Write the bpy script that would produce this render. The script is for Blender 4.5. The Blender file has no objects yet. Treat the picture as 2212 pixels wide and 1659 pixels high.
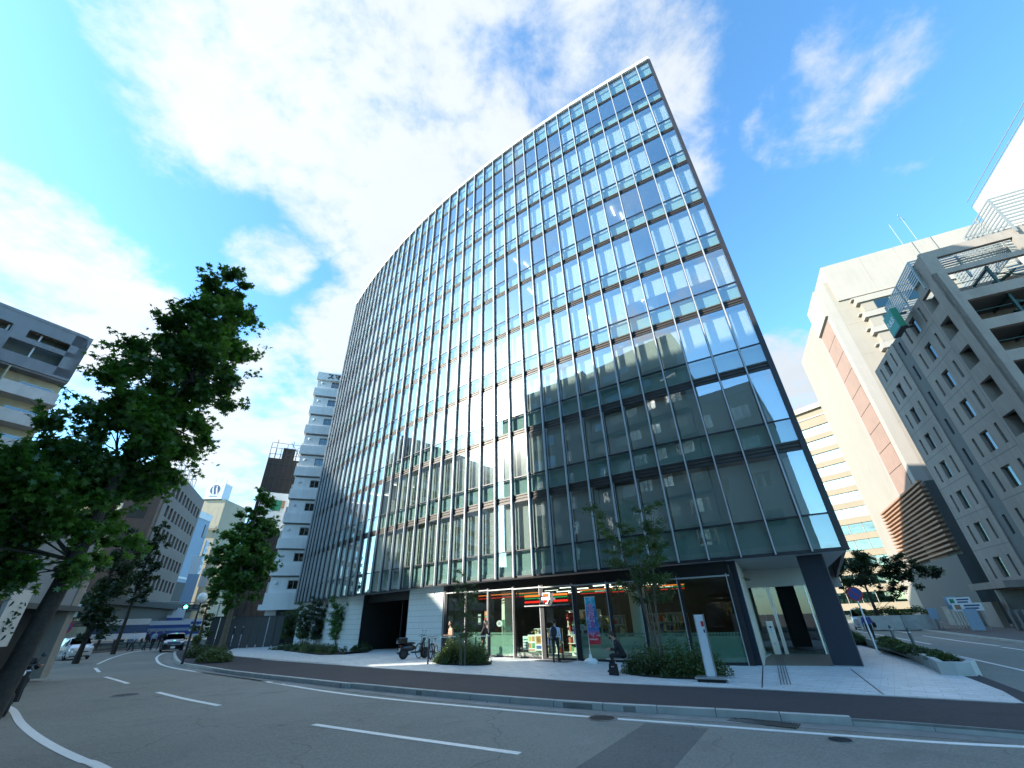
import bpy, bmesh, math, random
import numpy as np
from mathutils import Vector, Matrix
from mathutils.geometry import tessellate_polygon
rnd = random.Random(7)
R_ = math.radians
scene = bpy.context.scene
C = scene.collection

# ---------------------------------------------------------------- camera
FPX, ZX, ZY, EYE = 889.42, -48.27, -1549.24, 1.6      # measured on a 2212 x 1659 view of the photograph
_up = Vector((ZX, -ZY, FPX)).normalized()
_fw = Vector((0, 0, 1))
_Y = (_fw - _up * _up.dot(_fw)).normalized()
_X = _Y.cross(_up)
if _X[0] < 0:
    _X = -_X
CAM_R = Matrix(((_X[0], _X[1], _X[2]), (_Y[0], _Y[1], _Y[2]), (_up[0], _up[1], _up[2])))   # camera -> world (x right, y up, z forward)
cam = bpy.data.cameras.new('camera')
cam_o = bpy.data.objects.new('camera', cam)
C.objects.link(cam_o)
scene.camera = cam_o
M3 = Matrix(((CAM_R[0][0], CAM_R[0][1], -CAM_R[0][2]), (CAM_R[1][0], CAM_R[1][1], -CAM_R[1][2]), (CAM_R[2][0], CAM_R[2][1], -CAM_R[2][2])))
cam_o.matrix_world = Matrix.Translation((0, 0, EYE)) @ M3.to_4x4()
cam.sensor_width = 36
cam.lens = 36 * FPX / 2212
cam.clip_start = 0.05
cam.clip_end = 5000

# ---------------------------------------------------------------- light
SUN_EL, SUN_AZ = 25.4, -104.7
sun_dir = Vector((math.sin(R_(SUN_AZ)) * math.cos(R_(SUN_EL)), math.cos(R_(SUN_AZ)) * math.cos(R_(SUN_EL)), math.sin(R_(SUN_EL))))
sl = bpy.data.lights.new('sun', 'SUN')
sl.energy = 3.7
sl.angle = R_(0.53)
sl.color = (1.0, 0.93, 0.80)
so = bpy.data.objects.new('sun', sl)
so.rotation_euler = sun_dir.to_track_quat('Z', 'Y').to_euler()
C.objects.link(so)
scene.view_settings.view_transform = 'Standard'
scene.view_settings.look = 'None'
scene.view_settings.gamma = 1
scene.view_settings.use_curve_mapping = False
scene.view_settings.exposure = 1.85
scene.render.film_transparent = False
scene.cycles.blur_glossy = 1.0
scene.cycles.sample_clamp_indirect = 6
scene.cycles.use_denoising = True
scene.cycles.max_bounces = 9
scene.cycles.transparent_max_bounces = 16
scene.cycles.diffuse_bounces = 3
scene.cycles.glossy_bounces = 4


class NT:
    """tiny node helper"""
    def __init__(s, tree):
        s.t = tree
    def n(s, kind, **kw):
        nd = s.t.nodes.new(kind)
        for k, v in kw.items():
            setattr(nd, k, v)
        return nd
    def l(s, a, b):
        s.t.links.new(a, b)
    def math(s, op, a, b=None, c=None, clamp=False):
        nd = s.n('ShaderNodeMath', operation=op, use_clamp=clamp)
        for i, v in enumerate((a, b, c)):
            if v is None:
                continue
            if isinstance(v, (int, float)):
                nd.inputs[i].default_value = v
            else:
                s.l(v, nd.inputs[i])
        return nd.outputs[0]
    def mixc(s, f, a, b):
        nd = s.n('ShaderNodeMix', data_type='RGBA')
        for i, v in ((0, f), (6, a), (7, b)):
            if isinstance(v, (int, float)):
                nd.inputs[i].default_value = v
            elif isinstance(v, (tuple, list)):
                nd.inputs[i].default_value = (*v[:3], 1)
            else:
                s.l(v, nd.inputs[i])
        return nd.outputs[2]
    def noise(s, vec, scale, detail=4, rough=.55, dist=0.0):
        nd = s.n('ShaderNodeTexNoise')
        nd.inputs['Scale'].default_value = scale
        nd.inputs['Detail'].default_value = detail
        nd.inputs['Roughness'].default_value = rough
        nd.inputs['Distortion'].default_value = dist
        if vec is not None:
            s.l(vec, nd.inputs['Vector'])
        return nd.outputs['Fac']
    def ramp(s, f, a, b, smooth=True):
        nd = s.n('ShaderNodeMapRange')
        nd.interpolation_type = 'SMOOTHSTEP' if smooth else 'LINEAR'
        s.l(f, nd.inputs[0])
        nd.inputs[1].default_value = a
        nd.inputs[2].default_value = b
        return nd.outputs[0]


def px_dir(x, y):
    """world direction through a point of the 2212 x 1659 view"""
    return (CAM_R @ Vector((x - 1106, -(y - 829.5), FPX))).normalized()


world = bpy.data.worlds.new('World')
scene.world = world
world.use_nodes = True
W = NT(world.node_tree)
bg = world.node_tree.nodes['Background']
sk = W.n('ShaderNodeTexSky')
sk.sky_type = 'NISHITA'
sk.sun_disc = False
sk.sun_elevation = R_(SUN_EL)
sk.sun_rotation = R_(SUN_AZ)
sk.air_density = 1.0
sk.dust_density = 0.6
sk.ozone_density = 2.0
tint = W.n('ShaderNodeMix', data_type='RGBA', blend_type='MULTIPLY')
tint.inputs[0].default_value = 1
W.l(sk.outputs[0], tint.inputs[6])
tint.inputs[7].default_value = (0.74, 1.22, 1.42, 1)
tc = W.n('ShaderNodeTexCoord')
dirv = tc.outputs['Generated']
sep = W.n('ShaderNodeSeparateXYZ')
W.l(dirv, sep.inputs[0])
# cloud deck: the direction projected on a plane overhead, so that clouds shrink towards the horizon
den = W.math('ADD', W.math('MAXIMUM', sep.outputs[2], 0.0), 0.22)
inv = W.math('DIVIDE', 1.0, den)
vs = W.n('ShaderNodeVectorMath', operation='SCALE')
W.l(dirv, vs.inputs[0])
W.l(inv, vs.inputs['Scale'])
plane = vs.outputs[0]
n1 = W.noise(plane, 1.9, 9, .60, .25)
n2 = W.noise(plane, 6.5, 7, .62, .2)
blobs = [  # centre on the view, angular radius in degrees, weight
    (620, 90, 17, 1.0), (400, 30, 10, .8), (850, 60, 18, 1.0), (1120, 60, 17, 1.0), (1330, 100, 12, .95), (760, 330, 12, 1.0), (980, 280, 15, 1.0), (640, 230, 10, .9),
    (880, 480, 9, 1.0), (820, 600, 6, .85), (760, 720, 7, 1.0), (690, 690, 4, .7), (110, 640, 10, .9), (220, 700, 8, .85), (0, 620, 10, .8), (70, 760, 9, .7),
    (585, 555, 5.0, .75), (410, 345, 3.5, .55), (580, 850, 8, .95), (520, 960, 8, .9), (640, 800, 6, .9), (480, 1050, 6, .8), (600, 990, 6, .9),
    (690, 500, 3.5, .6), (700, 390, 5, .75), (1860, 140, 6.5, .66), (1760, 240, 6, .68), (1960, 60, 6, .58), (1930, 290, 5, .6), (2070, 190, 5, .55), (1690, 270, 4, .6), (2040, 100, 5, .5),
    (1700, 790, 6, .95), (1740, 850, 6, 1.0), (1680, 720, 3.5, .6), (1650, 850, 6, .9), (1900, 520, 4, .45), (1330, 330, 12, .55), (1500, 120, 8, .4),
]
acc = None
for (bx, by, br, wgt) in blobs:
    d = px_dir(bx, by)
    vd = W.n('ShaderNodeVectorMath', operation='DOT_PRODUCT')
    W.l(dirv, vd.inputs[0])
    vd.inputs[1].default_value = d
    mr = W.n('ShaderNodeMapRange')
    mr.interpolation_type = 'SMOOTHERSTEP'
    W.l(vd.outputs['Value'], mr.inputs[0])
    mr.inputs[1].default_value = math.cos(R_(br * 1.35))
    mr.inputs[2].default_value = math.cos(R_(br * .25))
    mr.inputs[4].default_value = wgt
    acc = mr.outputs[0] if acc is None else W.math('MAXIMUM', acc, mr.outputs[0])
# behind the camera the same broken cloud cover goes on
vb = W.n('ShaderNodeVectorMath', operation='DOT_PRODUCT')
W.l(dirv, vb.inputs[0])
vb.inputs[1].default_value = Vector((-.25, -.96, 0.1)).normalized()
back = W.math('MULTIPLY', W.ramp(vb.outputs['Value'], -0.1, 0.5), 0.36)
acc = W.math('MAXIMUM', acc, back)
nz = W.math('ADD', W.math('MULTIPLY', W.math('SUBTRACT', n1, .5), 2.1), W.math('MULTIPLY', W.math('SUBTRACT', n2, .5), 1.5))
cov = W.math('ADD', acc, nz)
cov = W.ramp(cov, .40, 1.0)
cov = W.math('MULTIPLY', cov, .96)
# clouds: brighter towards the sun, greyer in their thick middles
vsn = W.n('ShaderNodeVectorMath', operation='DOT_PRODUCT')
W.l(dirv, vsn.inputs[0])
vsn.inputs[1].default_value = sun_dir
glow = W.ramp(vsn.outputs['Value'], -.4, 1.0, False)
shade = W.n('ShaderNodeMapRange')
W.l(W.math('ADD', W.math('MULTIPLY', acc, .7), W.math('MULTIPLY', W.noise(plane, 3.1, 7, .6, .3), 1.3)), shade.inputs[0])
shade.inputs[1].default_value = .9
shade.inputs[2].default_value = 1.75
shade.inputs[3].default_value = 1.0
shade.inputs[4].default_value = .86
cb = W.math('MULTIPLY', shade.outputs[0], W.math('ADD', W.math('MULTIPLY', glow, .9), 2.55))
cc = W.n('ShaderNodeCombineColor')
W.l(W.math('MULTIPLY', cb, .93), cc.inputs[0])
W.l(W.math('MULTIPLY', cb, 1.0), cc.inputs[1])
W.l(W.math('MULTIPLY', cb, 1.06), cc.inputs[2])
skyc = W.mixc(cov, tint.outputs[2], cc.outputs[0])
W.l(skyc, bg.inputs[0])
bg.inputs[1].default_value = 0.10

# ---------------------------------------------------------------- ground height (the site falls about 20 cm to the right)
def gz(x):
    t = min(1, max(0, (x + 9) / 18))
    return -0.2 * t * t * (3 - 2 * t)


def gpt(x, y, dz=0.0):
    """ground point under a point of the 2212 x 1659 view"""
    w = px_dir(x, y)
    z = 0.0
    for _ in range(8):
        t = (z + dz - EYE) / w.z
        z = gz(w.x * t)
    return Vector((w.x * t, w.y * t, z + dz))


def gs(x, y, dz=0.0):
    return gpt(x * 2212 / 2360, y * 2212 / 2360, dz)


# ---------------------------------------------------------------- mesh builder
class MB:
    def __init__(s):
        s.v, s.f, s.m = [], [], []
        s.mi = 0
        s.M = Matrix.Identity(4)

    def mat(s, i):
        s.mi = i
        return s

    def add(s, vs, fs):
        b = len(s.v)
        M = s.M
        s.v.extend([tuple(M @ Vector(p)) for p in vs])
        for f in fs:
            s.f.append(tuple(b + i for i in f))
            s.m.append(s.mi)
        return s

    def box(s, x0, x1, y0, y1, z0, z1):
        if x0 > x1: x0, x1 = x1, x0
        if y0 > y1: y0, y1 = y1, y0
        if z0 > z1: z0, z1 = z1, z0
        return s.add([(x0, y0, z0), (x1, y0, z0), (x1, y1, z0), (x0, y1, z0), (x0, y0, z1), (x1, y0, z1), (x1, y1, z1), (x0, y1, z1)],
                     [(0, 3, 2, 1), (4, 5, 6, 7), (0, 1, 5, 4), (1, 2, 6, 5), (2, 3, 7, 6), (3, 0, 4, 7)])

    def prism(s, poly, z0, z1):
        n = len(poly)
        a = sum(poly[i][0] * poly[(i + 1) % n][1] - poly[(i + 1) % n][0] * poly[i][1] for i in range(n))
        if a < 0:
            poly = poly[::-1]
        z0f = z0 if callable(z0) else (lambda x, y: z0)
        z1f = z1 if callable(z1) else (lambda x, y: z1)
        vs = [(p[0], p[1], z0f(*p[:2])) for p in poly] + [(p[0], p[1], z1f(*p[:2])) for p in poly]
        tris = tessellate_polygon([[Vector((p[0], p[1], 0)) for p in poly]])
        fs = []
        for t in tris:
            t = list(t)
            ar = (poly[t[1]][0] - poly[t[0]][0]) * (poly[t[2]][1] - poly[t[0]][1]) - (poly[t[2]][0] - poly[t[0]][0]) * (poly[t[1]][1] - poly[t[0]][1])
            if ar < 0:
                t.reverse()
            fs.append(tuple(n + i for i in t))
            fs.append(tuple(reversed(t)))
        for i in range(n):
            j = (i + 1) % n
            fs.append((i, j, n + j, n + i))
        return s.add(vs, fs)

    def tube(s, path, r, seg=8, cap=True):
        path = [Vector(p) for p in path]
        rr = r if isinstance(r, (list, tuple)) else [r] * len(path)
        vs, fs = [], []
        ref = None
        for i, p in enumerate(path):
            d = (path[min(i + 1, len(path) - 1)] - path[max(i - 1, 0)])
            d = d.normalized() if d.length > 1e-9 else Vector((0, 0, 1))
            if ref is None:
                ref = d.orthogonal().normalized()
            a = (ref - d * ref.dot(d))
            a = a.normalized() if a.length > 1e-6 else d.orthogonal().normalized()
            ref = a
            b = d.cross(a)
            for k in range(seg):
                t = 2 * math.pi * k / seg
                vs.append(p + (a * math.cos(t) + b * math.sin(t)) * rr[i])
        for i in range(len(path) - 1):
            for k in range(seg):
                k2 = (k + 1) % seg
                fs.append((i * seg + k, i * seg + k2, (i + 1) * seg + k2, (i + 1) * seg + k))
        if cap:
            fs.append(tuple(reversed(range(seg))))
            e = (len(path) - 1) * seg
            fs.append(tuple(e + k for k in range(seg)))
        return s.add(vs, fs)

    def bar(s, a, b, w, h=None):
        """rectangular bar from a to b"""
        a, b = Vector(a), Vector(b)
        h = h or w
        d = (b - a).normalized()
        u = Vector((0, 0, 1)).cross(d)
        u = u.normalized() if u.length > 1e-4 else Vector((1, 0, 0))
        v = d.cross(u)
        vs = []
        for p in (a, b):
            for (i, j) in ((-1, -1), (1, -1), (1, 1), (-1, 1)):
                vs.append(p + u * (i * w / 2) + v * (j * h / 2))
        return s.add(vs, [(3, 2, 1, 0), (4, 5, 6, 7), (0, 1, 5, 4), (1, 2, 6, 5), (2, 3, 7, 6), (3, 0, 4, 7)])

    def lathe(s, prof, seg=16, cx=0, cy=0):
        vs, fs = [], []
        for (r, z) in prof:
            for k in range(seg):
                t = 2 * math.pi * k / seg
                vs.append((cx + r * math.cos(t), cy + r * math.sin(t), z))
        n = len(prof)
        for i in range(n - 1):
            for k in range(seg):
                k2 = (k + 1) % seg
                fs.append((i * seg + k, i * seg + k2, (i + 1) * seg + k2, (i + 1) * seg + k))
        fs.append(tuple(reversed(range(seg))))
        fs.append(tuple((n - 1) * seg + k for k in range(seg)))
        return s.add(vs, fs)

    def sphere(s, c, r, seg=12, rings=8, sx=1, sy=1, sz=1):
        vs, fs = [], []
        for i in range(rings + 1):
            ph = math.pi * i / rings
            for k in range(seg):
                t = 2 * math.pi * k / seg
                vs.append((c[0] + r * sx * math.sin(ph) * math.cos(t), c[1] + r * sy * math.sin(ph) * math.sin(t), c[2] - r * sz * math.cos(ph)))
        for i in range(rings):
            for k in range(seg):
                k2 = (k + 1) % seg
                fs.append((i * seg + k, i * seg + k2, (i + 1) * seg + k2, (i + 1) * seg + k))
        return s.add(vs, fs)

    def mesh(s, name, mats, smooth=False, bevel=0):
        me = bpy.data.meshes.new(name)
        me.from_pydata([tuple(v) for v in s.v], [], s.f)
        for m in (mats if isinstance(mats, (list, tuple)) else [mats]):
            me.materials.append(m)
        if any(s.m):
            me.polygons.foreach_set('material_index', s.m)
        if bevel:
            bm = bmesh.new()
            bm.from_mesh(me)
            bmesh.ops.remove_doubles(bm, verts=bm.verts, dist=1e-5)
            ed = [e for e in bm.edges if len(e.link_faces) == 2 and e.calc_face_angle(0) > .5]
            bmesh.ops.bevel(bm, geom=ed, offset=bevel, segments=2, affect='EDGES', profile=.5)
            bm.to_mesh(me)
            bm.free()
        if smooth:
            me.polygons.foreach_set('use_smooth', [True] * len(me.polygons))
            try:
                me.set_sharp_from_angle(angle=R_(40))
            except Exception:
                pass
        me.update()
        return me

    def build(s, name, mats, parent=None, smooth=False, bevel=0, **props):
        return link(name, s.mesh(name, mats, smooth, bevel), parent, **props)


def link(name, me, parent=None, loc=None, rotz=None, **props):
    o = bpy.data.objects.new(name, me)
    C.objects.link(o)
    if parent:
        o.parent = parent
    if loc is not None:
        o.location = loc
    if rotz is not None:
        o.rotation_euler = (0, 0, rotz)
    for k, v in props.items():
        o[k] = v
    return o


def thing(name, label, cat, loc=(0, 0, 0), rotz=0.0, group=None):
    o = bpy.data.objects.new(name, None)
    o.empty_display_size = .3
    C.objects.link(o)
    o.location = loc
    o.rotation_euler = (0, 0, rotz)
    o['label'] = label
    o['category'] = cat
    if group:
        o['group'] = group
    return o


def tag(o, label, cat, group=None):
    o['label'] = label
    o['category'] = cat
    if group:
        o['group'] = group
    return o


def kids(o):
    return [c for c in C.objects if c.parent is o]


def dup(root, loc, rotz=None, label=None, group=None, scale=None):
    def cp(o, parent):
        c = o.copy()
        C.objects.link(c)
        c.parent = parent
        for ch in list(o.children):
            cp(ch, c)
        return c
    r = cp(root, None)
    r.location = loc
    if rotz is not None:
        r.rotation_euler = (0, 0, rotz)
    if label:
        r['label'] = label
    if group:
        r['group'] = group
    if scale:
        r.scale = (scale,) * 3
    return r


def text_mesh(body, size, mat, name, depth=.01, parent=None, M=None, vertical=False, bold=0.0, **props):
    """flat lettering turned into a thin mesh; M places it (text lies in local x-y, faces +z)"""
    cu = bpy.data.curves.new('t', 'FONT')
    cu.body = body
    cu.size = size
    cu.extrude = depth
    cu.offset = bold
    cu.align_x = 'CENTER'
    cu.align_y = 'CENTER'
    cu.resolution_u = 3
    cu.space_line = .92
    o = bpy.data.objects.new('t', cu)
    C.objects.link(o)
    dg = bpy.context.evaluated_depsgraph_get()
    me = bpy.data.meshes.new_from_object(o.evaluated_get(dg))
    bpy.data.objects.remove(o)
    me.materials.clear()
    me.materials.append(mat)
    if M is not None:
        me.transform(M)
    return link(name, me, parent, **props)


def face_mat(origin, right, up):
    """matrix that lays x-y text on a wall: right = reading direction, up = up"""
    r, u = Vector(right).normalized(), Vector(up).normalized()
    n = r.cross(u)
    m = Matrix((r, u, n)).transposed().to_4x4()
    m.translation = Vector(origin)
    return m


# ---------------------------------------------------------------- materials
MATS = {}


def pmat(name, col, rough=.6, metal=0.0, var=.12, vscale=3.0, bump=0.0, bscale=40.0, spec=.5, col2=None, coat=0, grime=0.0, coords='Object', emit=None, estr=0):
    """principled material with noise in colour, roughness and relief"""
    m = bpy.data.materials.new(name)
    m.use_nodes = True
    N = NT(m.node_tree)
    b = m.node_tree.nodes['Principled BSDF']
    t = N.n('ShaderNodeTexCoord')
    if coords == 'World':
        g = N.n('ShaderNodeNewGeometry')
        vec = g.outputs['Position']
    else:
        vec = t.outputs['Object']
    n = N.noise(vec, vscale, 5, .6)
    c2 = col2 or tuple(min(1, c * (1 + var)) for c in col)
    c1 = tuple(c * (1 - var) for c in col)
    f = N.ramp(n, .25, .75, False)
    out = N.mixc(f, c1, c2)
    if grime:
        mpg = N.n('ShaderNodeMapping')
        mpg.inputs['Scale'].default_value = (1.6, 1.6, .16)
        N.l(vec, mpg.inputs['Vector'])
        gn = N.math('ADD', N.math('MULTIPLY', N.noise(vec, vscale * .23, 6, .65), .5), N.math('MULTIPLY', N.noise(mpg.outputs[0], 1.1, 6, .7), .5))
        out = N.mixc(N.math('MULTIPLY', N.ramp(gn, .44, .62), grime), out, tuple(c * .45 for c in col))
    N.l(out, b.inputs['Base Color'])
    N.l(N.math('ADD', N.math('MULTIPLY', N.math('SUBTRACT', n, .5), .18), rough, clamp=True), b.inputs['Roughness'])
    b.inputs['Metallic'].default_value = metal
    b.inputs['Specular IOR Level'].default_value = spec
    if coat:
        b.inputs['Coat Weight'].default_value = coat
        b.inputs['Coat Roughness'].default_value = .05
    if bump:
        bn = N.noise(vec, bscale, 4, .6)
        bp = N.n('ShaderNodeBump')
        bp.inputs['Strength'].default_value = bump
        bp.inputs['Distance'].default_value = .02
        N.l(bn, bp.inputs['Height'])
        N.l(bp.outputs[0], b.inputs['Normal'])
    if emit:
        b.inputs['Emission Color'].default_value = (*emit, 1)
        b.inputs['Emission Strength'].default_value = estr
    m['b'] = 1
    return m


def emat(name, col, strength):
    m = bpy.data.materials.new(name)
    m.use_nodes = True
    N = NT(m.node_tree)
    m.node_tree.nodes.remove(m.node_tree.nodes['Principled BSDF'])
    e = N.n('ShaderNodeEmission')
    e.inputs[0].default_value = (*col, 1)
    e.inputs[1].default_value = strength
    N.l(e.outputs[0], m.node_tree.nodes['Material Output'].inputs[0])
    return m


def glass(name, tint, r0=.12, rough=0.0, gcol=(1, 1, 1), wob=0.0, opacity=0.0, ocol=(.5, .5, .5), power=4.0, haze=0.0):
    """coated pane: mirror layer that grows at grazing angles over tinted clear glass"""
    m = bpy.data.materials.new(name)
    m.use_nodes = True
    N = NT(m.node_tree)
    m.node_tree.nodes.remove(m.node_tree.nodes['Principled BSDF'])
    lw = N.n('ShaderNodeLayerWeight')
    lw.inputs[0].default_value = .5
    f5 = N.math('POWER', lw.outputs['Facing'], power)
    fac = N.math('ADD', N.math('MULTIPLY', f5, 1 - r0), r0, clamp=True)
    gq = N.n('ShaderNodeNewGeometry')
    fac = N.math('MULTIPLY', fac, N.math('SUBTRACT', 1.0, gq.outputs['Backfacing']))
    tr = N.n('ShaderNodeBsdfTransparent')
    tr.inputs[0].default_value = (*tint, 1)
    base = tr.outputs[0]
    if opacity:
        df = N.n('ShaderNodeBsdfDiffuse')
        df.inputs[0].default_value = (*ocol, 1)
        tl = N.n('ShaderNodeBsdfTranslucent')
        tl.inputs[0].default_value = (*ocol, 1)
        ad = N.n('ShaderNodeMixShader')
        ad.inputs[0].default_value = .5
        N.l(df.outputs[0], ad.inputs[1])
        N.l(tl.outputs[0], ad.inputs[2])
        mx = N.n('ShaderNodeMixShader')
        mx.inputs[0].default_value = opacity
        N.l(tr.outputs[0], mx.inputs[1])
        N.l(ad.outputs[0], mx.inputs[2])
        base = mx.outputs[0]
    gl = N.n('ShaderNodeBsdfGlossy')
    gl.inputs['Color'].default_value = (*gcol, 1)
    gl.inputs['Roughness'].default_value = rough
    if wob:
        t = N.n('ShaderNodeTexCoord')
        bn = N.noise(t.outputs['Object'], 1.1, 2, .5)
        bp = N.n('ShaderNodeBump')
        bp.inputs['Strength'].default_value = wob
        bp.inputs['Distance'].default_value = .05
        N.l(bn, bp.inputs['Height'])
        N.l(bp.outputs[0], gl.inputs['Normal'])
    glo = gl.outputs[0]
    if haze:
        g2 = N.n('ShaderNodeBsdfGlossy')
        g2.inputs['Color'].default_value = (*gcol, 1)
        g2.inputs['Roughness'].default_value = .13
        mh = N.n('ShaderNodeMixShader')
        mh.inputs[0].default_value = haze
        N.l(gl.outputs[0], mh.inputs[1])
        N.l(g2.outputs[0], mh.inputs[2])
        glo = mh.outputs[0]
    mx = N.n('ShaderNodeMixShader')
    N.l(fac, mx.inputs[0])
    N.l(base, mx.inputs[1])
    N.l(glo, mx.inputs[2])
    N.l(mx.outputs[0], m.node_tree.nodes['Material Output'].inputs[0])
    return m


M_ = {}
M_['glass'] = glass('coated_glass', (.87, .92, .905), r0=.37, gcol=(.93, .97, 1.0), wob=.010, power=3.0, haze=.10)
M_['glass_sp'] = glass('spandrel_glass', (.80, .88, .865), r0=.26, gcol=(.9, .96, 1), wob=.012, power=3.4)
M_['glass_shop'] = glass('shop_glass', (.80, .88, .84), r0=.10, power=4.2)
M_['glass_dark'] = glass('dark_glass', (.18, .22, .22), r0=.10)
M_['frost'] = glass('frosted_film', (.55, .75, .66), r0=.06, rough=.15, opacity=.72, ocol=(.50, .66, .58))
M_['alu'] = pmat('silver_aluminium', (.40, .41, .42), .4, .3, .04)
M_['alu_dk'] = pmat('dark_bronze_aluminium', (.030, .030, .034), .42, .45, .08)
M_['alu_band'] = pmat('bronze_louvre', (.040, .035, .032), .5, .3, .08)
M_['coping'] = pmat('white_coping', (.74, .74, .73), .45, 0, .03)
M_['blind'] = pmat('roller_blind', (.50, .525, .50), .85, 0, .03, 9)
M_['sp_back'] = pmat('spandrel_back', (.33, .41, .39), .8, 0, .04)
M_['core'] = pmat('office_core', (.16, .17, .17), .8)
M_['ceil'] = pmat('office_ceiling', (.45, .46, .45), .8)
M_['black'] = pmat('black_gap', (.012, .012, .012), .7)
M_['white'] = pmat('white_paint', (.78, .78, .76), .4, 0, .03)
M_['conc'] = pmat('concrete', (.33, .33, .31), .85, 0, .15, 2, .25, 30, grime=.3)
M_['steel_dk'] = pmat('dark_painted_steel', (.035, .038, .045), .35, .3, .1)
M_['lamp'] = emat('ceiling_light_tube', (1, .98, .92), 1.5)
# ================================================================= OFFICE BUILDING (the curved glass block)
FP = [(-22.63, 46.95), (-21.86, 45.95), (-21.09, 44.96), (-20.3, 43.98), (-19.5, 43.0), (-18.69, 42.04), (-17.87, 41.08), (-17.03, 40.14), (-16.19, 39.2), (-15.33, 38.27), (-14.46, 37.35), (-13.58, 36.44), (-12.7, 35.54), (-11.8, 34.66), (-10.88, 33.78), (-9.96, 32.92), (-9.03, 32.07), (-8.08, 31.23), (-7.13, 30.4), (-6.16, 29.58), (-5.19, 28.78), (-4.2, 27.98), (-3.21, 27.2), (-2.2, 26.43), (-1.19, 25.67), (-0.16, 24.93), (0.87, 24.19), (1.91, 23.47), (2.96, 22.76), (4.02, 22.06), (5.08, 21.38), (6.15, 20.71), (7.24, 20.06), (8.33, 19.43), (9.43, 18.8), (10.54, 18.19), (11.65, 17.58)]
_d = Vector((FP[-1][0] - FP[-2][0], FP[-1][1] - FP[-2][1]))
FP.append((FP[-1][0] + _d[0] * .88, FP[-1][1] + _d[1] * .88))
_d = Vector((FP[0][0] - FP[1][0], FP[0][1] - FP[1][1]))
FP.insert(0, (FP[0][0] + _d[0] * .35, FP[0][1] + _d[1] * .35))
FP = [Vector(p) for p in FP]          # index 0 = left corner, 1..37 = mullions, 38 = right corner
NB = len(FP)


def FS(s, off=0.0):
    """point on the facade line, s in bays (1 = first mullion), off = metres inwards"""
    s = max(0, min(NB - 1.0001, s))
    i = int(s)
    a, b = FP[i], FP[i + 1]
    p = a.lerp(b, s - i)
    # smooth normal
    def nn(k):
        k = max(0, min(NB - 2, k))
        d = (FP[k + 1] - FP[k]).normalized()
        return Vector((-d.y, d.x))
    t = s - i
    n = (nn(i).lerp(nn(i + 1 if t > .5 else i - 1), abs(t - .5))).normalized()
    if n.y < 0:
        n = -n
    return p + n * off


def s_at(az_vec, off=0.0):
    """facade parameter where the sight line in plan direction az_vec meets the line set back by off"""
    best, bs = 1e9, 0
    k = 0
    for k in range(0, (NB - 1) * 20 + 1):
        s = k / 20
        p = FS(s, off)
        c = abs(p.x * az_vec[1] - p.y * az_vec[0]) / math.hypot(*p)
        if c < best:
            best, bs = c, s
    return bs


BO = FS(19)
bld = thing('office_building', 'ten storey office block with a curved glass curtain wall and thin silver fins', 'building', (BO.x, BO.y, 0))


def L(p, z=None):
    """world -> building local"""
    return (p[0] - BO.x, p[1] - BO.y) if z is None else (p[0] - BO.x, p[1] - BO.y, z)


Z0 = 3.61
bandz = [7.71 + 4.15 * k for k in range(8)] + [40.62]
ZT = 43.42
vis_rows = [(5.03, 7.69)] + [(bandz[k] + 1.50, bandz[k + 1] - .02) for k in range(8)]
sp_rows = [(3.72, 4.97)] + [(b + .44, b + 1.44) for b in bandz[:8]] + [(41.05, 43.02)]


def strip(name, off0, off1, z0, z1, mats, s0=0, s1=NB - 1, parent=None, mb=None, step=1, **kw):
    """a curved solid strip that follows the facade between two offsets"""
    ss = [s0] + [k for k in range(int(math.floor(s0)) + 1, int(math.ceil(s1))) if (k - 0) % step == 0] + [s1]
    a = [FS(s, off0) for s in ss]
    b = [FS(s, off1) for s in ss]
    m = mb or MB()
    vs, fs = [], []
    for p, q in zip(a, b):
        z0a = z0(p.x) if callable(z0) else z0
        vs += [L(p, z0a), L(q, z0a), L(q, z1), L(p, z1)]
    n = len(ss)
    for i in range(n - 1):
        o = i * 4
        for k in range(4):
            k2 = (k + 1) % 4
            fs.append((o + k, o + 4 + k, o + 4 + k2, o + k2))
    fs.append((0, 1, 2, 3))
    e = (n - 1) * 4
    fs.append((e + 3, e + 2, e + 1, e))
    m.add(vs, fs)
    if mb is None:
        return m.build(name, mats, parent or bld, **kw)


# bands of horizontal bronze louvres
for b in bandz:
    m = MB()
    for k in range(5):
        strip('', .02 if k % 2 == 0 else .06, .10, b + .02 + k * .08, b + .02 + (k + 1) * .08, None, mb=m)
    m.build('spandrel_band', M_['alu_band'], bld)
    strip('transom', -.03, .09, b - .025, b + .018, M_['alu_dk'])
    if b < 40:
        strip('transom', -.03, .10, b + 1.44, b + 1.50, M_['alu_dk'])
strip('transom', -.03, .10, 4.97, 5.03, M_['alu_dk'])
strip('bottom_fascia', -.03, .16, 3.60, 3.71, M_['alu_dk'])
strip('parapet_coping', -.16, .5, 43.12, 43.46, M_['coping'])
strip('parapet_shadow_gap', .03, .3, 43.02, 43.12, M_['alu_dk'])
strip('spandrel_backing', .22, .26, 3.72, 4.97, M_['sp_back'])
for z0, z1 in sp_rows[1:]:
    strip('spandrel_backing', .22, .26, z0, z1, M_['sp_back'])

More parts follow.
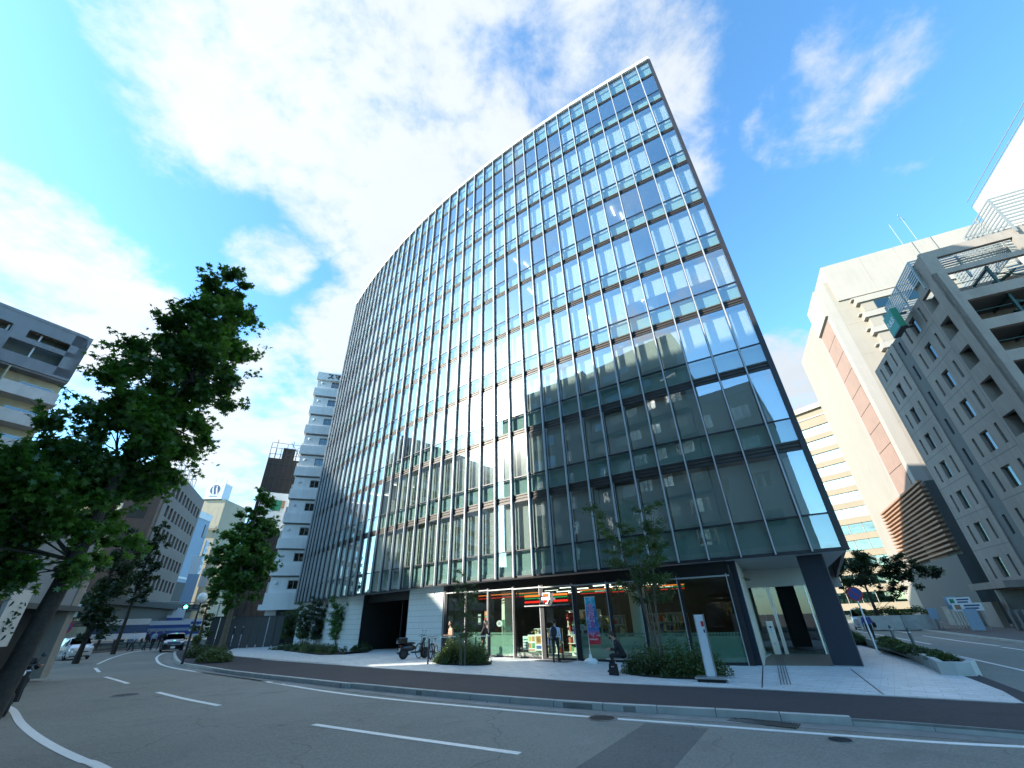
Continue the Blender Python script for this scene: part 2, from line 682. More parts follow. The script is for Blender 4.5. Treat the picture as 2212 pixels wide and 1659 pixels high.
# fins
for i in range(1, NB - 1):
    p = FS(i)
    d = (FP[min(i + 1, NB - 1)] - FP[max(i - 1, 0)]).normalized()
    ang = math.atan2(d.y, d.x)
    m = MB()
    m.box(-.028, .028, -.19, -.05, Z0 + .02, 43.1)
    m.mat(1).box(-.022, .022, -.05, -.02, Z0 + .02, 43.1)
    m.mat(1).box(-.05, .05, -.02, .10, Z0 + .1, 43.1)
    o = m.build("mullion", [M_["alu"], M_["alu_dk"]], bld)
    o.location = L(p, 0)
    o.rotation_euler = (0, 0, ang)
# corner posts
for i, sgn in ((0, 1), (NB - 1, -1)):
    p = FS(i)
    d = (FP[1] - FP[0] if i == 0 else FP[-1] - FP[-2]).normalized()
    m = MB()
    m.box(-.14 if sgn < 0 else -.1, .1 if sgn < 0 else .14, -.05, .30, Z0, 43.1)
    m.build('corner_post', M_['alu_dk'], bld, loc=L(p, 0), rotz=math.atan2(d.y, d.x))

# panes
W_BAY = 1.264
pane_me = {}


def pane_mesh(w, h, mat, key, d=.012):
    k = (round(w, 2), round(h, 2), key)
    if k not in pane_me:
        pane_me[k] = MB().box(-w / 2, w / 2, 0, d, 0, h).mesh(key, mat)
    return pane_me[k]


far_v, far_s = MB(), MB()
nv = ns = 0
open_rooms = {}
rb = random.Random(21)
for i in range(NB - 1):
    a, b = FP[i], FP[i + 1]
    d = b - a
    w = d.length - .10
    mid = (a + b) / 2
    ang = math.atan2(d.y, d.x)
    M = Matrix.Translation(L(mid, 0)) @ Matrix.Rotation(ang, 4, 'Z')
    for r, (z0, z1) in enumerate(vis_rows):
        if i >= NB - 1 - 33:
            link('window_pane', pane_mesh(w, z1 - z0, M_['glass'], 'window_pane'), bld, loc=L(mid, z0), rotz=ang + R_(rb.gauss(0, .05)))
        else:
            far_v.M = M
            far_v.box(-w / 2, w / 2, 0, .012, z0, z1)
    for r, (z0, z1) in enumerate(sp_rows):
        if i >= NB - 1 - 30:
            link('spandrel_pane', pane_mesh(w, z1 - z0, M_['glass_sp'], 'spandrel_pane'), bld, loc=L(mid, z0), rotz=ang + R_(rb.gauss(0, .05)))
        else:
            far_s.M = M
            far_s.box(-w / 2, w / 2, 0, .012, z0, z1)
far_v.build('window_pane', M_['glass'], bld, kind='stuff')
far_s.build('spandrel_pane', M_['glass_sp'], bld, kind='stuff')

# roller blinds: most drawn, whole groups of bays left open as in the photograph
open_set = set()
def opn(row, c0, c1):
    for c in range(c0, c1 + 1):
        open_set.add((row, c))
opn(8, 12, 30); opn(8, 33, 37)         # top storey mostly open
opn(5, 25, 29); opn(5, 33, 35); opn(5, 31, 31)
opn(4, 24, 27); opn(4, 34, 34)
opn(6, 36, 36)
opn(3, 13, 14); opn(3, 20, 20)
opn(1, 8, 15); opn(1, 5, 6)
opn(7, 19, 19); opn(2, 16, 16)
nbl = 0
for i in range(NB - 1):
    a, b = FP[i], FP[i + 1]
    d = b - a
    n = Vector((-d.y, d.x)).normalized()
    if n.y < 0: n = -n
    mid = (a + b) / 2 + n * .34
    ang = math.atan2(d.y, d.x)
    for r, (z0, z1) in enumerate(vis_rows):
        if (r, i) in open_set:
            continue
        drop = z0 + .0
        if r == 3 and i in (33, 34, 35, 36):
            drop = z1 - 1.35 - .1 * (i - 33)
        w = d.length - (.13 if i < NB - 2 else .30)
        h = z1 - drop - .12
        if i < 4:
            continue
        nbl += 1
        link('roller_blind', pane_mesh(w, h, M_['blind'], 'roller_blind', .01), bld, loc=L(mid, drop), rotz=ang)
m = MB()
for i in range(4):
    for (z0, z1) in vis_rows:
        a, b = FS(i + .06, .34), FS(i + .94, .34)
        m.add([L(a, z0), L(b, z0), L(b, z1 - .12), L(a, z1 - .12)], [(0, 1, 2, 3)])
m.build('roller_blind', M_['blind'], bld, kind='stuff')

# slabs, ceilings and core behind the glass
for k, b in enumerate(bandz):
    strip('floor_slab', .12, 9.0, b + .02, b + .40, M_['ceil'], step=3)
strip('floor_slab', .17, 12.0, 3.72, 3.95, M_['ceil'], step=3)
strip('core_wall', 9.0, 9.4, 3.7, 43.0, M_['core'], step=3)
strip('roof_slab', .12, 14.0, 42.4, 42.9, M_['conc'], step=3)
# interior columns and small ceiling lights seen in some open bays
for s in (4, 9, 14, 19, 24, 29, 34):
    m = MB()
    p = FS(s, 2.0)
    m.M = Matrix.Translation(L(p, 0))
    m.box(-.35, .35, -.35, .35, 3.9, 42.5)
    m.build('column', M_['white'], bld)
for (row, cols) in ((3, (26, 30, 33)), (2, (29, 32)), (5, (26, 33)), (4, (27,)), (1, (9, 12, 15)), (8, (21,))):
    zc = bandz[row] - .10 if row < 9 else 40
    for c in cols:
        for kk in range(2):
            p = FS(c + .3 + kk * .35, 1.0 + kk * .9)
            q = FS(c + .3 + kk * .35, 1.0 + kk * .9)
            dd = (FS(c + .5, 3) - FS(c + .5, 1)).normalized()
            m = MB()
            m.M = Matrix.Translation(L(p, zc)) @ Matrix.Rotation(math.atan2(dd.y, dd.x), 4, 'Z')
            m.box(-.45, .45, -.05, .05, -.04, .0)
            m.build('ceiling_light', M_['lamp'], bld)

# far sides of the block (the camera never sees them, other views do)
rc, lc = FP[-1], FP[0]
rd = Vector((math.sin(R_(33)), math.cos(R_(33))))
ld = Vector((math.sin(R_(30)), math.cos(R_(30))))
for (c, dd, nm) in ((rc, rd, 1), (lc, ld, -1)):
    a = c + dd * .25
    e = c + dd * 18
    dn = Vector((-dd.y, dd.x)) * (.12 * (1 if nm > 0 else -1))
    m = MB()
    m.add([L(a, Z0), L(e, Z0), L(e, 43.1), L(a, 43.1), L(a + dn, Z0), L(e + dn, Z0), L(e + dn, 43.1), L(a + dn, 43.1)],
          [(0, 1, 2, 3), (7, 6, 5, 4), (0, 4, 5, 1), (3, 2, 6, 7), (0, 3, 7, 4), (1, 5, 6, 2)])
    m.build('side_wall', M_['steel_dk'], bld)
    for b in bandz:
        m = MB()
        o2 = -dn.normalized() * .05
        m.bar((*L(a + o2), b), (*L(e + o2), b), .06, .4)
        m.build('side_band', M_['alu_band'], bld)
be = rc + rd * 18
bf = lc + ld * 18
m = MB()
m.bar((*L(be), 23), (*L(bf), 23), .3, 40)
m.build('rear_wall', M_['conc'], bld)
# ================================================================= GROUND
def spline(pts, n=8):
    P = [Vector(p[:2]) for p in pts]
    P = [P[0] * 2 - P[1]] + P + [P[-1] * 2 - P[-2]]
    out = []
    for i in range(1, len(P) - 2):
        for k in range(n):
            t = k / n
            a, b, c, d = P[i - 1], P[i], P[i + 1], P[i + 2]
            out.append(.5 * ((2 * b) + (c - a) * t + (2 * a - 5 * b + 4 * c - d) * t * t + (3 * b - a - 3 * c + d) * t ** 3))
    out.append(P[-2].copy())
    return out


def resample(pts, step):
    out = [pts[0].copy()]
    acc = 0
    for a, b in zip(pts, pts[1:]):
        d = (b - a).length
        while acc + d >= step:
            t = (step - acc) / d
            a = a.lerp(b, t)
            out.append(a.copy())
            d = (b - a).length
            acc = 0
        acc += d
    return out


def offset(pts, o):
    out = []
    for i, p in enumerate(pts):
        d = (pts[min(i + 1, len(pts) - 1)] - pts[max(i - 1, 0)]).normalized()
        out.append(p + Vector((-d.y, d.x)) * o)
    return out


def drape(me):
    bm = bmesh.new()
    bm.from_mesh(me)
    xs = [v.co.x for v in bm.verts]
    lo, hi = min(xs), max(xs)
    for k in range(13):
        x = -9 + 1.5 * k
        if lo < x < hi:
            bmesh.ops.bisect_plane(bm, geom=bm.verts[:] + bm.edges[:] + bm.faces[:], plane_co=(x, 0, 0), plane_no=(1, 0, 0))
    for v in bm.verts:
        v.co.z += gz(v.co.x)
    bm.to_mesh(me)
    bm.free()
    return me


def sheet(name, poly, z0, z1, mat, parent=None, **kw):
    me = MB().prism([tuple(p[:2]) for p in poly], z0, z1).mesh(name, mat)
    drape(me)
    return link(name, me, parent, **kw)


def ribbon(name, pts, w, z0, z1, mat, parent=None, **kw):
    a, b = offset(pts, w / 2), offset(pts, -w / 2)
    m = MB()
    vs, fs = [], []
    for p, q in zip(a, b):
        vs += [(p.x, p.y, z0 + gz(p.x)), (q.x, q.y, z0 + gz(q.x)), (q.x, q.y, z1 + gz(q.x)), (p.x, p.y, z1 + gz(p.x))]
    for i in range(len(pts) - 1):
        o = i * 4
        for k in range(4):
            k2 = (k + 1) % 4
            fs.append((o + k, o + k2, o + 4 + k2, o + 4 + k))
    fs += [(3, 2, 1, 0), tuple((len(pts) - 1) * 4 + k for k in range(4))]
    m.add(vs, fs)
    return m.build(name, mat, parent, **kw)


def asphalt(name, col, agg=.35, patches=True, streak=0.0):
    m = bpy.data.materials.new(name)
    m.use_nodes = True
    N = NT(m.node_tree)
    b = m.node_tree.nodes['Principled BSDF']
    g = N.n('ShaderNodeNewGeometry')
    p = g.outputs['Position']
    big = N.noise(p, .16, 5, .6)
    mid = N.noise(p, 1.3, 5, .65)
    med = N.noise(p, 22, 4, .7)
    tyre = N.noise(p, .55, 3, .5, 1.5)
    fine = N.noise(p, 95, 2, .5)
    vor = N.n('ShaderNodeTexVoronoi')
    vor.inputs['Scale'].default_value = 70
    N.l(p, vor.inputs['Vector'])
    c = N.mixc(N.ramp(big, .3, .7), tuple(x * .82 for x in col), tuple(x * 1.16 for x in col))
    c = N.mixc(N.math('MULTIPLY', N.ramp(mid, .45, .7), .30), c, tuple(x * .66 for x in col))
    c = N.mixc(N.math('MULTIPLY', N.ramp(med, .35, .72), .55), c, tuple(x * 1.45 for x in col))
    c = N.mixc(N.math('MULTIPLY', N.ramp(med, .50, .30), .40), c, tuple(x * .55 for x in col))
    c = N.mixc(N.math('MULTIPLY', N.ramp(tyre, .56, .70), .35), c, tuple(x * .62 for x in col))
    c = N.mixc(N.math('MULTIPLY', N.ramp(fine, .5, .75), agg), c, tuple(min(1, x * 2.3) for x in col))
    c = N.mixc(N.math('MULTIPLY', N.ramp(vor.outputs['Distance'], .5, .05), agg * .6), c, tuple(x * .4 for x in col))
    if patches:       # cracks and sealed seams
        vc = N.n('ShaderNodeTexVoronoi', feature='DISTANCE_TO_EDGE')
        vc.inputs['Scale'].default_value = .22
        dn = N.n('ShaderNodeTexNoise')
        dn.inputs['Scale'].default_value = 1.2
        N.l(p, dn.inputs['Vector'])
        ad = N.n('ShaderNodeVectorMath', operation='MULTIPLY_ADD')
        N.l(dn.outputs['Color'], ad.inputs[0])
        ad.inputs[1].default_value = (1.1, 1.1, 1.1)
        N.l(p, ad.inputs[2])
        N.l(ad.outputs[0], vc.inputs['Vector'])
        cr = N.ramp(vc.outputs['Distance'], .006, .0)
        c = N.mixc(N.math('MULTIPLY', cr, .5), c, tuple(x * .45 for x in col))
    N.l(c, b.inputs['Base Color'])
    b.inputs['Roughness'].default_value = .86
    b.inputs['Specular IOR Level'].default_value = .25
    bp = N.n('ShaderNodeBump')
    bp.inputs['Strength'].default_value = .55
    bp.inputs['Distance'].default_value = .006
    N.l(N.math('ADD', fine, vor.outputs['Distance']), bp.inputs['Height'])
    N.l(bp.outputs[0], b.inputs['Normal'])
    return m


def plaza_mat(name, col, rot):
    """pale flamed stone slabs with fine streaks along the slab"""
    m = bpy.data.materials.new(name)
    m.use_nodes = True
    N = NT(m.node_tree)
    b = m.node_tree.nodes['Principled BSDF']
    g = N.n('ShaderNodeNewGeometry')
    mp = N.n('ShaderNodeMapping')
    mp.inputs['Rotation'].default_value = (0, 0, R_(rot))
    N.l(g.outputs['Position'], mp.inputs['Vector'])
    mp2 = N.n('ShaderNodeMapping')
    mp2.inputs['Scale'].default_value = (1.2, 7.0, 1)
    N.l(mp.outputs[0], mp2.inputs['Vector'])
    st = N.noise(mp2.outputs[0], 1.6, 5, .6)
    big = N.noise(mp.outputs[0], .35, 5, .6)
    fine = N.noise(mp.outputs[0], 60, 2, .5)
    br = N.n('ShaderNodeTexBrick')
    br.offset = .5
    br.inputs['Scale'].default_value = 1.0
    br.inputs['Brick Width'].default_value = .60
    br.inputs['Row Height'].default_value = .30
    br.inputs['Mortar Size'].default_value = .007
    br.inputs['Mortar Smooth'].default_value = .2
    br.inputs['Bias'].default_value = 0
    br.inputs['Color1'].default_value = (.35, .35, .35, 1)
    br.inputs['Color2'].default_value = (.65, .65, .65, 1)
    br.inputs['Mortar'].default_value = (.5, .5, .5, 1)
    N.l(mp.outputs[0], br.inputs['Vector'])
    c = N.mixc(N.ramp(st, .35, .66), tuple(x * .74 for x in col), tuple(min(1, x * 1.12) for x in col))
    c = N.mixc(N.math('MULTIPLY', N.ramp(big, .42, .66), .45), c, tuple(x * .66 for x in col))
    sv = N.n('ShaderNodeSeparateColor')
    N.l(br.outputs['Color'], sv.inputs[0])
    c = N.mixc(N.math('MULTIPLY', sv.outputs[0], .28), c, tuple(x * .62 for x in col))
    c = N.mixc(N.math('MULTIPLY', br.outputs['Fac'], .8), c, tuple(x * .42 for x in col))
    c = N.mixc(N.math('MULTIPLY', N.ramp(fine, .5, .8), .18), c, tuple(x * .5 for x in col))
    N.l(c, b.inputs['Base Color'])
    b.inputs['Roughness'].default_value = .6
    bp = N.n('ShaderNodeBump')
    bp.inputs['Strength'].default_value = .3
    bp.inputs['Distance'].default_value = .004
    N.l(N.math('SUBTRACT', fine, br.outputs['Fac']), bp.inputs['Height'])
    N.l(bp.outputs[0], b.inputs['Normal'])
    return m


M_['road'] = asphalt('road_asphalt', (.188, .192, .170))
M_['foot'] = asphalt('footway_asphalt', (.050, .048, .052), .2, False)
M_['walk'] = asphalt('old_asphalt', (.10, .10, .098), .3)
M_['plaza'] = plaza_mat('pale_stone_paving', (.62, .64, .62), 38)
M_['beige'] = pmat('beige_pebble_floor', (.20, .17, .14), .7, 0, .25, 30)
M_['kerb'] = pmat('kerb_concrete', (.40, .41, .39), .8, 0, .14, 2.5, .2, 40, grime=.25, coords='World')
M_['gutter'] = pmat('gutter_concrete', (.20, .21, .20), .85, 0, .22, 2, .3, 50, grime=.4, coords='World')


def paint_mat():
    m = pmat('road_paint', (.66, .68, .66), .6, 0, .07, 6)
    N = NT(m.node_tree)
    b = m.node_tree.nodes['Principled BSDF']
    src = b.inputs['Base Color'].links[0].from_socket
    g = N.n('ShaderNodeNewGeometry')
    w = N.noise(g.outputs['Position'], 26, 5, .75)
    N.l(N.mixc(N.math('MULTIPLY', N.ramp(w, .56, .74), .6), src, (.10, .105, .10)), b.inputs['Base Color'])
    return m


M_['paint'] = paint_mat()
RD = -.12      # road level under the footway


def c2(x, y, dz=0): return gs(x / 2.765, 1170 + y / 2.765, dz)
def c3(x, y, dz=0): return gs(600 + x / 3.687, 1200 + y / 3.687, dz)
def c4(x, y, dz=0): return gs(1100 + x / 3.687, 1200 + y / 3.687, dz)
def c5(x, y, dz=0): return gs(1600 + x / 2.9105, 1170 + y / 2.9105, dz)
def c6(x, y, dz=0): return gs(1940 + x / 5.267, 1320 + y / 5.267, dz)


# the whole terrain, then the carriageway, then raised pavements
gm = MB().box(-700, 700, -500, 900, -.90, -.50).mesh('ground', M_['walk'])
link('ground', gm, kind='structure')
road = sheet('road', [(-160, -60), (140, -60), (140, 220), (-160, 220)], -.5, RD, M_['road'], kind='structure')

kerb_pts = [c2(1115, 915), c2(1113, 935), c2(1125, 962), c2(1160, 988), c2(1300, 1010), c2(1450, 1035), c2(1700, 1065), c2(2212, 1120), c3(700, 1375), c3(1400, 1440), c3(2212, 1505), c4(1000, 1550), c5(0, 1345), c5(700, 1385), c5(1370, 1425), c5(2212, 1490)]
kerb_pts.append(Vector(kerb_pts[-1]) + Vector((1.6, -1.3, 0)))
KL = spline([p for p in kerb_pts], 6)
pave_pts = [c2(1445, 915), c2(1480, 940), c2(1800, 970), c2(2212, 1000), c3(0, 1175), c3(1000, 1250), c3(2212, 1330), c4(1000, 1370), c4(2212, 1420), c5(1300, 1260), c5(2212, 1310)]
PL = spline([Vector(p[:2]) for p in pave_pts], 6)
pe = Vector(PL[-1])
side = [c6(2212, 1430), c6(1640, 1250), c6(1570, 1150, .4), c6(1370, 1000), c6(900, 840), c6(430, 700)]
r_edge = [Vector((9.0, 7.3)), Vector((10.9, 9.9)), Vector(c6(2212, 1445)[:2]), Vector(c6(1640, 1262)[:2]) + Vector((.25, .1)), Vector((15.4, 17.6)), Vector((19.4, 26.0)), Vector((27, 40)), Vector((40, 66))]
left_far = [Vector((-60, 75)), Vector((-46, 66)), Vector((-34, 50))]
block = [Vector(p[:2]) for p in KL] + r_edge + [Vector((20, 90)), Vector((-60, 100))] + left_far
sheet('footway', block, RD - .2, -.008, M_['foot'], kind='structure')
lot = [Vector((-30, 52)), Vector((-25.5, 42.5))] + [Vector(p) for p in PL] + [Vector(c6(2212, 1445)[:2]) + Vector((-.3, .2)), Vector(c6(1640, 1262)[:2]) + Vector((-.25, .1)), Vector((14.6, 17.8)), Vector((18.6, 26.2)), Vector((24, 38)), Vector((14, 44)), Vector((-14, 66))]
plaza = sheet('plaza_paving', lot, -.1, 0, M_['plaza'], kind='structure')
# edge stones between plaza and footway
m = ribbon('edge_strip', offset(resample(PL, .9), -.06), .12, -.05, .006, M_['kerb'], plaza)
# joints cut in the plaza
for (a, b) in (((285, 1145), (275, 1390)), ((1270, 1180), (1640, 1465))):
    p = gs(1700 + a[0] / 4.88, 1300 + a[1] / 4.88)
    q = gs(1700 + b[0] / 4.88, 1300 + b[1] / 4.88)
    ribbon('joint', [p.xy, q.xy], .03, -.01, .004, M_['alu_dk'], plaza)
# kerb stones
ks = resample(KL, 1.2)
kerb = ribbon('kerb', offset(resample(KL, .6), -.02), .13, RD - .15, -.012, M_['gutter'], kind='structure')
for i in range(len(ks) - 1):
    a, b = ks[i], ks[i + 1]
    d = (b - a).normalized()
    a2, b2 = a + d * .012, b - d * .012
    drop = 0
    mm = Vector((a + b) / 2)
    z1 = .012
    if mm.x > 6.3: z1 = -.05
    ribbon('kerb_stone', [a2, b2], .18, RD - .1, z1, M_['kerb'], kerb)
gut = offset(resample(KL, .6), -.35)
ribbon('gutter', gut, .50, RD - .1, RD + .006, M_['gutter'], kind='structure')

# painted lines
inner = spline([c2(1300, 893, RD), c2(1110, 915, RD), c2(1040, 930, RD), c2(1003, 950, RD), c2(1000, 972, RD), c2(1030, 1000, RD), c2(1150, 1030, RD), c2(1600, 1095, RD), c2(2212, 1190, RD), c3(2212, 1620, RD), c5(0, 1455, RD), c5(1000, 1530, RD), c5(1700, 1580, RD), c5(2212, 1605, RD)], 8)
inner.append(inner[-1] + (inner[-1] - inner[-2]) * 20)
ribbon('lane_line', inner, .15, RD, RD + .006, M_['paint'], road)
outer = spline([(2.5, 3.0), (-2.4, 5.3), c2(650, 1659, RD), c2(520, 1610, RD), c2(350, 1530, RD), c2(220, 1450, RD), c2(130, 1370, RD), c2(80, 1290, RD), (-17.2, 16.6), (-26, 25.5), (-34.5, 34.0), (-39, 40)], 8)
ribbon('lane_line', outer, .16, RD, RD + .006, M_['paint'], road)
cl = [c2(1380, 886, RD), c2(1000, 905, RD), c2(850, 920, RD), c2(720, 955, RD), c2(620, 998, RD)]
ribbon('lane_line', spline(cl, 6), .14, RD, RD + .006, M_['paint'], road)
ribbon('lane_line', spline([c2(1130, 878, RD), c2(900, 888, RD), c2(760, 897, RD), c2(560, 925, RD)], 6), .3, RD, RD + .006, M_['paint'], road)
for seg in ([(607, 1022), (632, 1048)], [(672, 1079), (740, 1098), (815, 1121)], [(1003, 1177), (1180, 1220), (1395, 1262)], [(1998, 1383), (2480, 1453), (3310, 1568)]):
    pts = [c2(x, y, RD) for x, y in seg]
    ribbon('lane_dash', spline([p.xy for p in pts], 4) if len(pts) > 2 else [p.xy for p in pts], .15, RD, RD + .006, M_['paint'], road)
for seg in ([(430, 675), (520, 690)], [(640, 705), (830, 735)], [(985, 765), (1440, 830), (1910, 890)], [(1945, 903), (2212, 940), (2700, 1010)]):
    pts = [c6(x, y, RD) for x, y in seg]
    ribbon('lane_dash', [p.xy for p in pts], .15, RD, RD + .006, M_['paint'], road)
ribbon('lane_line', [c6(1370, 1000, RD).xy, c6(2212, 1190, RD).xy, c6(2900, 1350, RD).xy], .13, RD, RD + .006, M_['paint'], road)
ribbon('lane_line', [c6(150, 700, RD).xy, c6(960, 845, RD).xy, c6(1080, 868, RD).xy], .13, RD, RD + .006, M_['paint'], road)

M_['road2'] = asphalt('patched_asphalt', (.115, .122, .115), .3)
_pp = [gpt(x, y, RD).xy for x, y in ((1180, 1700), (1395, 1562), (1530, 1574), (1420, 1700))]
sheet('road_patch', _pp, RD - .05, RD + .003, M_['road2'], road)
# opposite pavements
nk = [p + Vector((-1.45, -1.5)) * (1 if p.x > -14 else .55) for p in outer]
near = nk
sheet('near_pavement', near + [Vector((-48, 38)), Vector((-80, 30)), Vector((-80, -50)), Vector((20, -50))], RD - .2, .0, M_['walk'], kind='structure')
ribbon('kerb', nk, .16, RD - .1, .012, M_['kerb'], kind='structure')
far = [Vector(c6(*p)[:2]) for p in ((400, 590), (700, 650), (1270, 715), (2212, 830))]
far = [far[0] * 1.6 - far[1] * .6] + far + [Vector((22, 15)), Vector((20, 5))]
sheet('far_pavement', far + [Vector((90, 0)), Vector((120, 100)), Vector((70, 120))], RD - .2, -.02, M_['walk'], kind='structure')
ribbon('kerb', far, .18, RD - .1, -.005, M_['kerb'], kind='structure')
lf = [Vector(c2(*p)[:2]) for p in ((560, 905), (780, 893), (900, 880), (1140, 874))]
sheet('left_pavement', [Vector((-39.5, 41)), Vector((-42, 47))] + [Vector((-45, 57)), Vector((-44.5, 66)), Vector((-50, 78)), Vector((-110, 90)), Vector((-110, 30)), Vector((-50, 36))], RD - .2, .0, M_['walk'], kind='structure')


# manholes, drain grate and tactile strip
def manhole(p, r, lab):
    t = thing('manhole_cover', lab, 'manhole cover', (p.x, p.y, gz(p.x) + RD))
    m = MB().lathe([(r, -.02), (r, .008), (r * .9, .008)], 24)
    m.build('rim', M_['gutter'], t)
    m = MB().lathe([(r * .88, -.01), (r * .88, .011)], 24)
    m.build('plate', M_['steel_dk'] if r < .25 else M_['gutter_steel'], t)
    m = MB()
    for k in range(-3, 4):
        w = math.sqrt(max(0, (r * .8) ** 2 - (k * r * .22) ** 2))
        m.box(-w, w, k * r * .22 - .012, k * r * .22 + .012, .011, .016)
    m.build('tread_rib', M_['steel_dk'], t)


M_['gutter_steel'] = pmat('worn_cast_iron', (.14, .13, .12), .5, .6, .2, 8)
manhole(gpt(1300, 1552, RD), .33, 'round iron manhole cover in the lane beside the white edge line')
manhole(c5(980, 1560, RD), .2, 'small round cover in the road at the lower right')
manhole(c2(800, 1195, RD), .42, 'pale worn manhole cover left of the long lane dash')
p = c5(460, 1445, RD)
q = c5(640, 1470, RD)
q0 = c5(280, 1428, RD)
a = math.atan2(q.y - q0.y, q.x - q0.x)
t = thing('drain_grate', 'long rusty steel drain grate set in the gutter', 'drain grate', (p.x, p.y, gz(p.x) + RD), a)
MB().box(-.62, .62, -.2, .2, -.05, .007).build('frame', M_['black'], t)
m = MB()
m.box(-.62, .62, -.2, -.17, .0, .02); m.box(-.62, .62, .17, .2, .0, .02)
for k in range(25):
    x = -.6 + k * .05
    m.box(x - .009, x + .009, -.17, .17, .0, .018)
m.build('bars', M_['gutter_steel'], t)
# ================================================================= BUILDINGS ACROSS THE STREET (seen in the glass, and shading the road)
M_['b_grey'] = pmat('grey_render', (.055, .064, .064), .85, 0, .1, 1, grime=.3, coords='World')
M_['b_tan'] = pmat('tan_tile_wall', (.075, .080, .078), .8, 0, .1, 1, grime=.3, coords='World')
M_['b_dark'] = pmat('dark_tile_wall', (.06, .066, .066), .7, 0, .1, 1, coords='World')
M_['win_dk'] = glass('window_glass', (.10, .12, .12), r0=.16)
M_['win_body'] = pmat('window_interior', (.10, .11, .11), .6)
M_['frame_dk'] = pmat('dark_window_frame', (.12, .13, .13), .5, .3)
M_['winlit2'] = pmat('drawn_curtain', (.16, .18, .175), .8)
M_['winlit'] = pmat('curtained_window', (.42, .42, .38), .8)
M_['frame'] = pmat('window_frame', (.45, .46, .46), .5, .3)




def wall_grid(m, w, z0, z1, rows, plane='y', t=.25, off=0.0):
    """wall with real openings. rows = [(za, zb, [(ua, ub), ...])] from the bottom up"""
    def bx(ua, ub, za, zb):
        if ub - ua < .01 or zb - za < .01:
            return
        if plane == 'y':
            m.box(ua, ub, -t + off, off, za, zb)
        else:
            m.box(off, off + t, -ub, -ua, za, zb)
    z = z0
    for za, zb, ops in rows:
        bx(0, w, z, za)
        u = 0
        for ua, ub in sorted(ops):
            bx(u, ua, za, zb)
            u = ub
        bx(u, w, za, zb)
        z = zb
    bx(0, w, z, z1)


M_['h_grey'] = pmat('hotel_precast', (.27, .24, .21), .85, 0, .08, .8, .2, 25, grime=.35, coords='World')
M_['h_dark'] = pmat('hotel_dark_stripe', (.12, .125, .12), .8, 0, .08, 1, .15, 25, coords='World')
M_['h_green'] = pmat('stair_green_steel', (.02, .06, .055), .5, .3, .1)
M_['louvre_steel'] = pmat('galvanised_louvre', (.30, .32, .30), .45, .5, .08)
M_['beige'] = M_['beige']
M_['cream'] = pmat('cream_panel', (.27, .24, .20), .75, 0, .04, .5, grime=.12, coords='World')
M_['cream2'] = pmat('pale_cream_wall', (.30, .275, .245), .75, 0, .04, .5, grime=.12, coords='World')
M_['cream3'] = pmat('office_cream', (.20, .165, .115), .75, 0, .04, .5, grime=.12, coords='World')
M_['brownp'] = pmat('pink_brown_panel', (.26, .17, .13), .75, 0, .08, .8, grime=.15, coords='World')
M_['sky_glass'] = glass('mirror_glass', (.35, .5, .46), r0=.42, gcol=(.95, 1, 1), wob=.02)
M_['green_glass'] = glass('green_glass', (.25, .42, .37), r0=.16, gcol=(.9, 1, .97))
M_['room'] = pmat('dim_room', (.10, .12, .11), .8)
M_['curtain'] = pmat('pale_curtain', (.45, .50, .48), .85)
M_['white_b'] = pmat('white_building_render', (.36, .355, .34), .7, 0, .05, .5, grime=.15, coords='World')
M_['slat_or'] = pmat('terracotta_slat', (.30, .17, .10), .7, 0, .1)
M_['net'] = pmat('black_scaffold_net', (.012, .013, .014), .8)
M_['brick_t'] = pmat('brown_tile', (.165, .13, .11), .75, 0, .08, 1.2, grime=.25, coords='World')
M_['tan_w'] = pmat('tan_render', (.40, .34, .24), .8, 0, .06, .6, grime=.25, coords='World')
M_['bluew'] = pmat('blue_grey_wall', (.26, .36, .46), .7, 0, .06, .6, grime=.15, coords='World')
M_['white_w'] = pmat('white_spray_tile', (.74, .75, .73), .75, 0, .05, 1, .2, 20, grime=.22, coords='World')
M_['ylw_w'] = pmat('yellowed_wall', (.40, .37, .26), .8, 0, .08, .7, grime=.3, coords='World')
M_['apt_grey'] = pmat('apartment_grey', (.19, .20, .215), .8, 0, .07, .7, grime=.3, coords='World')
M_['apt_white'] = pmat('apartment_balcony', (.46, .44, .42), .75, 0, .06, .8, grime=.25, coords='World')
M_['red'] = pmat('red_paint', (.45, .03, .03), .5)
M_['blue_s'] = pmat('blue_sign', (.03, .07, .28), .45)
M_['navy'] = pmat('navy_sign', (.03, .06, .14), .45)
M_['sign_w'] = pmat('sign_white', (.62, .66, .68), .5, 0, .02)
M_['green_s'] = pmat('green_sign', (.02, .20, .12), .4)
M_['ink'] = pmat('black_lettering', (.015, .015, .017), .5)
M_['sandst'] = pmat('rough_stone_wall', (.26, .245, .21), .9, 0, .25, 5, .6, 12, grime=.3, coords='World')
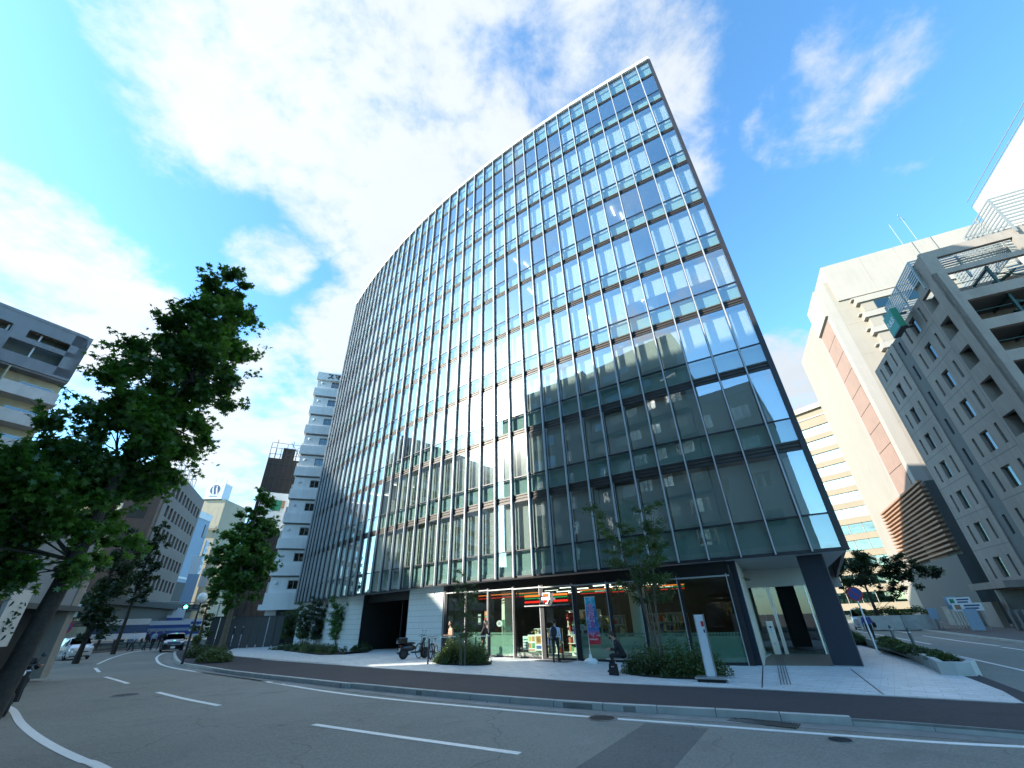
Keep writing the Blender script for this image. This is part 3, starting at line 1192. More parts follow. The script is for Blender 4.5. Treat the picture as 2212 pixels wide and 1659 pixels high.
# ================================================================= RIGHT SIDE: HOTEL, TOWER, OFFICES
HA = math.atan2(.912, .41)
hotel = thing('hotel_building', 'grey concrete hotel on the right with deep stair openings and a dark vertical stripe', 'building', (38.4, 28.0, -.3), HA)
HZ = .3
U = 19.1
pitch = 3.1
rows = []
tops = [27.6 - pitch * k for k in range(9)]
for zt in reversed(tops):
    z1 = zt + HZ - .35
    rows.append((z1 - 1.75, z1, [(4.35, 4.75), (6.0, 7.3), (8.35, 8.75), (13.3, 13.7), (15.0, 16.2), (17.3, 17.7)]))
for band, (xa, xb) in enumerate(((0, 9.8), (12.2, U))):
    m = MB()
    m.M = Matrix.Translation((xa, 0, 0))
    rr = [(a, b, [(u0 - xa, u1 - xa) for u0, u1 in ops if xa <= u0 < xb] + ([(1.5, 3.3)] if xa == 0 else [])) for a, b, ops in rows]
    wall_grid(m, xb - xa, 0, 28.1, rr, t=.3)
    m.build('wall', M_['h_grey'], hotel)
m = MB()
m.M = Matrix.Translation((9.8, 0, 0))
wall_grid(m, 2.4, 0, 28.1, [(a, b - .1, [(1.0, 1.45)]) for a, b, o in rows], t=.3, off=-.12)
m.build('dark_stripe', M_['h_dark'], hotel)
# horizontal and vertical grooves between the precast panels, kept as thin dark inlays
m = MB()
for zt in tops:
    for xa, xb in ((3.6, 9.8), (12.2, U)):
        m.box(xa, xb, -.01, .004, zt + HZ - 2.62, zt + HZ - 2.56)
for x in (3.6, 18.6):
    m.box(x, x + .05, -.01, .004, 0, 28.1)
m.build('panel_joint', M_['h_dark'], hotel, kind='stuff')
pm = {}
rh = random.Random(5)
for (a, b, ops) in rows:
    for (u0, u1) in ops + [(10.8, 11.25)]:
        w = u1 - u0
        lit = (a < 14 and 13 < u0 < 16 and rh.random() < .9) or rh.random() < .16
        key = (round(w, 2), lit)
        if key not in pm:
            pm[key] = (MB().box(0, w, -.30, -.26, 0, b - a).mesh('window', M_['room'] if not lit else M_['curtain']),
                       MB().box(0.05, w - .05, -.25, -.235, 0.05, b - a - .05).mesh('pane', M_['win_dk'] if not lit else M_['green_glass']))
        f = link('window', pm[key][0], hotel, loc=(u0, 0, a))
        link('pane', pm[key][1], f)
    # sloped pocket openings next to the corner
    m = MB()
    m.box(1.5, 3.3, -1.0, -.95, a - .2, b + .1)
    m.add([(1.5, -.3, a), (3.3, -.3, a), (3.3, -1.0, a + .35), (1.5, -1.0, a + .35)], [(0, 1, 2, 3)])
    m.box(3.3, 3.36, -1.0, -.3, a, b)
    m.build('corner_recess', M_['h_grey'], hotel)
# side facade with open stair bays
m = MB()
srows = []
for k in range(9):
    zt = 1.6 + 47.5 * .5445 + HZ - pitch * k
    srows.insert(0, (zt - 2.15, zt, [(.9, 6.6), (7.6, 13.3)]))
srows.append((28.25, 29.75, [(1.0, 6.2)]))
wall_grid(m, 14.5, 0, 30.6, srows, plane='x', t=.35)
m.build('stair_wall', M_['h_grey'], hotel)
MB().box(.0, 3.4, -14.5, -13.9, 0, 30.6).build('rear_wall', M_['h_grey'], hotel)
MB().box(3.3, U, -14.5, -1.1, 0, 27.9).build('body', M_['h_grey'], hotel)
MB().box(.35, 3.3, -.3, -.02, 28.1, 30.5).build('roof_frame', M_['h_grey'], hotel)
MB().box(U - .3, U, -14, -.3, 0, 28.1).build('end_wall', M_['h_grey'], hotel)
for k in range(9):
    z = 1.6 + 47.5 * .5445 + HZ - pitch * k
    m = MB()
    for (y0, y1) in ((-6.4, -1.0), (-13.1, -7.8)):
        ym = (y0 + y1) / 2
        m.bar((1.4, y0, z - 2.9), (1.4, ym, z - 1.4), .9, .12)
        m.bar((2.6, ym, z - 1.4), (2.6, y0, z + .1), .9, .12)
        m.bar((.7, y0, z - 2.0), (.7, ym, z - .55), .06, .1)
        m.bar((.5, ym, z - 3.0), (.5, ym, z), .18)
        m.bar((.55, y1, z - 1.0), (.55, y0, z - 1.0), .05)
        m.bar((.55, ym, z - .2), (3.0, ym, z - .2), .15, .2)
    m.build('stair_flight', M_['h_green'], hotel)
    m = MB()
    m.box(.4, 3.2, -14, -.5, z - 3.1, z - 2.95)
    m.build('landing', M_['h_dark'], hotel)
# louvre screens on the roof
for (xa, xb, ya, yb, z0, z1) in ((-.3, 4.5, -14, -6.5, 31.2, 34.2), (1.5, 9, -6.4, .2, 28.9, 31.0), (4.5, 9.5, -14, -7, 31.0, 33.8)):
    m = MB()
    n = 9
    for k in range(n):
        z = z0 + (z1 - z0) * k / (n - 1)
        for (p, q) in (((xa, ya), (xb, ya)), ((xb, ya), (xb, yb)), ((xb, yb), (xa, yb)), ((xa, yb), (xa, ya))):
            m.bar((*p, z), (*q, z), .05, .16)
    m.build('louvre_slats', M_['louvre_steel'], hotel, kind='stuff')
    m = MB()
    for (x, y) in ((xa, ya), (xb, ya), (xb, yb), (xa, yb), ((xa + xb) / 2, yb), (xa, (ya + yb) / 2)):
        m.bar((x, y, z0 - 1.2), (x, y, z1), .14)
    m.build('screen_post', M_['louvre_steel'], hotel, kind='stuff')
# ground storey: canopy, dark entrance
MB().box(12.3, 18.9, 0.0, 1.8, 3.2, 3.75).build('canopy', M_['h_grey'], hotel)
m = MB()
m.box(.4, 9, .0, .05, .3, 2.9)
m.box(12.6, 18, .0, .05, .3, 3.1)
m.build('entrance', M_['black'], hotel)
# low planted walls and green sign in front
gw = thing('garden_wall', 'rough pale stone garden wall in front of the grey hotel', 'wall', (*gs(2230, 1441).xy, -.2), R_(90 - 24))
MB().box(-4.5, 3.5, 0, .35, -.2, 1.75).build('wall', M_['sandst'], gw)
MB().box(-4.6, 3.6, -.04, .4, 1.75, 1.83).build('coping', M_['h_grey'], gw)
MB().box(-7.8, -4.9, -.4, .1, -.2, 2.1).build('end_block', M_['h_grey'], gw)

# projecting square sign
sg = thing('hotel_sign', 'projecting green square hotel sign with pale monogram near the roof', 'sign', (0, 0, 0), 0)
sc = Vector((38.4 + .41 * 6.5, 28.0 + .912 * 6.5, 27.3))
sg.location = sc
sg.rotation_euler = (0, 0, HA)
MB().box(-1.1, 1.1, 1.05, 1.6, -1.15, 1.15).build('box', [M_['green_s']], sg, bevel=.02)
MB().box(-1.04, 1.04, 1.6, 1.62, -1.1, 1.1).build('face', M_['green_s'], sg)
m = MB().box(-1.1, 1.1, 1.0, 1.62, -1.25, -1.15)
m.box(-.1, .1, 0, 1.1, .8, .95)
m.box(-.1, .1, 0, 1.1, -.95, -.8)
m.build('bracket', M_['steel_dk'], sg)
text_mesh('R&B', .95, M_['sign_w'], 'lettering', .02, sg, face_mat((0, 1.63, 0), (-1, 0, 0), (0, 0, 1)))

# ---- beige tower
tower = thing('hotel_tower', 'tall cream tower with stepped balcony bands and brown panels behind the grey hotel', 'building', (55.9, 57.5, -.3), HA)
m = MB()
m.box(.0, 30, -34, -1.5, 0, 53.7)
m.build('wall', M_['cream'], tower)
MB().box(-.25, 9, -36, -2.2, 49.0, 57.0).build('upper_wall', M_['cream2'], tower)
MB().box(-.02, 7.9, -1.5, .0, 0, 52.4).build('left_wing', M_['cream2'], tower)
m = MB()
for k in range(14):
    z = 46.5 - 3.3 * k
    MB().box(1.3, 7.2, -.02, .10, z - 3.2, z).build('brown_panel', M_['brownp'], tower)
MB().box(.3, 7.6, -.02, .4, 46.9, 52.6).build('wing_top', M_['cream2'], tower)
# balcony bands on the face towards the square (x = 0 plane, facing -x)
for k in range(11):
    z = 48.1 - 3.1 * k
    m = MB()
    m.box(-1.3, 0.0, -31.5, -4.0, z - 1.05, z)
    m.box(-1.0, 0.0, -31.5, -3.6, z - .0, z + .25)
    m.build('balcony', M_['cream2'], tower)
    m = MB()
    m.box(-1.0, 0, -31.5, -4.5, z - 3.1, z - 1.05)
    m.build('recessed_wall', M_['cream'], tower)
    for j in range(6):
        y = -7.2 - 4.2 * j
        f = MB().box(-1.04, -.9, y - 1.05, y + 1.05, z - 2.85, z - 1.2).build('window', M_['room'], tower)
        MB().box(-1.08, -1.05, y - .98, y + .98, z - 2.8, z - 1.25).build('pane', M_['green_glass'], f)
m = MB()
for y in (-8, -13, -18, -23, -28):
    m.box(-.26, -.24, y, y + .05, 49, 57)
for z in (8, 14, 20, 26, 32, 38, 44):
    m.box(-.012, .0, -4, -1.5, z, z + .05)
m.build('panel_joint', M_['h_grey'], tower, kind='stuff')
# roof antennas
for (px_, py_, hgt, lab) in ((1945, 520, 4.5, 'plain thin mast on the roof edge of the cream tower'), (1972, 505, 5, 'mast with short cross arms on the roof of the cream tower')):
    d = px_dir(px_, py_)
    k = 84 / d.xy.length
    b = Vector((d.x * k, d.y * k, 53.4 + 2.5))
    a = thing('roof_antenna', lab, 'antenna', b, .5)
    MB().tube([(0, 0, -1), (0, 0, hgt)], .05, 6).build('mast', M_['louvre_steel'], a)
    if 'arms' in lab:
        m = MB()
        m.bar((-1.1, 0, hgt - .4), (1.1, 0, hgt - .1), .05)
        m.bar((-.8, .3, hgt - 1), (.7, -.2, hgt - .8), .05)
        m.build('arm', M_['louvre_steel'], a)

# ---- white building at the very right edge, above the hotel
d1, d2 = px_dir(2212, 335), px_dir(2170, 460)
b = Vector((d1.x, d1.y)).normalized() * 62
wb = thing('white_building', 'white rendered building rising behind the hotel at the right frame edge', 'building', (45.5, 22.0, -.3), HA)
MB().box(-1.2, 12, -14, -3.2, 0, 41.5).build('wall', M_['white_b'], wb)
m = MB()
m.bar((-1.3, -3.1, 41.6), (12, -3.1, 41.6), .06)
m.bar((-1.3, -3.1, 42.4), (12, -3.1, 42.4), .06)
m.bar((-1.3, -3.1, 42.4), (-1.3, -14, 42.4), .06)
for k in range(6):
    m.bar((-1.3, -3.1 - 2 * k, 41.5), (-1.3, -3.1 - 2 * k, 42.4), .05)
m.build('railing', M_['louvre_steel'], wb)

# ---- cream office with long window bands
oa = Vector((67.7, 131.0)); ob = Vector((94.4, 90.5))
dd = (oa - ob)
ow = dd.length
off = thing('banded_office', 'cream office block with long mirror window bands at the end of the right street', 'building', (ob.x, ob.y, -.5), math.atan2(dd.y, dd.x))
n = 13
fh = 3.72
topz = 51.5
MB().box(0, ow, -18, -.35, 0, topz).build('wall', M_['cream3'], off)
MB().box(-.3, ow + .3, -18, .5, topz - .2, topz + 1.2).build('parapet', M_['cream'], off)
m = MB()
for k in range(14):
    x = 1 + k * 3.6
    m.lathe([(.9, topz + 1.2), (.75, topz + 1.6), (.1, topz + 1.9)], 10, x, -1.2)
m.build('roof_dome', M_['white'], off)
m = MB()
for k in range(4):
    m.box(2 + k * 12, 11 + k * 12, -.34, -.2, topz - 2.3, topz - 1.9)
m.build('vent_slot', M_['alu_dk'], off)
for k in range(n):
    z = topz - 3.4 - fh * k
    MB().box(0, ow, -.35, .0, z - 1.35, z - .05).build('spandrel', M_['cream3'], off)
    MB().box(-.05, ow + .05, -.3, .28, z - 1.5, z - 1.35).build('ledge', M_['cream3'], off)
    MB().box(0, ow, -.30, -.26, z - fh, z - 1.35).build('blind_row', M_['room'], off)
    m = MB()
    nn = 16
    for j in range(nn + 1):
        x = j * ow / nn
        m.box(x - .05, x + .05, -.25, -.05, z - fh - .05, z - 1.35)
    m.build('window_bars', M_['cream2'], off, kind='stuff')
    for j in range(nn):
        x = j * ow / nn
        key = ('of', k > 6)
        if key not in pm:
            pm[key] = MB().box(.05, ow / nn - .05, -.2, -.16, 0, fh - 1.37).mesh('pane', M_['green_glass'] if k > 6 else M_['sky_glass'])
        link('pane', pm[key], off, loc=(x, 0, z - fh))
for k, px_ in enumerate((1730, 1845, 1910)):
    pass

# ---- louvred building
d1 = px_dir(*[v * 2212 / 2360 for v in (1760 + 680 / 2.552, 850 + 850 / 2.552)])
d2 = px_dir(*[v * 2212 / 2360 for v in (1760 + 800 / 2.552, 850 + 740 / 2.552)])
a = d1.xy.normalized() * 100
b = d2.xy.normalized() * 85
e = b + (b - a) * .6
dd = a - e
lb = thing('louvred_building', 'low building screened with rows of orange brown horizontal slats', 'building', (e.x, e.y, -.5), math.atan2(dd.y, dd.x))
w = dd.length
MB().box(.3, w - .3, -12, -.8, 0, 16.6).build('wall', M_['b_dark'], lb)
for k in range(16):
    z = 8.1 + k * .56
    m = MB()
    m.box(0, w, -.5, 0, z, z + .22)
    m.box(w - .4, w, -12, -.5, z, z + .22)
    m.build('slat', M_['slat_or'], lb)
MB().box(0, w, -1, -.1, 0, 7.6).build('base', M_['b_dark'], lb)
# ================================================================= LEFT SIDE
# ---- white narrow tower right beside the curved block
a = Vector((math.sin(R_(-21.5)), math.cos(R_(-21.5)))) * 57.2
b = Vector((math.sin(R_(-29.0)), math.cos(R_(-29.0)))) * 58.0
dd = b - a
w = dd.length
wt = thing('white_tower', 'slim white hotel tower of stacked balconies left of the curved glass block', 'building', (a.x, a.y, 0), math.atan2(dd.y, dd.x))
MB().box(-2, w - .25, -14, -1.25, 0, 33.4).build('wall', M_['white_w'], wt)
bots = [3.84 + 2.91 * k for k in range(10)]
pmw = {}
pmw['vent'] = MB().lathe([(.0, 0), (.16, .0), (.17, .08), (.11, .16), (0.02, .18)], 12)
for k, z in enumerate(bots):
    top = 33.8 if k == 9 else None
    zz1 = z + 1.15
    m = MB()
    m.box(-2, w, -1.3, 0, z, zz1)
    m.build('balcony', M_['white_w'], wt)
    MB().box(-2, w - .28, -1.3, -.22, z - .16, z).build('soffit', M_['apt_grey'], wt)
    m = MB()
    m.M = Matrix.Translation((0, -.35, 0))
    ops = [(w - 3.15, w - 2.05)]
    sl = [(w - 5.05 - j * .48, w - 4.8 - j * .48) for j in range(3)]
    h1 = (33.75 if k == 9 else bots[k + 1]) - .16
    mm = MB()
    mm.M = Matrix.Translation((-2, 0, 0))
    wall_grid(mm, w + 1.9 - .1, zz1, h1, [(z + 1.15, z + 1.5, [(u + 2, v + 2) for u, v in sl]), (z + 1.5, z + 2.45, [(u + 2, v + 2) for u, v in sl + ops]), (z + 2.45, z + 2.60, [(u + 2, v + 2) for u, v in sl])], t=.25, off=-.3)
    mm.build('front_wall', M_['white_w'], wt)
    fr = MB()
    u, v = ops[0]
    for (x0, x1, za, zb) in ((u, u + .07, z + 1.5, z + 2.45), (v - .07, v, z + 1.5, z + 2.45), (u, v, z + 1.5, z + 1.57), (u, v, z + 2.38, z + 2.45), ((u + v) / 2 - .03, (u + v) / 2 + .03, z + 1.5, z + 2.45)):
        fr.box(x0, x1, -.45, -.38, za, zb)
    f = fr.build('window', M_['louvre_steel'], wt)
    MB().box(u, v, -.5, -.47, z + 1.5, z + 2.45).build('pane', M_['win_dk'], f)
    MB().box(u, v, -.6, -.55, z + 1.5, z + 2.45).build('curtain', M_['curtain'], f)
    mv = MB()
    mv.M = Matrix.Translation((w - .85, -.3, z + 2.15)) @ Matrix.Rotation(R_(-90), 4, 'X')
    mv.lathe([(.0, 0), (.16, .0), (.17, .08), (.11, .16), (0.02, .18)], 12)
    mv.build('round_vent', M_['sign_w'], wt, smooth=True)
    if k < 9:
        MB().box(w - .3, w + .38, -4.2, -2.6, z + .9, z + 2.4).build('side_box', M_['apt_white'], wt)
MB().box(-2, w, -1.3, -.02, 32.6, 33.8).build('parapet', M_['white_w'], wt)
MB().box(-2, w + .35, -1.6, .02, 3.3, 3.84).build('base_slab', M_['white_w'], wt)
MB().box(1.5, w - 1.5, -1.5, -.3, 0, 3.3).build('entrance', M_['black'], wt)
text_mesh('スマイル', .95, M_['ink'], 'lettering', .03, wt, face_mat((w - 3.2, .03, 33.18), (-1, 0, 0), (0, 0, 1)), bold=.02)

# ---- black netted building with banner
a = Vector((math.sin(R_(-28.0)), math.cos(R_(-28.0)))) * 66
b = Vector((math.sin(R_(-32.2)), math.cos(R_(-32.2)))) * 66
dd = b - a
w = dd.length
nb = thing('netted_building', 'building wrapped in black scaffold netting behind the white tower', 'building', (a.x, a.y, 0), math.atan2(dd.y, dd.x))
MB().box(0, w, -9, 0, 0, 22.8).build('net_wall', M_['net'], nb)
MB().box(w - 3.2, w - 1.6, -8, 0, 22.8, 24.5).build('net_step', M_['net'], nb)
m = MB()
for k in range(8):
    x = w * k / 7
    m.bar((x, .06, 0), (x, .06, 25.6 - (k % 3) * .6), .07)
    m.bar((x, -3, 22), (x, -3, 25.2 - (k % 2) * .8), .06)
for z in [2.0 * j for j in range(12)] + [23.4, 24.3, 25.1]:
    m.bar((0, .08, z), (w, .08, z), .05)
m.bar((1, .1, 25), (w * .6, .1, 23), .06)
m.bar((.5, .1, 22.8), (w * .5, .1, 25.4), .06)
m.build('scaffold_tube', M_['steel_dk'], nb, kind='stuff')
ba = thing('site_banner', 'white contractor banner with green mark hung on the black netting', 'banner', (0, 0, 0))
dl = px_dir(588, 1105)
kk = 65.6 / dl.xy.length
ba.location = (dl.x * kk, dl.y * kk, EYE + dl.z * kk)
ba.rotation_euler = nb.rotation_euler
bw, bh = 3.6, 5.0
m = MB()
vs, fs = [], []
for j in range(9):
    for i in range(7):
        vs.append((-bw / 2 + bw * i / 6, .12 + .05 * math.sin(i * 1.7 + j * .9), -bh / 2 + bh * j / 8))
for j in range(8):
    for i in range(6):
        fs.append((j * 7 + i, j * 7 + i + 1, j * 7 + i + 8, j * 7 + i + 7))
m.add(vs, fs)
m.build('sheet', M_['sign_w'], ba, smooth=True)
MB().box(-.9, .3, .2, .24, .1, 1.5).build('green_mark', M_['green_s'], ba)
MB().box(-1.3, -.9, .2, .24, .5, 1.5).build('orange_mark', M_['slat_or'], ba)
m = MB()
m.tube([(1.3, .22, -1.3), (.8, .22, -1.05), (.2, .22, -1.2), (-.3, .22, -1.0), (-1.2, .22, -1.25)], .05, 6)
m.tube([(1.2, .22, -1.8), (.5, .22, -1.6), (-.2, .22, -1.85), (-1.0, .22, -1.6)], .06, 6)
m.build('signature_print', M_['ink'], ba)

# site fence at the foot of it
fa, fb = c2(1440, 905), c2(1800, 890)
fa = Vector((math.sin(R_(-33.2)), math.cos(R_(-33.2)))) * 52
fb = Vector((math.sin(R_(-26.5)), math.cos(R_(-26.5)))) * 52
dd = fa - fb
sf = thing('site_fence', 'black panelled site fence beside the curved building', 'fence', (fb.x, fb.y, 0), math.atan2(dd.y, dd.x))
nf = 9
for k in range(nf):
    MB().box(k * dd.length / nf + .03, (k + 1) * dd.length / nf - .03, -.05, 0, .05, 2.6).build('panel', M_['steel_dk'], sf)
MB().box(0, dd.length, .0, .05, 2.55, 2.65).build('rail', M_['alu_dk'], sf)

# ---- brown tiled office
c = Vector((math.sin(R_(-40.6)), math.cos(R_(-40.6)))) * 92
r = Vector((math.sin(R_(-37.15)), math.cos(R_(-37.15)))) * 115
dd = c - r
w = dd.length
bb = thing('tiled_office', 'brown tiled office block with rows of slim windows down the left street', 'building', (r.x, r.y, 0), math.atan2(dd.y, dd.x))
H = 26.6
ang_l = math.atan2(dd.y, dd.x)
rowz = [8.0 + 3.62 * k for k in range(5)]
nwin = 9
m = MB()
rws = []
for z in rowz:
    rws.append((z, z + 1.9, [(1.2 + (w - 2.6) * j / nwin, 1.2 + (w - 2.6) * j / nwin + 1.35) for j in range(nwin)]))
rws.insert(0, (4.3, 6.2, [(6 + 1.9 * j, 7.2 + 1.9 * j) for j in range(7)]))
wall_grid(m, w, 0, H, rws, t=.35)
m.build('wall', M_['brick_t'], bb)
MB().box(.3, w, -16, -.5, 0, H).build('body', M_['brick_t'], bb)
rr = random.Random(3)
wk = {}
for (z, z1, ops) in rws:
    for j, (u, v) in enumerate(ops):
        lit = (z, j) in () or (rr.random() < .30 and z > 7)
        key = (round(v - u, 2), lit)
        if key not in wk:
            wk[key] = (MB().box(0, v - u, -.34, -.30, 0, z1 - z).mesh('window', M_['curtain'] if lit else M_['room']), MB().box(0, v - u, -.28, -.26, 0, z1 - z).mesh('pane', M_['sky_glass'] if lit else M_['win_dk']))
        f = link('window', wk[key][0], bb, loc=(u, 0, z))
        link('pane', wk[key][1], f)
# left face (x = w plane, facing +x), runs towards -y
dl_ = 26
m = MB()
m.box(w - .3, w, -dl_, 0, 0, H)
m.build('side_wall', M_['brick_t'], bb)
for k in range(6):
    z = 7.0 + 3.62 * k
    MB().box(w - .1, w + .05, -4.2, -1.9, z, z + 1.9).build('dark_opening', M_['black'], bb)
    f = MB().box(w, w + .12, -24, -5.2, z + .1, z + 2.2).build('window_band', M_['frame'], bb)
    for j in range(6):
        y = -5.4 - j * 3.05
        MB().box(w + .10, w + .16, y - 2.9, y, z + .2, z + 2.1).build('pane', M_['sky_glass'] if (j + k) % 3 == 0 else M_['win_dk'], f)
    if k in (3, 4):
        MB().box(w + .17, w + .22, -8.2, -6.2, z + .3, z + 2.0).build('red_lit_glazing', M_['red'], bb)  # flat red colour stands in for the glow of illuminated glazing
    MB().box(w, w + .5, -24.2, -5.0, z - .35, z + .05).build('ledge', M_['frame'], bb)
# roof steelwork
m = MB()
for k in range(5):
    x = w - 6 - k * 3.2
    m.bar((x, -1.5, H), (x, -1.5, H + 3.2), .1)
    m.bar((x, -4.5, H), (x, -4.5, H + 3.2), .1)
    if k:
        for y in (-1.5, -4.5):
            m.bar((x, y, H + 3.2), (x + 3.2, y, H + 3.2), .1)
            m.bar((x, y, H), (x + 3.2, y, H + 3.2), .07)
            m.bar((x, y, H + 1.6), (x + 3.2, y, H + 1.6), .07)
    m.bar((x, -1.5, H + 3.2), (x, -4.5, H + 3.2), .1)
m.build('roof_frame', M_['louvre_steel'], bb, kind='stuff')
# shop signs at its foot
for (x, wd, z, txt) in ((w - 12.5, 6.5, 3.1, 'LAWSON'), (w + 3.0, 5.0, 2.7, 'ENEOS')):
    pass

# ---- blue building, with vertical sign
c = Vector((math.sin(R_(-37.3)), math.cos(R_(-37.3)))) * 122
e = Vector((math.sin(R_(-36.0)), math.cos(R_(-36.0)))) * 127
f2 = Vector((math.sin(R_(-34.9)), math.cos(R_(-34.9)))) * 150
dd = c - e
bl = thing('blue_building', 'narrow pale blue building with a louvred top window on the left street', 'building', (e.x, e.y, 0), math.atan2(dd.y, dd.x))
w = dd.length
MB().box(0, w + 3, -10, 0, 0, 25.4).build('wall', M_['bluew'], bl)
MB().box(-.15, w + 3, -25, .15, 24.4, 25.9).build('parapet', M_['white_w'], bl)
f = MB().box(.1, 1.6, 0, .1, 20.6, 23.4).build('window', M_['black'], bl)
m = MB()
for k in range(5):
    m.box(.2 + k * .3, .28 + k * .3, .1, .2, 20.6, 23.4)
m.build('bars', M_['sign_w'], f)
MB().box(.2, w - .2, 0, .1, 11.5, 11.9).build('ledge', M_['white_w'], bl)
MB().box(0, w + 3, .02, .2, 0, 10.8).build('lower_wall', M_['b_dark'], bl)
ms = MB().box(-.1, 0, -24, 0, 0, 24.4)
ms.build('side_wall', M_['white_w'], bl)
vs_ = thing('vertical_sign', 'tall white vertical sign with dark characters beside the blue building', 'sign', (e.x, e.y, 0), math.atan2(dd.y, dd.x))
MB().box(-1.5, -.25, .3, .6, 9.8, 20.2).build('box', M_['sign_w'], vs_)
text_mesh('ニ\nッ\nク\n\n\n', 1.0, M_['ink'], 'lettering', .01, vs_, face_mat((-.87, .62, 15.2), (-1, 0, 0), (0, 0, 1))) if False else None
for k, ch in enumerate('ニックホテル'):
    text_mesh(ch, 1.05, M_['navy'], 'character', .01, vs_, face_mat((-.87, .62, 19.4 - 1.42 * k), (-1, 0, 0), (0, 0, 1)))

# ---- tan building with the big roof sign
c = Vector((math.sin(R_(-37.6)), math.cos(R_(-37.6)))) * 141
e = Vector((math.sin(R_(-35.0)), math.cos(R_(-35.0)))) * 137
dd = c - e
w = dd.length
tb = thing('tan_building', 'tan windowless building carrying a large rooftop sign box', 'building', (e.x, e.y, 0), math.atan2(dd.y, dd.x))
MB().box(.5, w, -12, 0, 0, 32.4).build('wall', M_['tan_w'], tb)
MB().box(.5, w + 1.5, .3, .9, 24.6, 25.2).build('ledge', M_['tan_w'], tb)
MB().box(-3.0, .5, -12, -.5, 0, 19.6).build('annex', M_['tan_w'], tb)
rs = thing('rooftop_sign', 'white rooftop sign box with a round navy emblem of two leaning figures', 'sign', (e.x, e.y, 32.5), math.atan2(dd.y, dd.x))
sw = 4.7
sx = w - 1.0
MB().box(sx - sw, sx, -3.2, .3, 0, 4.3).build('box', [M_['sign_w']], rs)
MB().box(sx - sw + .02, sx + .02, -3.2, .32, -.25, 0).build('under_frame', M_['steel_dk'], rs)
mm = MB()
mm.M = Matrix.Translation((sx - sw / 2, .3, 2.55)) @ Matrix.Rotation(R_(-90), 4, 'X')
mm.lathe([(1.3, 0), (1.3, .03)], 28)
mm.build('emblem', M_['navy'], rs)
for k in (0, 1):
    xx = sx - sw / 2 + .45 - .95 * k
    q = MB()
    q.add([(xx + .35, .34, 3.0), (xx - .02, .34, 3.0), (xx - .45, .34, 1.35), (xx - .08, .34, 1.35), (xx + .35, .37, 3.0), (xx - .02, .37, 3.0), (xx - .45, .37, 1.35), (xx - .08, .37, 1.35)], [(0, 1, 2, 3), (7, 6, 5, 4), (0, 4, 5, 1), (1, 5, 6, 2), (2, 6, 7, 3), (3, 7, 4, 0)])
    q.sphere((xx + .1, .34, 3.28), .2, 10, 6, 1, .3, 1)
    q.build('figure', M_['sign_w'], rs)
text_mesh('FINANCIAL', .42, M_['navy'], 'lettering', .01, rs, face_mat((sx - sw / 2, .32, .75), (-1, 0, 0), (0, 0, 1)))
m = MB()
for x in (sx - 1, sx - 2.6, sx - 4):
    m.bar((x, -1, 4.3), (x, -1, 4.3 + 1.4 + (x % 1)), .05)
    m.bar((x - .4, -1, 5.3), (x + .4, -1, 5.3), .04)
m.build('antenna', M_['louvre_steel'], rs)

# ---- apartment block at the left edge
a0 = Vector((math.sin(R_(-51.75)), math.cos(R_(-51.75)))) * 66
u_ = Vector((-.49, -.87)).normalized()
a1 = a0 + u_ * 39.9
apt = thing('apartment_block', 'long grey and cream apartment block with open balconies at the left edge', 'building', (a0.x, a0.y, 0), math.atan2(u_.y, u_.x))
# local x runs from the right corner to the left; outward normal must face the camera
u3 = Vector((u_.x, u_.y, 0))
nrm = Vector((-u_.y, u_.x))
flip = nrm.dot(-a0) < 0
if flip:
    apt.location = (a1.x, a1.y, 0)
    apt.rotation_euler = (0, 0, math.atan2(-u_.y, -u_.x))
LEN = 39.9


def AX(x):       # distance from the right corner -> local x
    return LEN - x if flip else x


def abox(m, x0, x1, y0, y1, z0, z1):
    return m.box(AX(x0), AX(x1), y0, y1, z0, z1)


m = MB()
abox(m, .0, LEN, -12, -1.6, 0, 32.6)
m.build('wall', M_['ylw_w'], apt)
m = MB()
m.add([(AX(0), -12, 26), (AX(0), 0, 27.5), (AX(.0), 0, 31.4), (AX(.5), 0, 33.2), (AX(.5), -12, 33.2), (AX(0), -12, 31.4), (AX(1.5), -12, 26), (AX(1.5), 0, 27.5), (AX(1.5), 0, 33.2), (AX(1.5), -12, 33.2)],
      [(0, 1, 2, 3, 4, 5), (1, 7, 8, 3, 2), (3, 8, 9, 4)])
m.build('corner_wall', M_['apt_grey'], apt)
# two grey top storeys, each with long openings
mw = MB()
mm_rows = []
def wall_a(m, x0, x1, z0, z1, rows):
    z = z0
    for za, zb, ops in rows:
        abox(m, x0, x1, -.3, 0, z, za)
        u = x0
        for ua, ub in ops:
            if ua > u: abox(m, u, ua, -.3, 0, za, zb)
            u = ub
        if x1 > u: abox(m, u, x1, -.3, 0, za, zb)
        z = zb
    abox(m, x0, x1, -.3, 0, z, z1)
wall_a(mw, 0, LEN, 27.2, 33.3, [(28.5, 30.0, [(.8, 6.0), (7.2, 13), (14.5, 20), (22, 28), (30, 37)]), (30.6, 31.6, [(.7, 5.0), (6.3, 12), (14.5, 20), (22, 28), (30, 37)])])
mw.build('upper_wall', M_['apt_grey'], apt)
m = MB(); abox(m, 0, LEN, -1.7, -.2, 27.0, 27.35); abox(m, 0.5, LEN, -12, .05, 33.0, 33.35); m.build('slab', M_['apt_grey'], apt)
m = MB(); abox(m, .8, LEN - 2, -1.55, -1.5, 28.4, 31.9); m.build('recess_wall', M_['room'], apt)
m = MB()
for k in range(14):
    abox(m, 1.2 + k * 2.6, 1.35 + k * 2.6, -.6, -.5, 28.3, 31.7)
m.build('screen', M_['frame'], apt, kind='stuff')
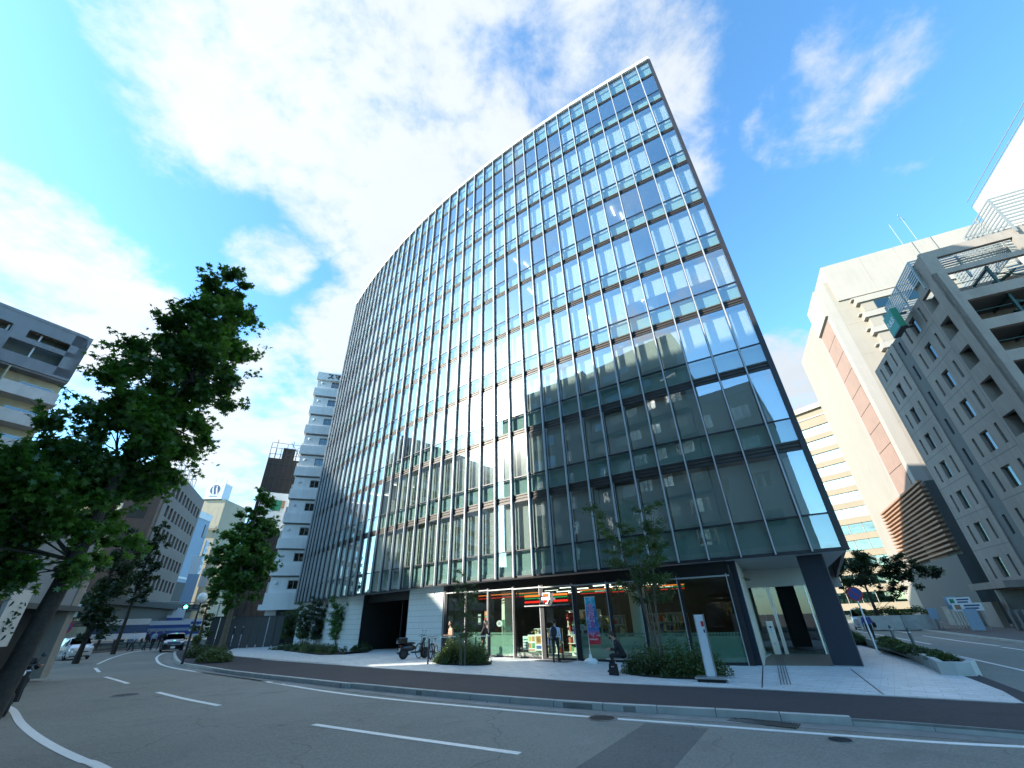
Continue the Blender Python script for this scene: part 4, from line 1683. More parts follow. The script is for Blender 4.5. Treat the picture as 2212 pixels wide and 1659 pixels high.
for k in range(9):
    z = 27.2 - 2.95 * (k + 1)
    m = MB()
    abox(m, -.1, LEN, -1.7, .15, z - .2, z + .02)
    m.build('balcony_slab', M_['apt_white'], apt)
    x = .1
    seg = 0
    while x < LEN - 1:
        ln = 4.6 if seg % 2 == 0 else 4.2
        if seg % 2 == 0:
            m = MB(); abox(m, x, x + ln, .0, .12, z, z + 1.15); m.build('balcony_front', M_['apt_white'], apt)
            m = MB(); abox(m, x + .4, x + ln - 1.4, -1.62, -1.5, z + .9, z + 2.0); f = m.build('window', M_['frame'], apt)
            m = MB(); abox(m, x + .5, x + ln - 1.5, -1.49, -1.46, z + .98, z + 1.92); m.build('pane', M_['win_dk'], f)
        else:
            m = MB()
            for j in range(22):
                abox(m, x + j * ln / 21 - .012, x + j * ln / 21 + .012, .05, .08, z, z + 1.05)
            abox(m, x, x + ln, .04, .1, z + 1.02, z + 1.09)
            m.build('railing', M_['steel_dk'], apt)
            m = MB(); abox(m, x + .6, x + ln - .5, -1.62, -1.5, z + .05, z + 2.2); f = m.build('window', M_['frame'], apt)
            m = MB(); abox(m, x + .7, x + 2.0, -1.49, -1.46, z + .12, z + 2.1); m.build('pane', M_['win_dk'], f)
            m = MB(); abox(m, x + 2.1, x + ln - .6, -1.49, -1.46, z + .12, z + 2.1); m.build('pane', M_['green_glass'], f)
            m = MB(); abox(m, x - .05, x + .05, -1.6, .1, z, z + 2.7); m.build('divider', M_['ylw_w'], apt)
        x += ln
        seg += 1
# ================================================================= GROUND FLOOR OF THE OFFICE BLOCK
M_['tile_w'] = pmat('pale_wall_tile', (.56, .61, .61), .55, 0, .05, 4, coords='World')
M_['grout'] = pmat('tile_joint', (.20, .22, .22), .85)
M_['navy_p'] = pmat('dark_navy_cladding', (.020, .026, .040), .5, 0, .08, 6, .15, 60)
M_['soffit'] = pmat('pale_metal_soffit', (.42, .44, .43), .45, .1, .03)
M_['cream_l'] = pmat('cream_stone_reveal', (.62, .57, .48), .5, 0, .05)
M_['shopfloor'] = pmat('shop_floor', (.42, .42, .38), .4)
M_['shopwall'] = pmat('dim_shop_wall', (.13, .115, .10), .8)
M_['shopceil'] = pmat('shop_ceiling', (.16, .15, .13), .8)
M_['orange_e'] = emat('orange_light_band', (1.0, .23, .04), .42)
M_['green_e'] = emat('green_light_band', (.02, .30, .09), .30)
M_['red_e'] = emat('red_light_band', (.75, .03, .02), .40)
M_['white_e'] = emat('white_sign_face', (1, 1, 1), .75)
M_['tube'] = emat('fluorescent_tube', (1, .97, .86), 1.6)
M_['col_w'] = pmat('round_column', (.70, .71, .60), .5, 0, .03)
M_['steel'] = pmat('brushed_steel', (.50, .51, .52), .3, .8, .05)
goods_cols = [(.55, .50, .35), (.60, .12, .06), (.55, .42, .10), (.10, .30, .12), (.62, .60, .55), (.08, .12, .35), (.55, .25, .10), (.60, .55, .50)]
M_['goods'] = [pmat('packet_%s' % n, c, .5, 0, .1, 8) for n, c in zip(('cream', 'red', 'yellow', 'green', 'white', 'blue', 'orange', 'pale'), goods_cols)]
OFF = .55


def s_px(x, y=1525, off=OFF):
    d = px_dir(x * 2212 / 2360, y * 2212 / 2360)
    return s_at((d.x, d.y), off)


def FR(s, off=OFF, z=None):
    p = FS(s, off)
    q = FS(s + .05, off)
    d = (q - p).normalized()
    if z is None:
        z = gz(p.x)
    return Matrix.Translation((p.x - BO.x, p.y - BO.y, z)) @ Matrix.Rotation(math.atan2(d.y, d.x), 4, 'Z')


def seg(s0, s1, off=OFF, z=None):
    """frame at s0 whose x axis runs to s1; returns matrix, length"""
    p, q = FS(s0, off), FS(s1, off)
    d = q - p
    if z is None:
        z = min(gz(p.x), gz(q.x))
    return Matrix.Translation((p.x - BO.x, p.y - BO.y, z)) @ Matrix.Rotation(math.atan2(d.y, d.x), 4, 'Z'), d.length


def bseg(name, s0, s1, off, y0, y1, z0, z1, mat, parent=None, x0=0.0, x1=0.0, **kw):
    M, l = seg(s0, s1, off)
    m = MB()
    m.M = M
    m.box(x0, l + x1, y0, y1, z0, z1)
    return m.build(name, mat, parent or bld, **kw)


strip('soffit', .17, 12.0, 3.60, 3.71, M_['soffit'], step=2)
s_lw0 = .15
s_g0 = s_px(822, 1502)        # garage left edge
s_g1 = s_px(933, 1503)        # garage right edge
s_w1 = s_px(1015, 1512)       # tiled wall right edge
# tiled walls
tile_me = {}
for (sa, sb) in ((s_lw0, s_g0), (s_g1, s_w1)):
    ncol = max(1, round((sb - sa) * W_BAY / .435))
    for i in range(ncol):
        a, b = sa + (sb - sa) * i / ncol, sa + (sb - sa) * (i + 1) / ncol
        M, l = seg(a, b, OFF)
        base = MB()
        base.M = M
        base.box(0, l, .012, .3, -.3, 3.61 - M.translation.z)
        if i == 0:
            wall = base.build('tiled_wall', M_['grout'], bld)
        else:
            base.build('tiled_wall', M_['grout'], bld)
        for r in range(11):
            key = round(l, 2)
            if key not in tile_me:
                tile_me[key] = MB().box(.006, l - .006, 0, .014, .006, .326).mesh('wall_tile', M_['tile_w'])
            o = link('wall_tile', tile_me[key], bld, loc=M.translation + Vector((0, 0, r * .333)), rotz=M.to_euler().z)
# garage
for s_, w0 in ((s_g0, 1), (s_g1, -1)):
    m = MB()
    m.M = FR(s_, OFF)
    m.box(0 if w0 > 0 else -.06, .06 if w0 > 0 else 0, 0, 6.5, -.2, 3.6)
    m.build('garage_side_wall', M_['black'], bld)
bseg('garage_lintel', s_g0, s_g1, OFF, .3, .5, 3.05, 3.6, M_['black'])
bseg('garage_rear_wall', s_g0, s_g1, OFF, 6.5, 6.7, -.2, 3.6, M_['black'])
bseg('garage_shutter_rail', (s_g0 + s_g1) / 2 - .1, (s_g0 + s_g1) / 2, OFF, 1.6, 1.7, -.1, 3.4, M_['steel_dk'])

# shop glazing
xs = [1023, 1073, 1126, 1188, 1258, 1339, 1420, 1500, 1600, 1727]
S = [s_px(x, 1522 - .02 * (x - 1023)) for x in xs]
HZT = 3.22
bseg('shop_header', S[0], S[-1], OFF + .02, .0, .5, HZT + .05, 3.8, M_['black'])
for i, s in enumerate(S):
    m = MB()
    m.M = FR(s)
    wd = .11 if i in (0, 4, 5, 9) else .05
    m.box(-wd, wd, -.06, .12, 0, HZT + .1)
    m.build('shop_mullion', M_['alu_dk'], bld)
    m = MB()
    m.M = FR(s)
    m.box(-wd - .035, -wd, -.075, -.02, 0, HZT + .1)
    m.build('shop_mullion_trim', M_['alu'], bld)
for i in range(len(S) - 1):
    bseg('shop_sill', S[i], S[i + 1], OFF, -.05, .12, -.05, .09, M_['alu_dk'])
    bseg('shop_head_trim', S[i], S[i + 1], OFF, -.07, -.03, HZT - .02, HZT + .04, M_['alu'])
    if i == 4:
        continue
    bseg('shop_pane', S[i], S[i + 1], OFF, .0, .015, .09, HZT, M_['glass_shop'], x0=.05, x1=-.05)
    if i in (0, 1, 2, 5, 6, 7, 8):
        bseg('frosted_film', S[i], S[i + 1], OFF, .022, .026, .10, 1.02, M_['frost'], x0=.06, x1=-.06)
        M, l = seg(S[i], S[i + 1])
        m = MB()
        m.M = M
        nd = int(l / .13)
        for k in range(nd):
            x = .08 + (l - .16) * (k + .5) / nd
            m.box(x - .042, x + .042, .022, .026, 1.045, 1.115)
        m.box(.06, l - .06, .022, .026, 1.115, 1.14)
        m.build('film_strip', M_['frost'], bld, kind='stuff')
# automatic door
M, l = seg(S[4], S[5])
m = MB()
m.M = M
m.box(.1, l - .1, .0, .05, 2.25, 2.38)
m.box(.1, .16, 0, .05, 0, HZT)
m.box(l * .5 - .03, l * .5 + .03, 0.05, .09, 0, 2.25)
m.build('door_frame', M_['alu_dk'], bld)
for a, b in ((.16, l * .5 - .03), (l * .5 + .03, l - .16)):
    m = MB(); m.M = M
    m.box(a, b, .05, .06, .03, 2.25)
    d_ = m.build('shop_door', M_['glass_shop'], bld)
m = MB(); m.M = M
m.box(.1, l - .1, .0, .012, 2.40, HZT)
m.build('shop_pane', M_['glass_shop'], bld)
# light bands in convenience store colours above the glass
for i, (a, b) in enumerate(((S[1] + .5, S[3] - .06), (S[3] + .06, S[4] - .1), (S[5] + .1, S[6] - .04), (S[6] + .05, S[6] + .6), (S[7] + .1, S[8] + .1))):
    M, l = seg(a, b, OFF + .35)
    for (z0, z1, mt) in ((2.99, 3.03, 'orange_e'), (2.92, 2.955, 'green_e'), (2.84, 2.87, 'red_e')):
        if i == 0 and mt == 'green_e':
            continue
        m = MB(); m.M = M
        m.box(0, l, 0, .05, z0, z1)
        m.build('light_band', M_[mt], bld)
# illuminated numeral sign over the door
sd = s_px(1263, 1370)
sgn = thing('shop_sign', 'small illuminated red and orange numeral seven shop sign over the automatic door', 'sign', (0, 0, 0))
Ms = Matrix.Translation((BO.x, BO.y, 0)) @ FR(sd, OFF - .22)
sgn.matrix_world = Ms
sgn.location = Ms.translation + Vector((0, 0, 2.66))
sgn.rotation_euler = (0, 0, Ms.to_euler().z)
q = .30


def sevn(m, sc, y0, y1):
    P = [(-.5, .62), (.5, .62), (.5, .36), (.14, -.55), (-.16, -.55), (.10, .30), (-.5, .30)]
    n = len(P)
    vs = [(x * sc, y0, z * sc) for x, z in P] + [(x * sc, y1, z * sc) for x, z in P]
    tr = tessellate_polygon([[Vector((p[0], p[1], 0)) for p in P]])
    fs = [tuple(t) for t in tr] + [tuple(reversed([i + n for i in t])) for t in tr] + [(i, (i + 1) % n, n + (i + 1) % n, n + i) for i in range(n)]
    m.add(vs, fs)


m = MB(); sevn(m, .44, 0, .03); m.build('sign_face', M_['white_e'], sgn)
m = MB(); sevn(m, .36, -.02, -.002); m.build('numeral', M_['orange_e'], sgn)
m = MB(); m.box(-.15, .05, -.028, -.022, -.19, -.02); m.build('red_foot', M_['red_e'], sgn)
m = MB(); m.box(-.26, .26, -.05, -.03, -.06, .07); m.build('word_panel', M_['white_e'], sgn)
text_mesh('ELEVEn', .13, M_['green_s'], 'lettering', .003, sgn, face_mat((0, -.055, .005), (1, 0, 0), (0, 0, 1)))
for (x0, x1) in ((-1.35, -.42), (.42, 1.25)):
    for (z0, z1, mt) in ((.12, .20, 'orange_e'), (.02, .07, 'green_e'), (-.17, -.08, 'red_e')):
        MB().box(x0, x1, 0, .05, z0, z1).build('colour_bar', M_[mt], sgn)
MB().box(-1.4, 1.3, .02, .10, -.33, -.28).build('mount_rail', M_['steel'], sgn)

# shop interior
bseg('shop_rear_wall', S[0], S[-1], OFF, 7.8, 8.0, -.2, 3.7, M_['shopwall'])
for s_ in (S[0], S[-1]):
    m = MB(); m.M = FR(s_)
    m.box(-.06, .06, .15, 8, -.2, 3.65)
    m.build('shop_side_wall', M_['shopwall'], bld)
bseg('shop_ceiling', S[0], S[-1], OFF, .5, 7.8, 3.3, 3.36, M_['shopceil'])
bseg('shop_floor', S[0], S[-1], OFF, .12, 7.8, .0, .04, M_['shopfloor'])
for i in range(4):
    s = S[3] + (S[-2] - S[3]) * (i + .3) / 4.4
    for k in range(4):
        m = MB(); m.M = FR(s, OFF + 1.4 + k * 1.5)
        m.box(-.5, .5, -.018, .018, 3.22, 3.26)
        m.build('ceiling_tube', M_['tube'], bld)
rg = random.Random(9)


def shelf(name, label, s, off, w, levels, z0, dz, depth=.35, lit=False):
    Mx = Matrix.Translation((BO.x, BO.y, 0)) @ FR(s, off)
    t = thing(name, label, 'shelf', Mx.translation, Mx.to_euler().z)
    m = MB()
    m.box(-w / 2, w / 2, depth, depth + .04, .04, z0 + dz * levels)
    for k in range(levels + 1):
        m.box(-w / 2, w / 2, 0, depth, z0 + dz * k - .03, z0 + dz * k)
    m.build('rack', M_['white'], t)
    for c in range(8):
        m = MB()
        any_ = False
        for k in range(levels):
            x = -w / 2 + .03
            while x < w / 2 - .12:
                ww = rg.uniform(.07, .16)
                hh = rg.uniform(.45, .85) * dz
                if int(x * 37 + k * 11) % 8 == c:
                    m.box(x, x + ww * .9, .03, depth - .05, z0 + dz * k, z0 + dz * k + hh)
                    any_ = True
                x += ww
        if any_:
            m.build('packets', M_['goods'][c], t, kind='stuff')
    return t


shelf('goods_shelf', 'tall shelf of bright packets seen through the shop door', S[4] + 1.1, OFF + 1.7, 1.9, 5, .25, .38)
shelf('goods_shelf', 'shelf of drinks and packets right of the shop door', S[5] + .6, OFF + 2.2, 1.5, 4, .25, .4)
shelf('goods_shelf', 'low shelf of packets behind the menu posters in the shop window', S[3] + .8, OFF + 1.5, 1.6, 3, .15, .38)
shelf('goods_shelf', 'long rear shelf of packets in the depth of the shop', S[6] + .5, OFF + 5.5, 3.0, 4, .25, .42)
# round columns
for (x_, off_, r_) in ((1171, 1.15, .34), (1490, 1.3, .40)):
    s = s_px(x_, 1520, OFF + off_)
    m = MB(); m.M = FR(s, OFF + off_)
    m.lathe([(r_, 0), (r_, 3.4)], 28)
    m.build('round_column', M_['col_w'], bld, smooth=True)
# posters and stickers on the glass
def poster(name, lab, x, y, w, h, mats, off=OFF + .05, parts=()):
    s = s_px(x, 1522, off)
    d = px_dir(x * 2212 / 2360, y * 2212 / 2360)
    p = FS(s, off)
    z = EYE + d.z * p.length / d.xy.length
    Mx = Matrix.Translation((BO.x, BO.y, 0)) @ FR(s, off, z)
    t = thing(name, lab, 'poster', Mx.translation, Mx.to_euler().z)
    MB().box(-w / 2, w / 2, 0, .01, -h / 2, h / 2).build('sheet', mats, t)
    for (x0, x1, z0, z1, mt) in parts:
        MB().box(x0 * w, x1 * w, -.006, -.001, z0 * h, z1 * h).build('print', mt, t)
    return t


G = M_['goods']
poster('menu_poster', 'white price list sheet at the left of the food posters', 1212, 1482, .34, .62, M_['sign_w'], parts=((-.4, .4, .2, .3, M_['green_s']), (-.4, .4, .0, .06, M_['h_dark']), (-.4, .3, -.2, -.14, M_['h_dark']), (-.4, .4, -.38, -.32, M_['h_dark'])))
poster('menu_poster', 'food photo poster with rows of dishes in the shop window', 1226.5, 1482, .46, .74, M_['white'], parts=((-.42, -.04, .1, .4, G[2]), (.04, .42, .1, .4, G[6]), (-.42, -.04, -.3, .0, G[6]), (.04, .42, -.3, .0, G[3]), (-.4, .4, -.45, -.37, G[1])))
poster('menu_poster', 'orange dish food poster nearest the shop door', 1245, 1480, .40, .72, M_['white'], parts=((-.4, .4, -.1, .4, G[6]), (-.3, .25, .0, .3, G[2]), (-.4, .4, -.4, -.2, G[5])))
poster('door_notice', 'small white two column notice on the glass right of the door', 1345, 1446, .42, .26, M_['sign_w'], parts=((-.42, -.06, -.3, .3, M_['frame']), (.06, .42, -.3, .3, M_['frame'])))
poster('red_poster', 'red and white tall notice low on the glass right of the door', 1350, 1482, .48, .74, M_['sign_w'], parts=((-.45, .45, -.32, -.05, M_['red']), (-.35, .35, .05, .4, M_['frame']), (-.35, .35, -.46, -.38, M_['ink'])))
poster('red_notice', 'dark red hanging notice inside above the goods shelves', 1322, 1421, .50, .36, M_['red'], off=OFF + 1.2, parts=((-.4, .4, .0, .2, G[1]),))
poster('hanging_banner', 'tall red banner hanging beside the lit shelves inside the shop', 1322, 1440, .2, .6, M_['red'], off=OFF + 1.25)
poster('fruit_poster', 'orange green and red stacked notice in the left shop window', 1119, 1428, .26, .85, M_['red'], parts=((-.4, .4, .25, .46, G[6]), (-.4, .4, .1, .2, G[3]), (-.4, .4, -.3, .0, M_['orange_e'])))
poster('black_notice', 'black and white notice left of the stacked orange notice', 1105, 1427, .28, .55, M_['ink'], parts=((-.35, .35, .3, .42, M_['sign_w']), (-.3, .3, -.3, .1, M_['frame'])))
st = poster('oval_sticker', 'white oval sticker with red letters and green end on the shop window', 1154, 1437, .10, .05, M_['sign_w'])
for (dx, w_, mt) in ((-.08, .42, 'sign_w'), (.2, .16, 'green_s')):
    m = MB(); m.M = Matrix.Translation((dx, 0, 0)) @ Matrix.Rotation(R_(90), 4, 'X') @ Matrix.Scale(w_ / .3, 4, (1, 0, 0))
    m.lathe([(.15, 0), (.15, .01)], 20)
    m.build('oval', M_[mt], st)
text_mesh('SEJ', .17, M_['red'], 'lettering', .002, st, face_mat((-.1, -.016, 0), (1, 0, 0), (0, 0, 1)))
st = poster('capsule_sticker', 'grey green capsule sticker below the oval sticker', 1172, 1449, .05, .05, M_['frame'])
m = MB(); m.M = Matrix.Rotation(R_(90), 4, 'X') @ Matrix.Scale(2.0, 4, (1, 0, 0))
m.lathe([(.11, 0), (.11, .01)], 20)
m.build('oval', M_['h_green'], st)

# entrance at the right end
E0 = gs(1700 + 140 / 4.88, 1300 + 1135 / 4.88); E1 = gs(1700 + 285 / 4.88, 1300 + 1140 / 4.88)
EB = gs(1700 + 300 / 4.88, 1300 + 1015 / 4.88); EC = gs(1700 + 1050 / 4.88, 1300 + 1015 / 4.88)
def wbar(name, a, b, th, z0, z1, mat, **kw):
    a, b = Vector(a[:2]), Vector(b[:2])
    d = b - a
    m = MB()
    m.M = Matrix.Translation((a.x - BO.x, a.y - BO.y, 0)) @ Matrix.Rotation(math.atan2(d.y, d.x), 4, 'Z')
    m.box(0, d.length, -th / 2, th / 2, z0, z1)
    return m.build(name, mat, kw.pop('parent', bld), **kw)
wbar('entrance_pilaster', E0, E1, .16, -.4, 3.6, M_['navy_p'])
inn = (EB.xy - E1.xy).normalized()
wbar('entrance_reveal', E1.xy + inn * .02, EB.xy + inn * 3, .14, -.4, 3.6, M_['cream_l'])
wbar('entrance_head', EB, EC, .2, 2.75, 3.6, M_['soffit'])
wbar('entrance_glass', EB, EC, .02, -.2, 2.75, M_['glass_shop'])
for t_ in (.0, .33, .36, .93, 1.0):
    p = EB.lerp(EC, t_)
    wbar('entrance_mullion', p, p + (EC - EB).normalized() * .07, .10, -.3, 2.8, M_['steel'])
wbar('entrance_side', EC, EC.xy + Vector((math.sin(R_(33)), math.cos(R_(33)))) * 8, .2, -.3, 3.6, M_['soffit'])
wbar('lobby_rear_wall', EB.xy + inn * 4, EC.xy + inn * 4, .2, -.3, 3.6, M_['b_dark'])
wbar('lobby_lamp', EB.lerp(EC, .02) - (EC - EB).normalized() * 0, EB.lerp(EC, .8), .06, 3.05, 3.09, emat('warm_lamp_strip', (1, .8, .5), 1.2))
ft = thing('entrance_post', 'stainless intercom post in front of the glass entrance', 'intercom post', (*(gs(1793, 1508)).xy, gz(11)), -.3)
MB().box(-.16, .16, -.10, .10, 0, 1.42).build('post', M_['steel'], ft, bevel=.01)
MB().box(-.09, .09, -.112, -.10, .95, 1.25).build('panel', M_['sign_w'], ft)
MB().box(-.05, .05, -.12, -.112, 1.12, 1.2).build('screen', M_['ink'], ft)
m = MB()
for k in range(3):
    m.box(-.04 + k * .03, -.03 + k * .03, -.12, -.112, 1.0, 1.03)
m.build('keypad', M_['ink'], ft)
wl = FS(33.9, .8)
fl = [E1.xy, EB.xy, EC.xy, (gs(1700 + 1100 / 4.88, 1300 + 1148 / 4.88)).xy]
sheet('entrance_floor', fl, -.05, .006, M_['beige'], kind='structure')
# big square pillar
PA = gs(1700 + 1100 / 4.88, 1300 + 1150 / 4.88); PB = gs(1700 + 1435 / 4.88, 1300 + 1160 / 4.88)
wbar('pillar', PA.xy + Vector((.10, .2)), PB.xy + Vector((.10, .2)), .5, -.4, 3.62, M_['navy_p'])
wbar('pillar_base', PA.xy + Vector((.1, .2)), PB.xy + Vector((.1, .2)), .53, -.4, gz(12) + .03, M_['alu'])
# tactile guide bars
tb = [(430, 1035, 490, 1355), (455, 1035, 525, 1355), (478, 1035, 560, 1355), (500, 1035, 597, 1355)]
for (a, b, c_, d_) in tb:
    p, q = gs(1700 + a / 4.88, 1300 + b / 4.88), gs(1700 + c_ / 4.88, 1300 + d_ / 4.88)
    o = ribbon('tactile_bar', [p.xy, q.xy], .028, 0, .012, M_['h_dark'], plaza)
# rear of the ground floor
strip('ground_floor_rear', 9.5, 9.7, lambda x: -.4, 3.6, M_['b_dark'], step=3)
for i in (0,):
    m = MB(); m.M = FR(.15)
    m.box(0, .2, 0, 9, -.3, 3.6)
    m.build('ground_floor_side', M_['b_dark'], bld)
# door mat
Mx = Matrix.Translation((BO.x, BO.y, 0)) @ FR((S[4] + S[5]) / 2 - .1, OFF - .75)
dm = thing('door_mat', 'dark grey entrance mat in front of the automatic shop door', 'mat', Mx.translation + Vector((0, 0, .002)), Mx.to_euler().z)
MB().box(-1.0, 1.0, -.45, .45, 0, .012).build('mat', M_['h_dark'], dm)
# ================================================================= VEGETATION
def leaf_mat(name, c1, c2, trans=.35):
    m = bpy.data.materials.new(name)
    m.use_nodes = True
    N = NT(m.node_tree)
    m.node_tree.nodes.remove(m.node_tree.nodes['Principled BSDF'])
    at = N.n('ShaderNodeAttribute', attribute_name='var')
    col = N.mixc(at.outputs['Fac'], c1, c2)
    d = N.n('ShaderNodeBsdfDiffuse'); N.l(col, d.inputs[0])
    t = N.n('ShaderNodeBsdfTranslucent')
    t2 = N.mixc(.5, col, (c2[0] * 1.4, c2[1] * 1.7, c2[2] * .6)); N.l(t2, t.inputs[0])
    g = N.n('ShaderNodeBsdfGlossy'); g.inputs['Roughness'].default_value = .38; g.inputs[0].default_value = (1, 1, 1, 1)
    m1 = N.n('ShaderNodeMixShader'); m1.inputs[0].default_value = trans; N.l(d.outputs[0], m1.inputs[1]); N.l(t.outputs[0], m1.inputs[2])
    m2 = N.n('ShaderNodeMixShader'); m2.inputs[0].default_value = .045; N.l(m1.outputs[0], m2.inputs[1]); N.l(g.outputs[0], m2.inputs[2])
    N.l(m2.outputs[0], m.node_tree.nodes['Material Output'].inputs[0])
    return m


M_['leaf_maple'] = leaf_mat('leaf_dark_maple', (.018, .060, .016), (.095, .21, .024), .45)
M_['leaf_col'] = leaf_mat('leaf_fresh_green', (.028, .085, .020), (.085, .20, .030))
M_['leaf_small'] = leaf_mat('leaf_small_olive', (.028, .058, .017), (.10, .145, .035))
M_['leaf_hedge'] = leaf_mat('leaf_hedge', (.018, .040, .010), (.085, .12, .018), .25)
M_['leaf_red'] = leaf_mat('leaf_reddish', (.10, .022, .012), (.16, .05, .02), .25)
M_['leaf_far'] = leaf_mat('leaf_far_dark', (.010, .030, .012), (.03, .06, .02))
M_['bark'] = pmat('dark_bark', (.030, .025, .020), .95, 0, .45, 11, 1.0, 16)
M_['bark_l'] = pmat('grey_brown_bark', (.13, .105, .08), .9, 0, .3, 12, .6, 30)
nr = np.random.default_rng(11)
MAPLE = np.array([(0, -.5), (.12, -.22), (.5, -.30), (.26, -.05), (.55, .22), (.2, .16), (0, .6), (-.2, .16), (-.55, .22), (-.26, -.05), (-.5, -.30), (-.12, -.22)])
OVAL = np.array([(0, -.5), (.22, -.15), (.2, .2), (0, .5), (-.2, .2), (-.22, -.15)])
BLADE = np.array([(-.06, -.5), (.06, -.5), (.04, .2), (0, .5)])


def leaves(name, pos, size, shape, mat, parent=None, droop=.4, up=None, **kw):
    """one mesh of many single leaves"""
    pos = np.asarray(pos, float)
    n = len(pos)
    k = len(shape)
    sz = size * nr.uniform(.65, 1.25, n)
    a = nr.uniform(0, 2 * math.pi, n)
    nz = nr.normal(0, 1, (n, 3))
    nz[:, 2] = np.abs(nz[:, 2]) + droop
    nz /= np.linalg.norm(nz, axis=1)[:, None]
    if up is not None:       # blades that stand up
        nz[:, 2] *= .15
        nz /= np.linalg.norm(nz, axis=1)[:, None]
    ref = np.stack([np.cos(a), np.sin(a), np.zeros(n)], 1) if up is None else np.tile([0, 0, 1.0], (n, 1)) + nr.normal(0, .35, (n, 3))
    v = ref - nz * (ref * nz).sum(1)[:, None]
    v /= np.linalg.norm(v, axis=1)[:, None]
    u = np.cross(v, nz)
    sx = shape[:, 0][None, :, None]
    sy = shape[:, 1][None, :, None]
    bend = -(np.abs(shape[:, 0]) ** 1.3 + (shape[:, 1] + .2) ** 2 * .5)[None, :, None] * .35
    P = pos[:, None, :] + (u[:, None, :] * sx + v[:, None, :] * sy + nz[:, None, :] * bend) * sz[:, None, None]
    me = bpy.data.meshes.new(name)
    me.vertices.add(n * k)
    me.vertices.foreach_set('co', P.reshape(-1))
    me.loops.add(n * k)
    me.loops.foreach_set('vertex_index', np.arange(n * k, dtype=np.int32))
    me.polygons.add(n)
    me.polygons.foreach_set('loop_start', np.arange(n, dtype=np.int32) * k)
    me.polygons.foreach_set('loop_total', np.full(n, k, dtype=np.int32))
    at = me.attributes.new('var', 'FLOAT', 'FACE')
    at.data.foreach_set('value', np.clip(nr.beta(1.6, 2.6, n) + .25 * np.sin(pos[:, 0] * 1.7 + pos[:, 2] * 2.1), 0, 1).astype(np.float32))
    me.materials.append(mat)
    me.update()
    me.validate()
    return link(name, me, parent, **kw)


def cluster_pts(c, r, n, squash=.8, shell=.55):
    d = nr.normal(0, 1, (n, 3))
    d /= np.linalg.norm(d, axis=1)[:, None]
    rad = r * (shell + (1 - shell) * nr.random(n)) ** 1.0 * (1 + .25 * nr.normal(0, 1, n) * .5)
    p = d * rad[:, None]
    p[:, 2] *= squash
    return p + np.asarray(c)[None, :]


def limb(m, a, b, r0, r1, wob=.08, seg=7, n=5):
    a, b = Vector(a), Vector(b)
    L_ = (b - a).length
    pts, rr = [], []
    o = Vector((rnd.uniform(-1, 1), rnd.uniform(-1, 1), rnd.uniform(-.3, .3))) * wob * L_
    for i in range(n + 1):
        t = i / n
        pts.append(a.lerp(b, t) + o * math.sin(math.pi * t))
        rr.append(r0 + (r1 - r0) * t)
    m.tube(pts, rr, seg, cap=True)
    return pts


def street_tree(name, label, loc, trunk_h, trunk_r, clumps, nleaf, lsize, shape, lmat, bark, group=None, lean=(0, 0), zbase=-.1, sprays=0):
    """clumps: (dx, dy, z, radius)"""
    t = thing(name, label, 'tree', loc, 0, group)
    m = MB()
    tp = []
    rr = []
    for i in range(9):
        q = i / 8
        z = zbase + (trunk_h - zbase) * q
        tp.append((lean[0] * q + .05 * math.sin(q * 7), lean[1] * q + .05 * math.cos(q * 5) - .05, z))
        rr.append(trunk_r * (1.25 if i == 0 else 1 - .78 * q))
    m.tube(tp, rr, 12)
    m.build('trunk', bark, t, smooth=True)
    m = MB()
    allp = []
    tot = sum(c[3] ** 2 for c in clumps)
    for (dx, dy, z, r) in clumps:
        q = min(.98, max(0.28 if lean[0] else .12, (z - r * .9 - math.hypot(dx - lean[0] * z / trunk_h, dy - lean[1] * z / trunk_h) * .45) / trunk_h))
        bx, by, bz = lean[0] * q, lean[1] * q, trunk_h * q
        hd_ = math.hypot(dx - bx, dy - by)
        limb(m, (bx, by, bz), (dx, dy, z), (trunk_r * .20 * (1.1 - q) + .015) * (1 if hd_ < 1.2 else .42), .010, .06)
        n = int(nleaf * r * r / tot)
        # sub-clumps give uneven outline and gaps
        k = max(4, int(9 * r))
        for _ in range(k):
            d = nr.normal(0, 1, 3)
            d /= np.linalg.norm(d)
            cc = np.array([dx, dy, z]) + d * r * nr.uniform(.35, .95) * np.array([1, 1, .9])
            limb(m, (dx, dy, z - .1 * r), tuple(cc), .016, .005, .1, 5, 3)
            rr_ = r * nr.uniform(.22, .48)
            allp.append(cluster_pts(cc, rr_, int(n / k * .85), .75, .2))
            # thin sprays sticking out of the crown
            for _s in range(sprays):
                d2 = d + nr.normal(0, .5, 3)
                d2 /= np.linalg.norm(d2)
                tt = nr.random(10)[:, None]
                allp.append(cc + d2 * (rr_ * (1.0 + tt * .9)) + nr.normal(0, .05, (10, 3)))
    m.build('branches', bark, t, kind='stuff')
    leaves('foliage', np.concatenate(allp), lsize, shape, lmat, t, kind='stuff')
    return t


# the large foreground tree: slim crown, leans nowhere but looms at the left edge
_d = px_dir(76, 1312)
T = Vector((_d.x / _d.xy.length * 12.5, _d.y / _d.xy.length * 12.5, 0))
T.z = gz(T.x)
tr_ = Vector((.71, .70))        # to the right as the camera sees it
tf_ = Vector((-.70, .71))       # away


def TC(r, f, z, rad):
    r += .075 * z
    return (tr_.x * r + tf_.x * f, tr_.y * r + tf_.y * f, z, rad)


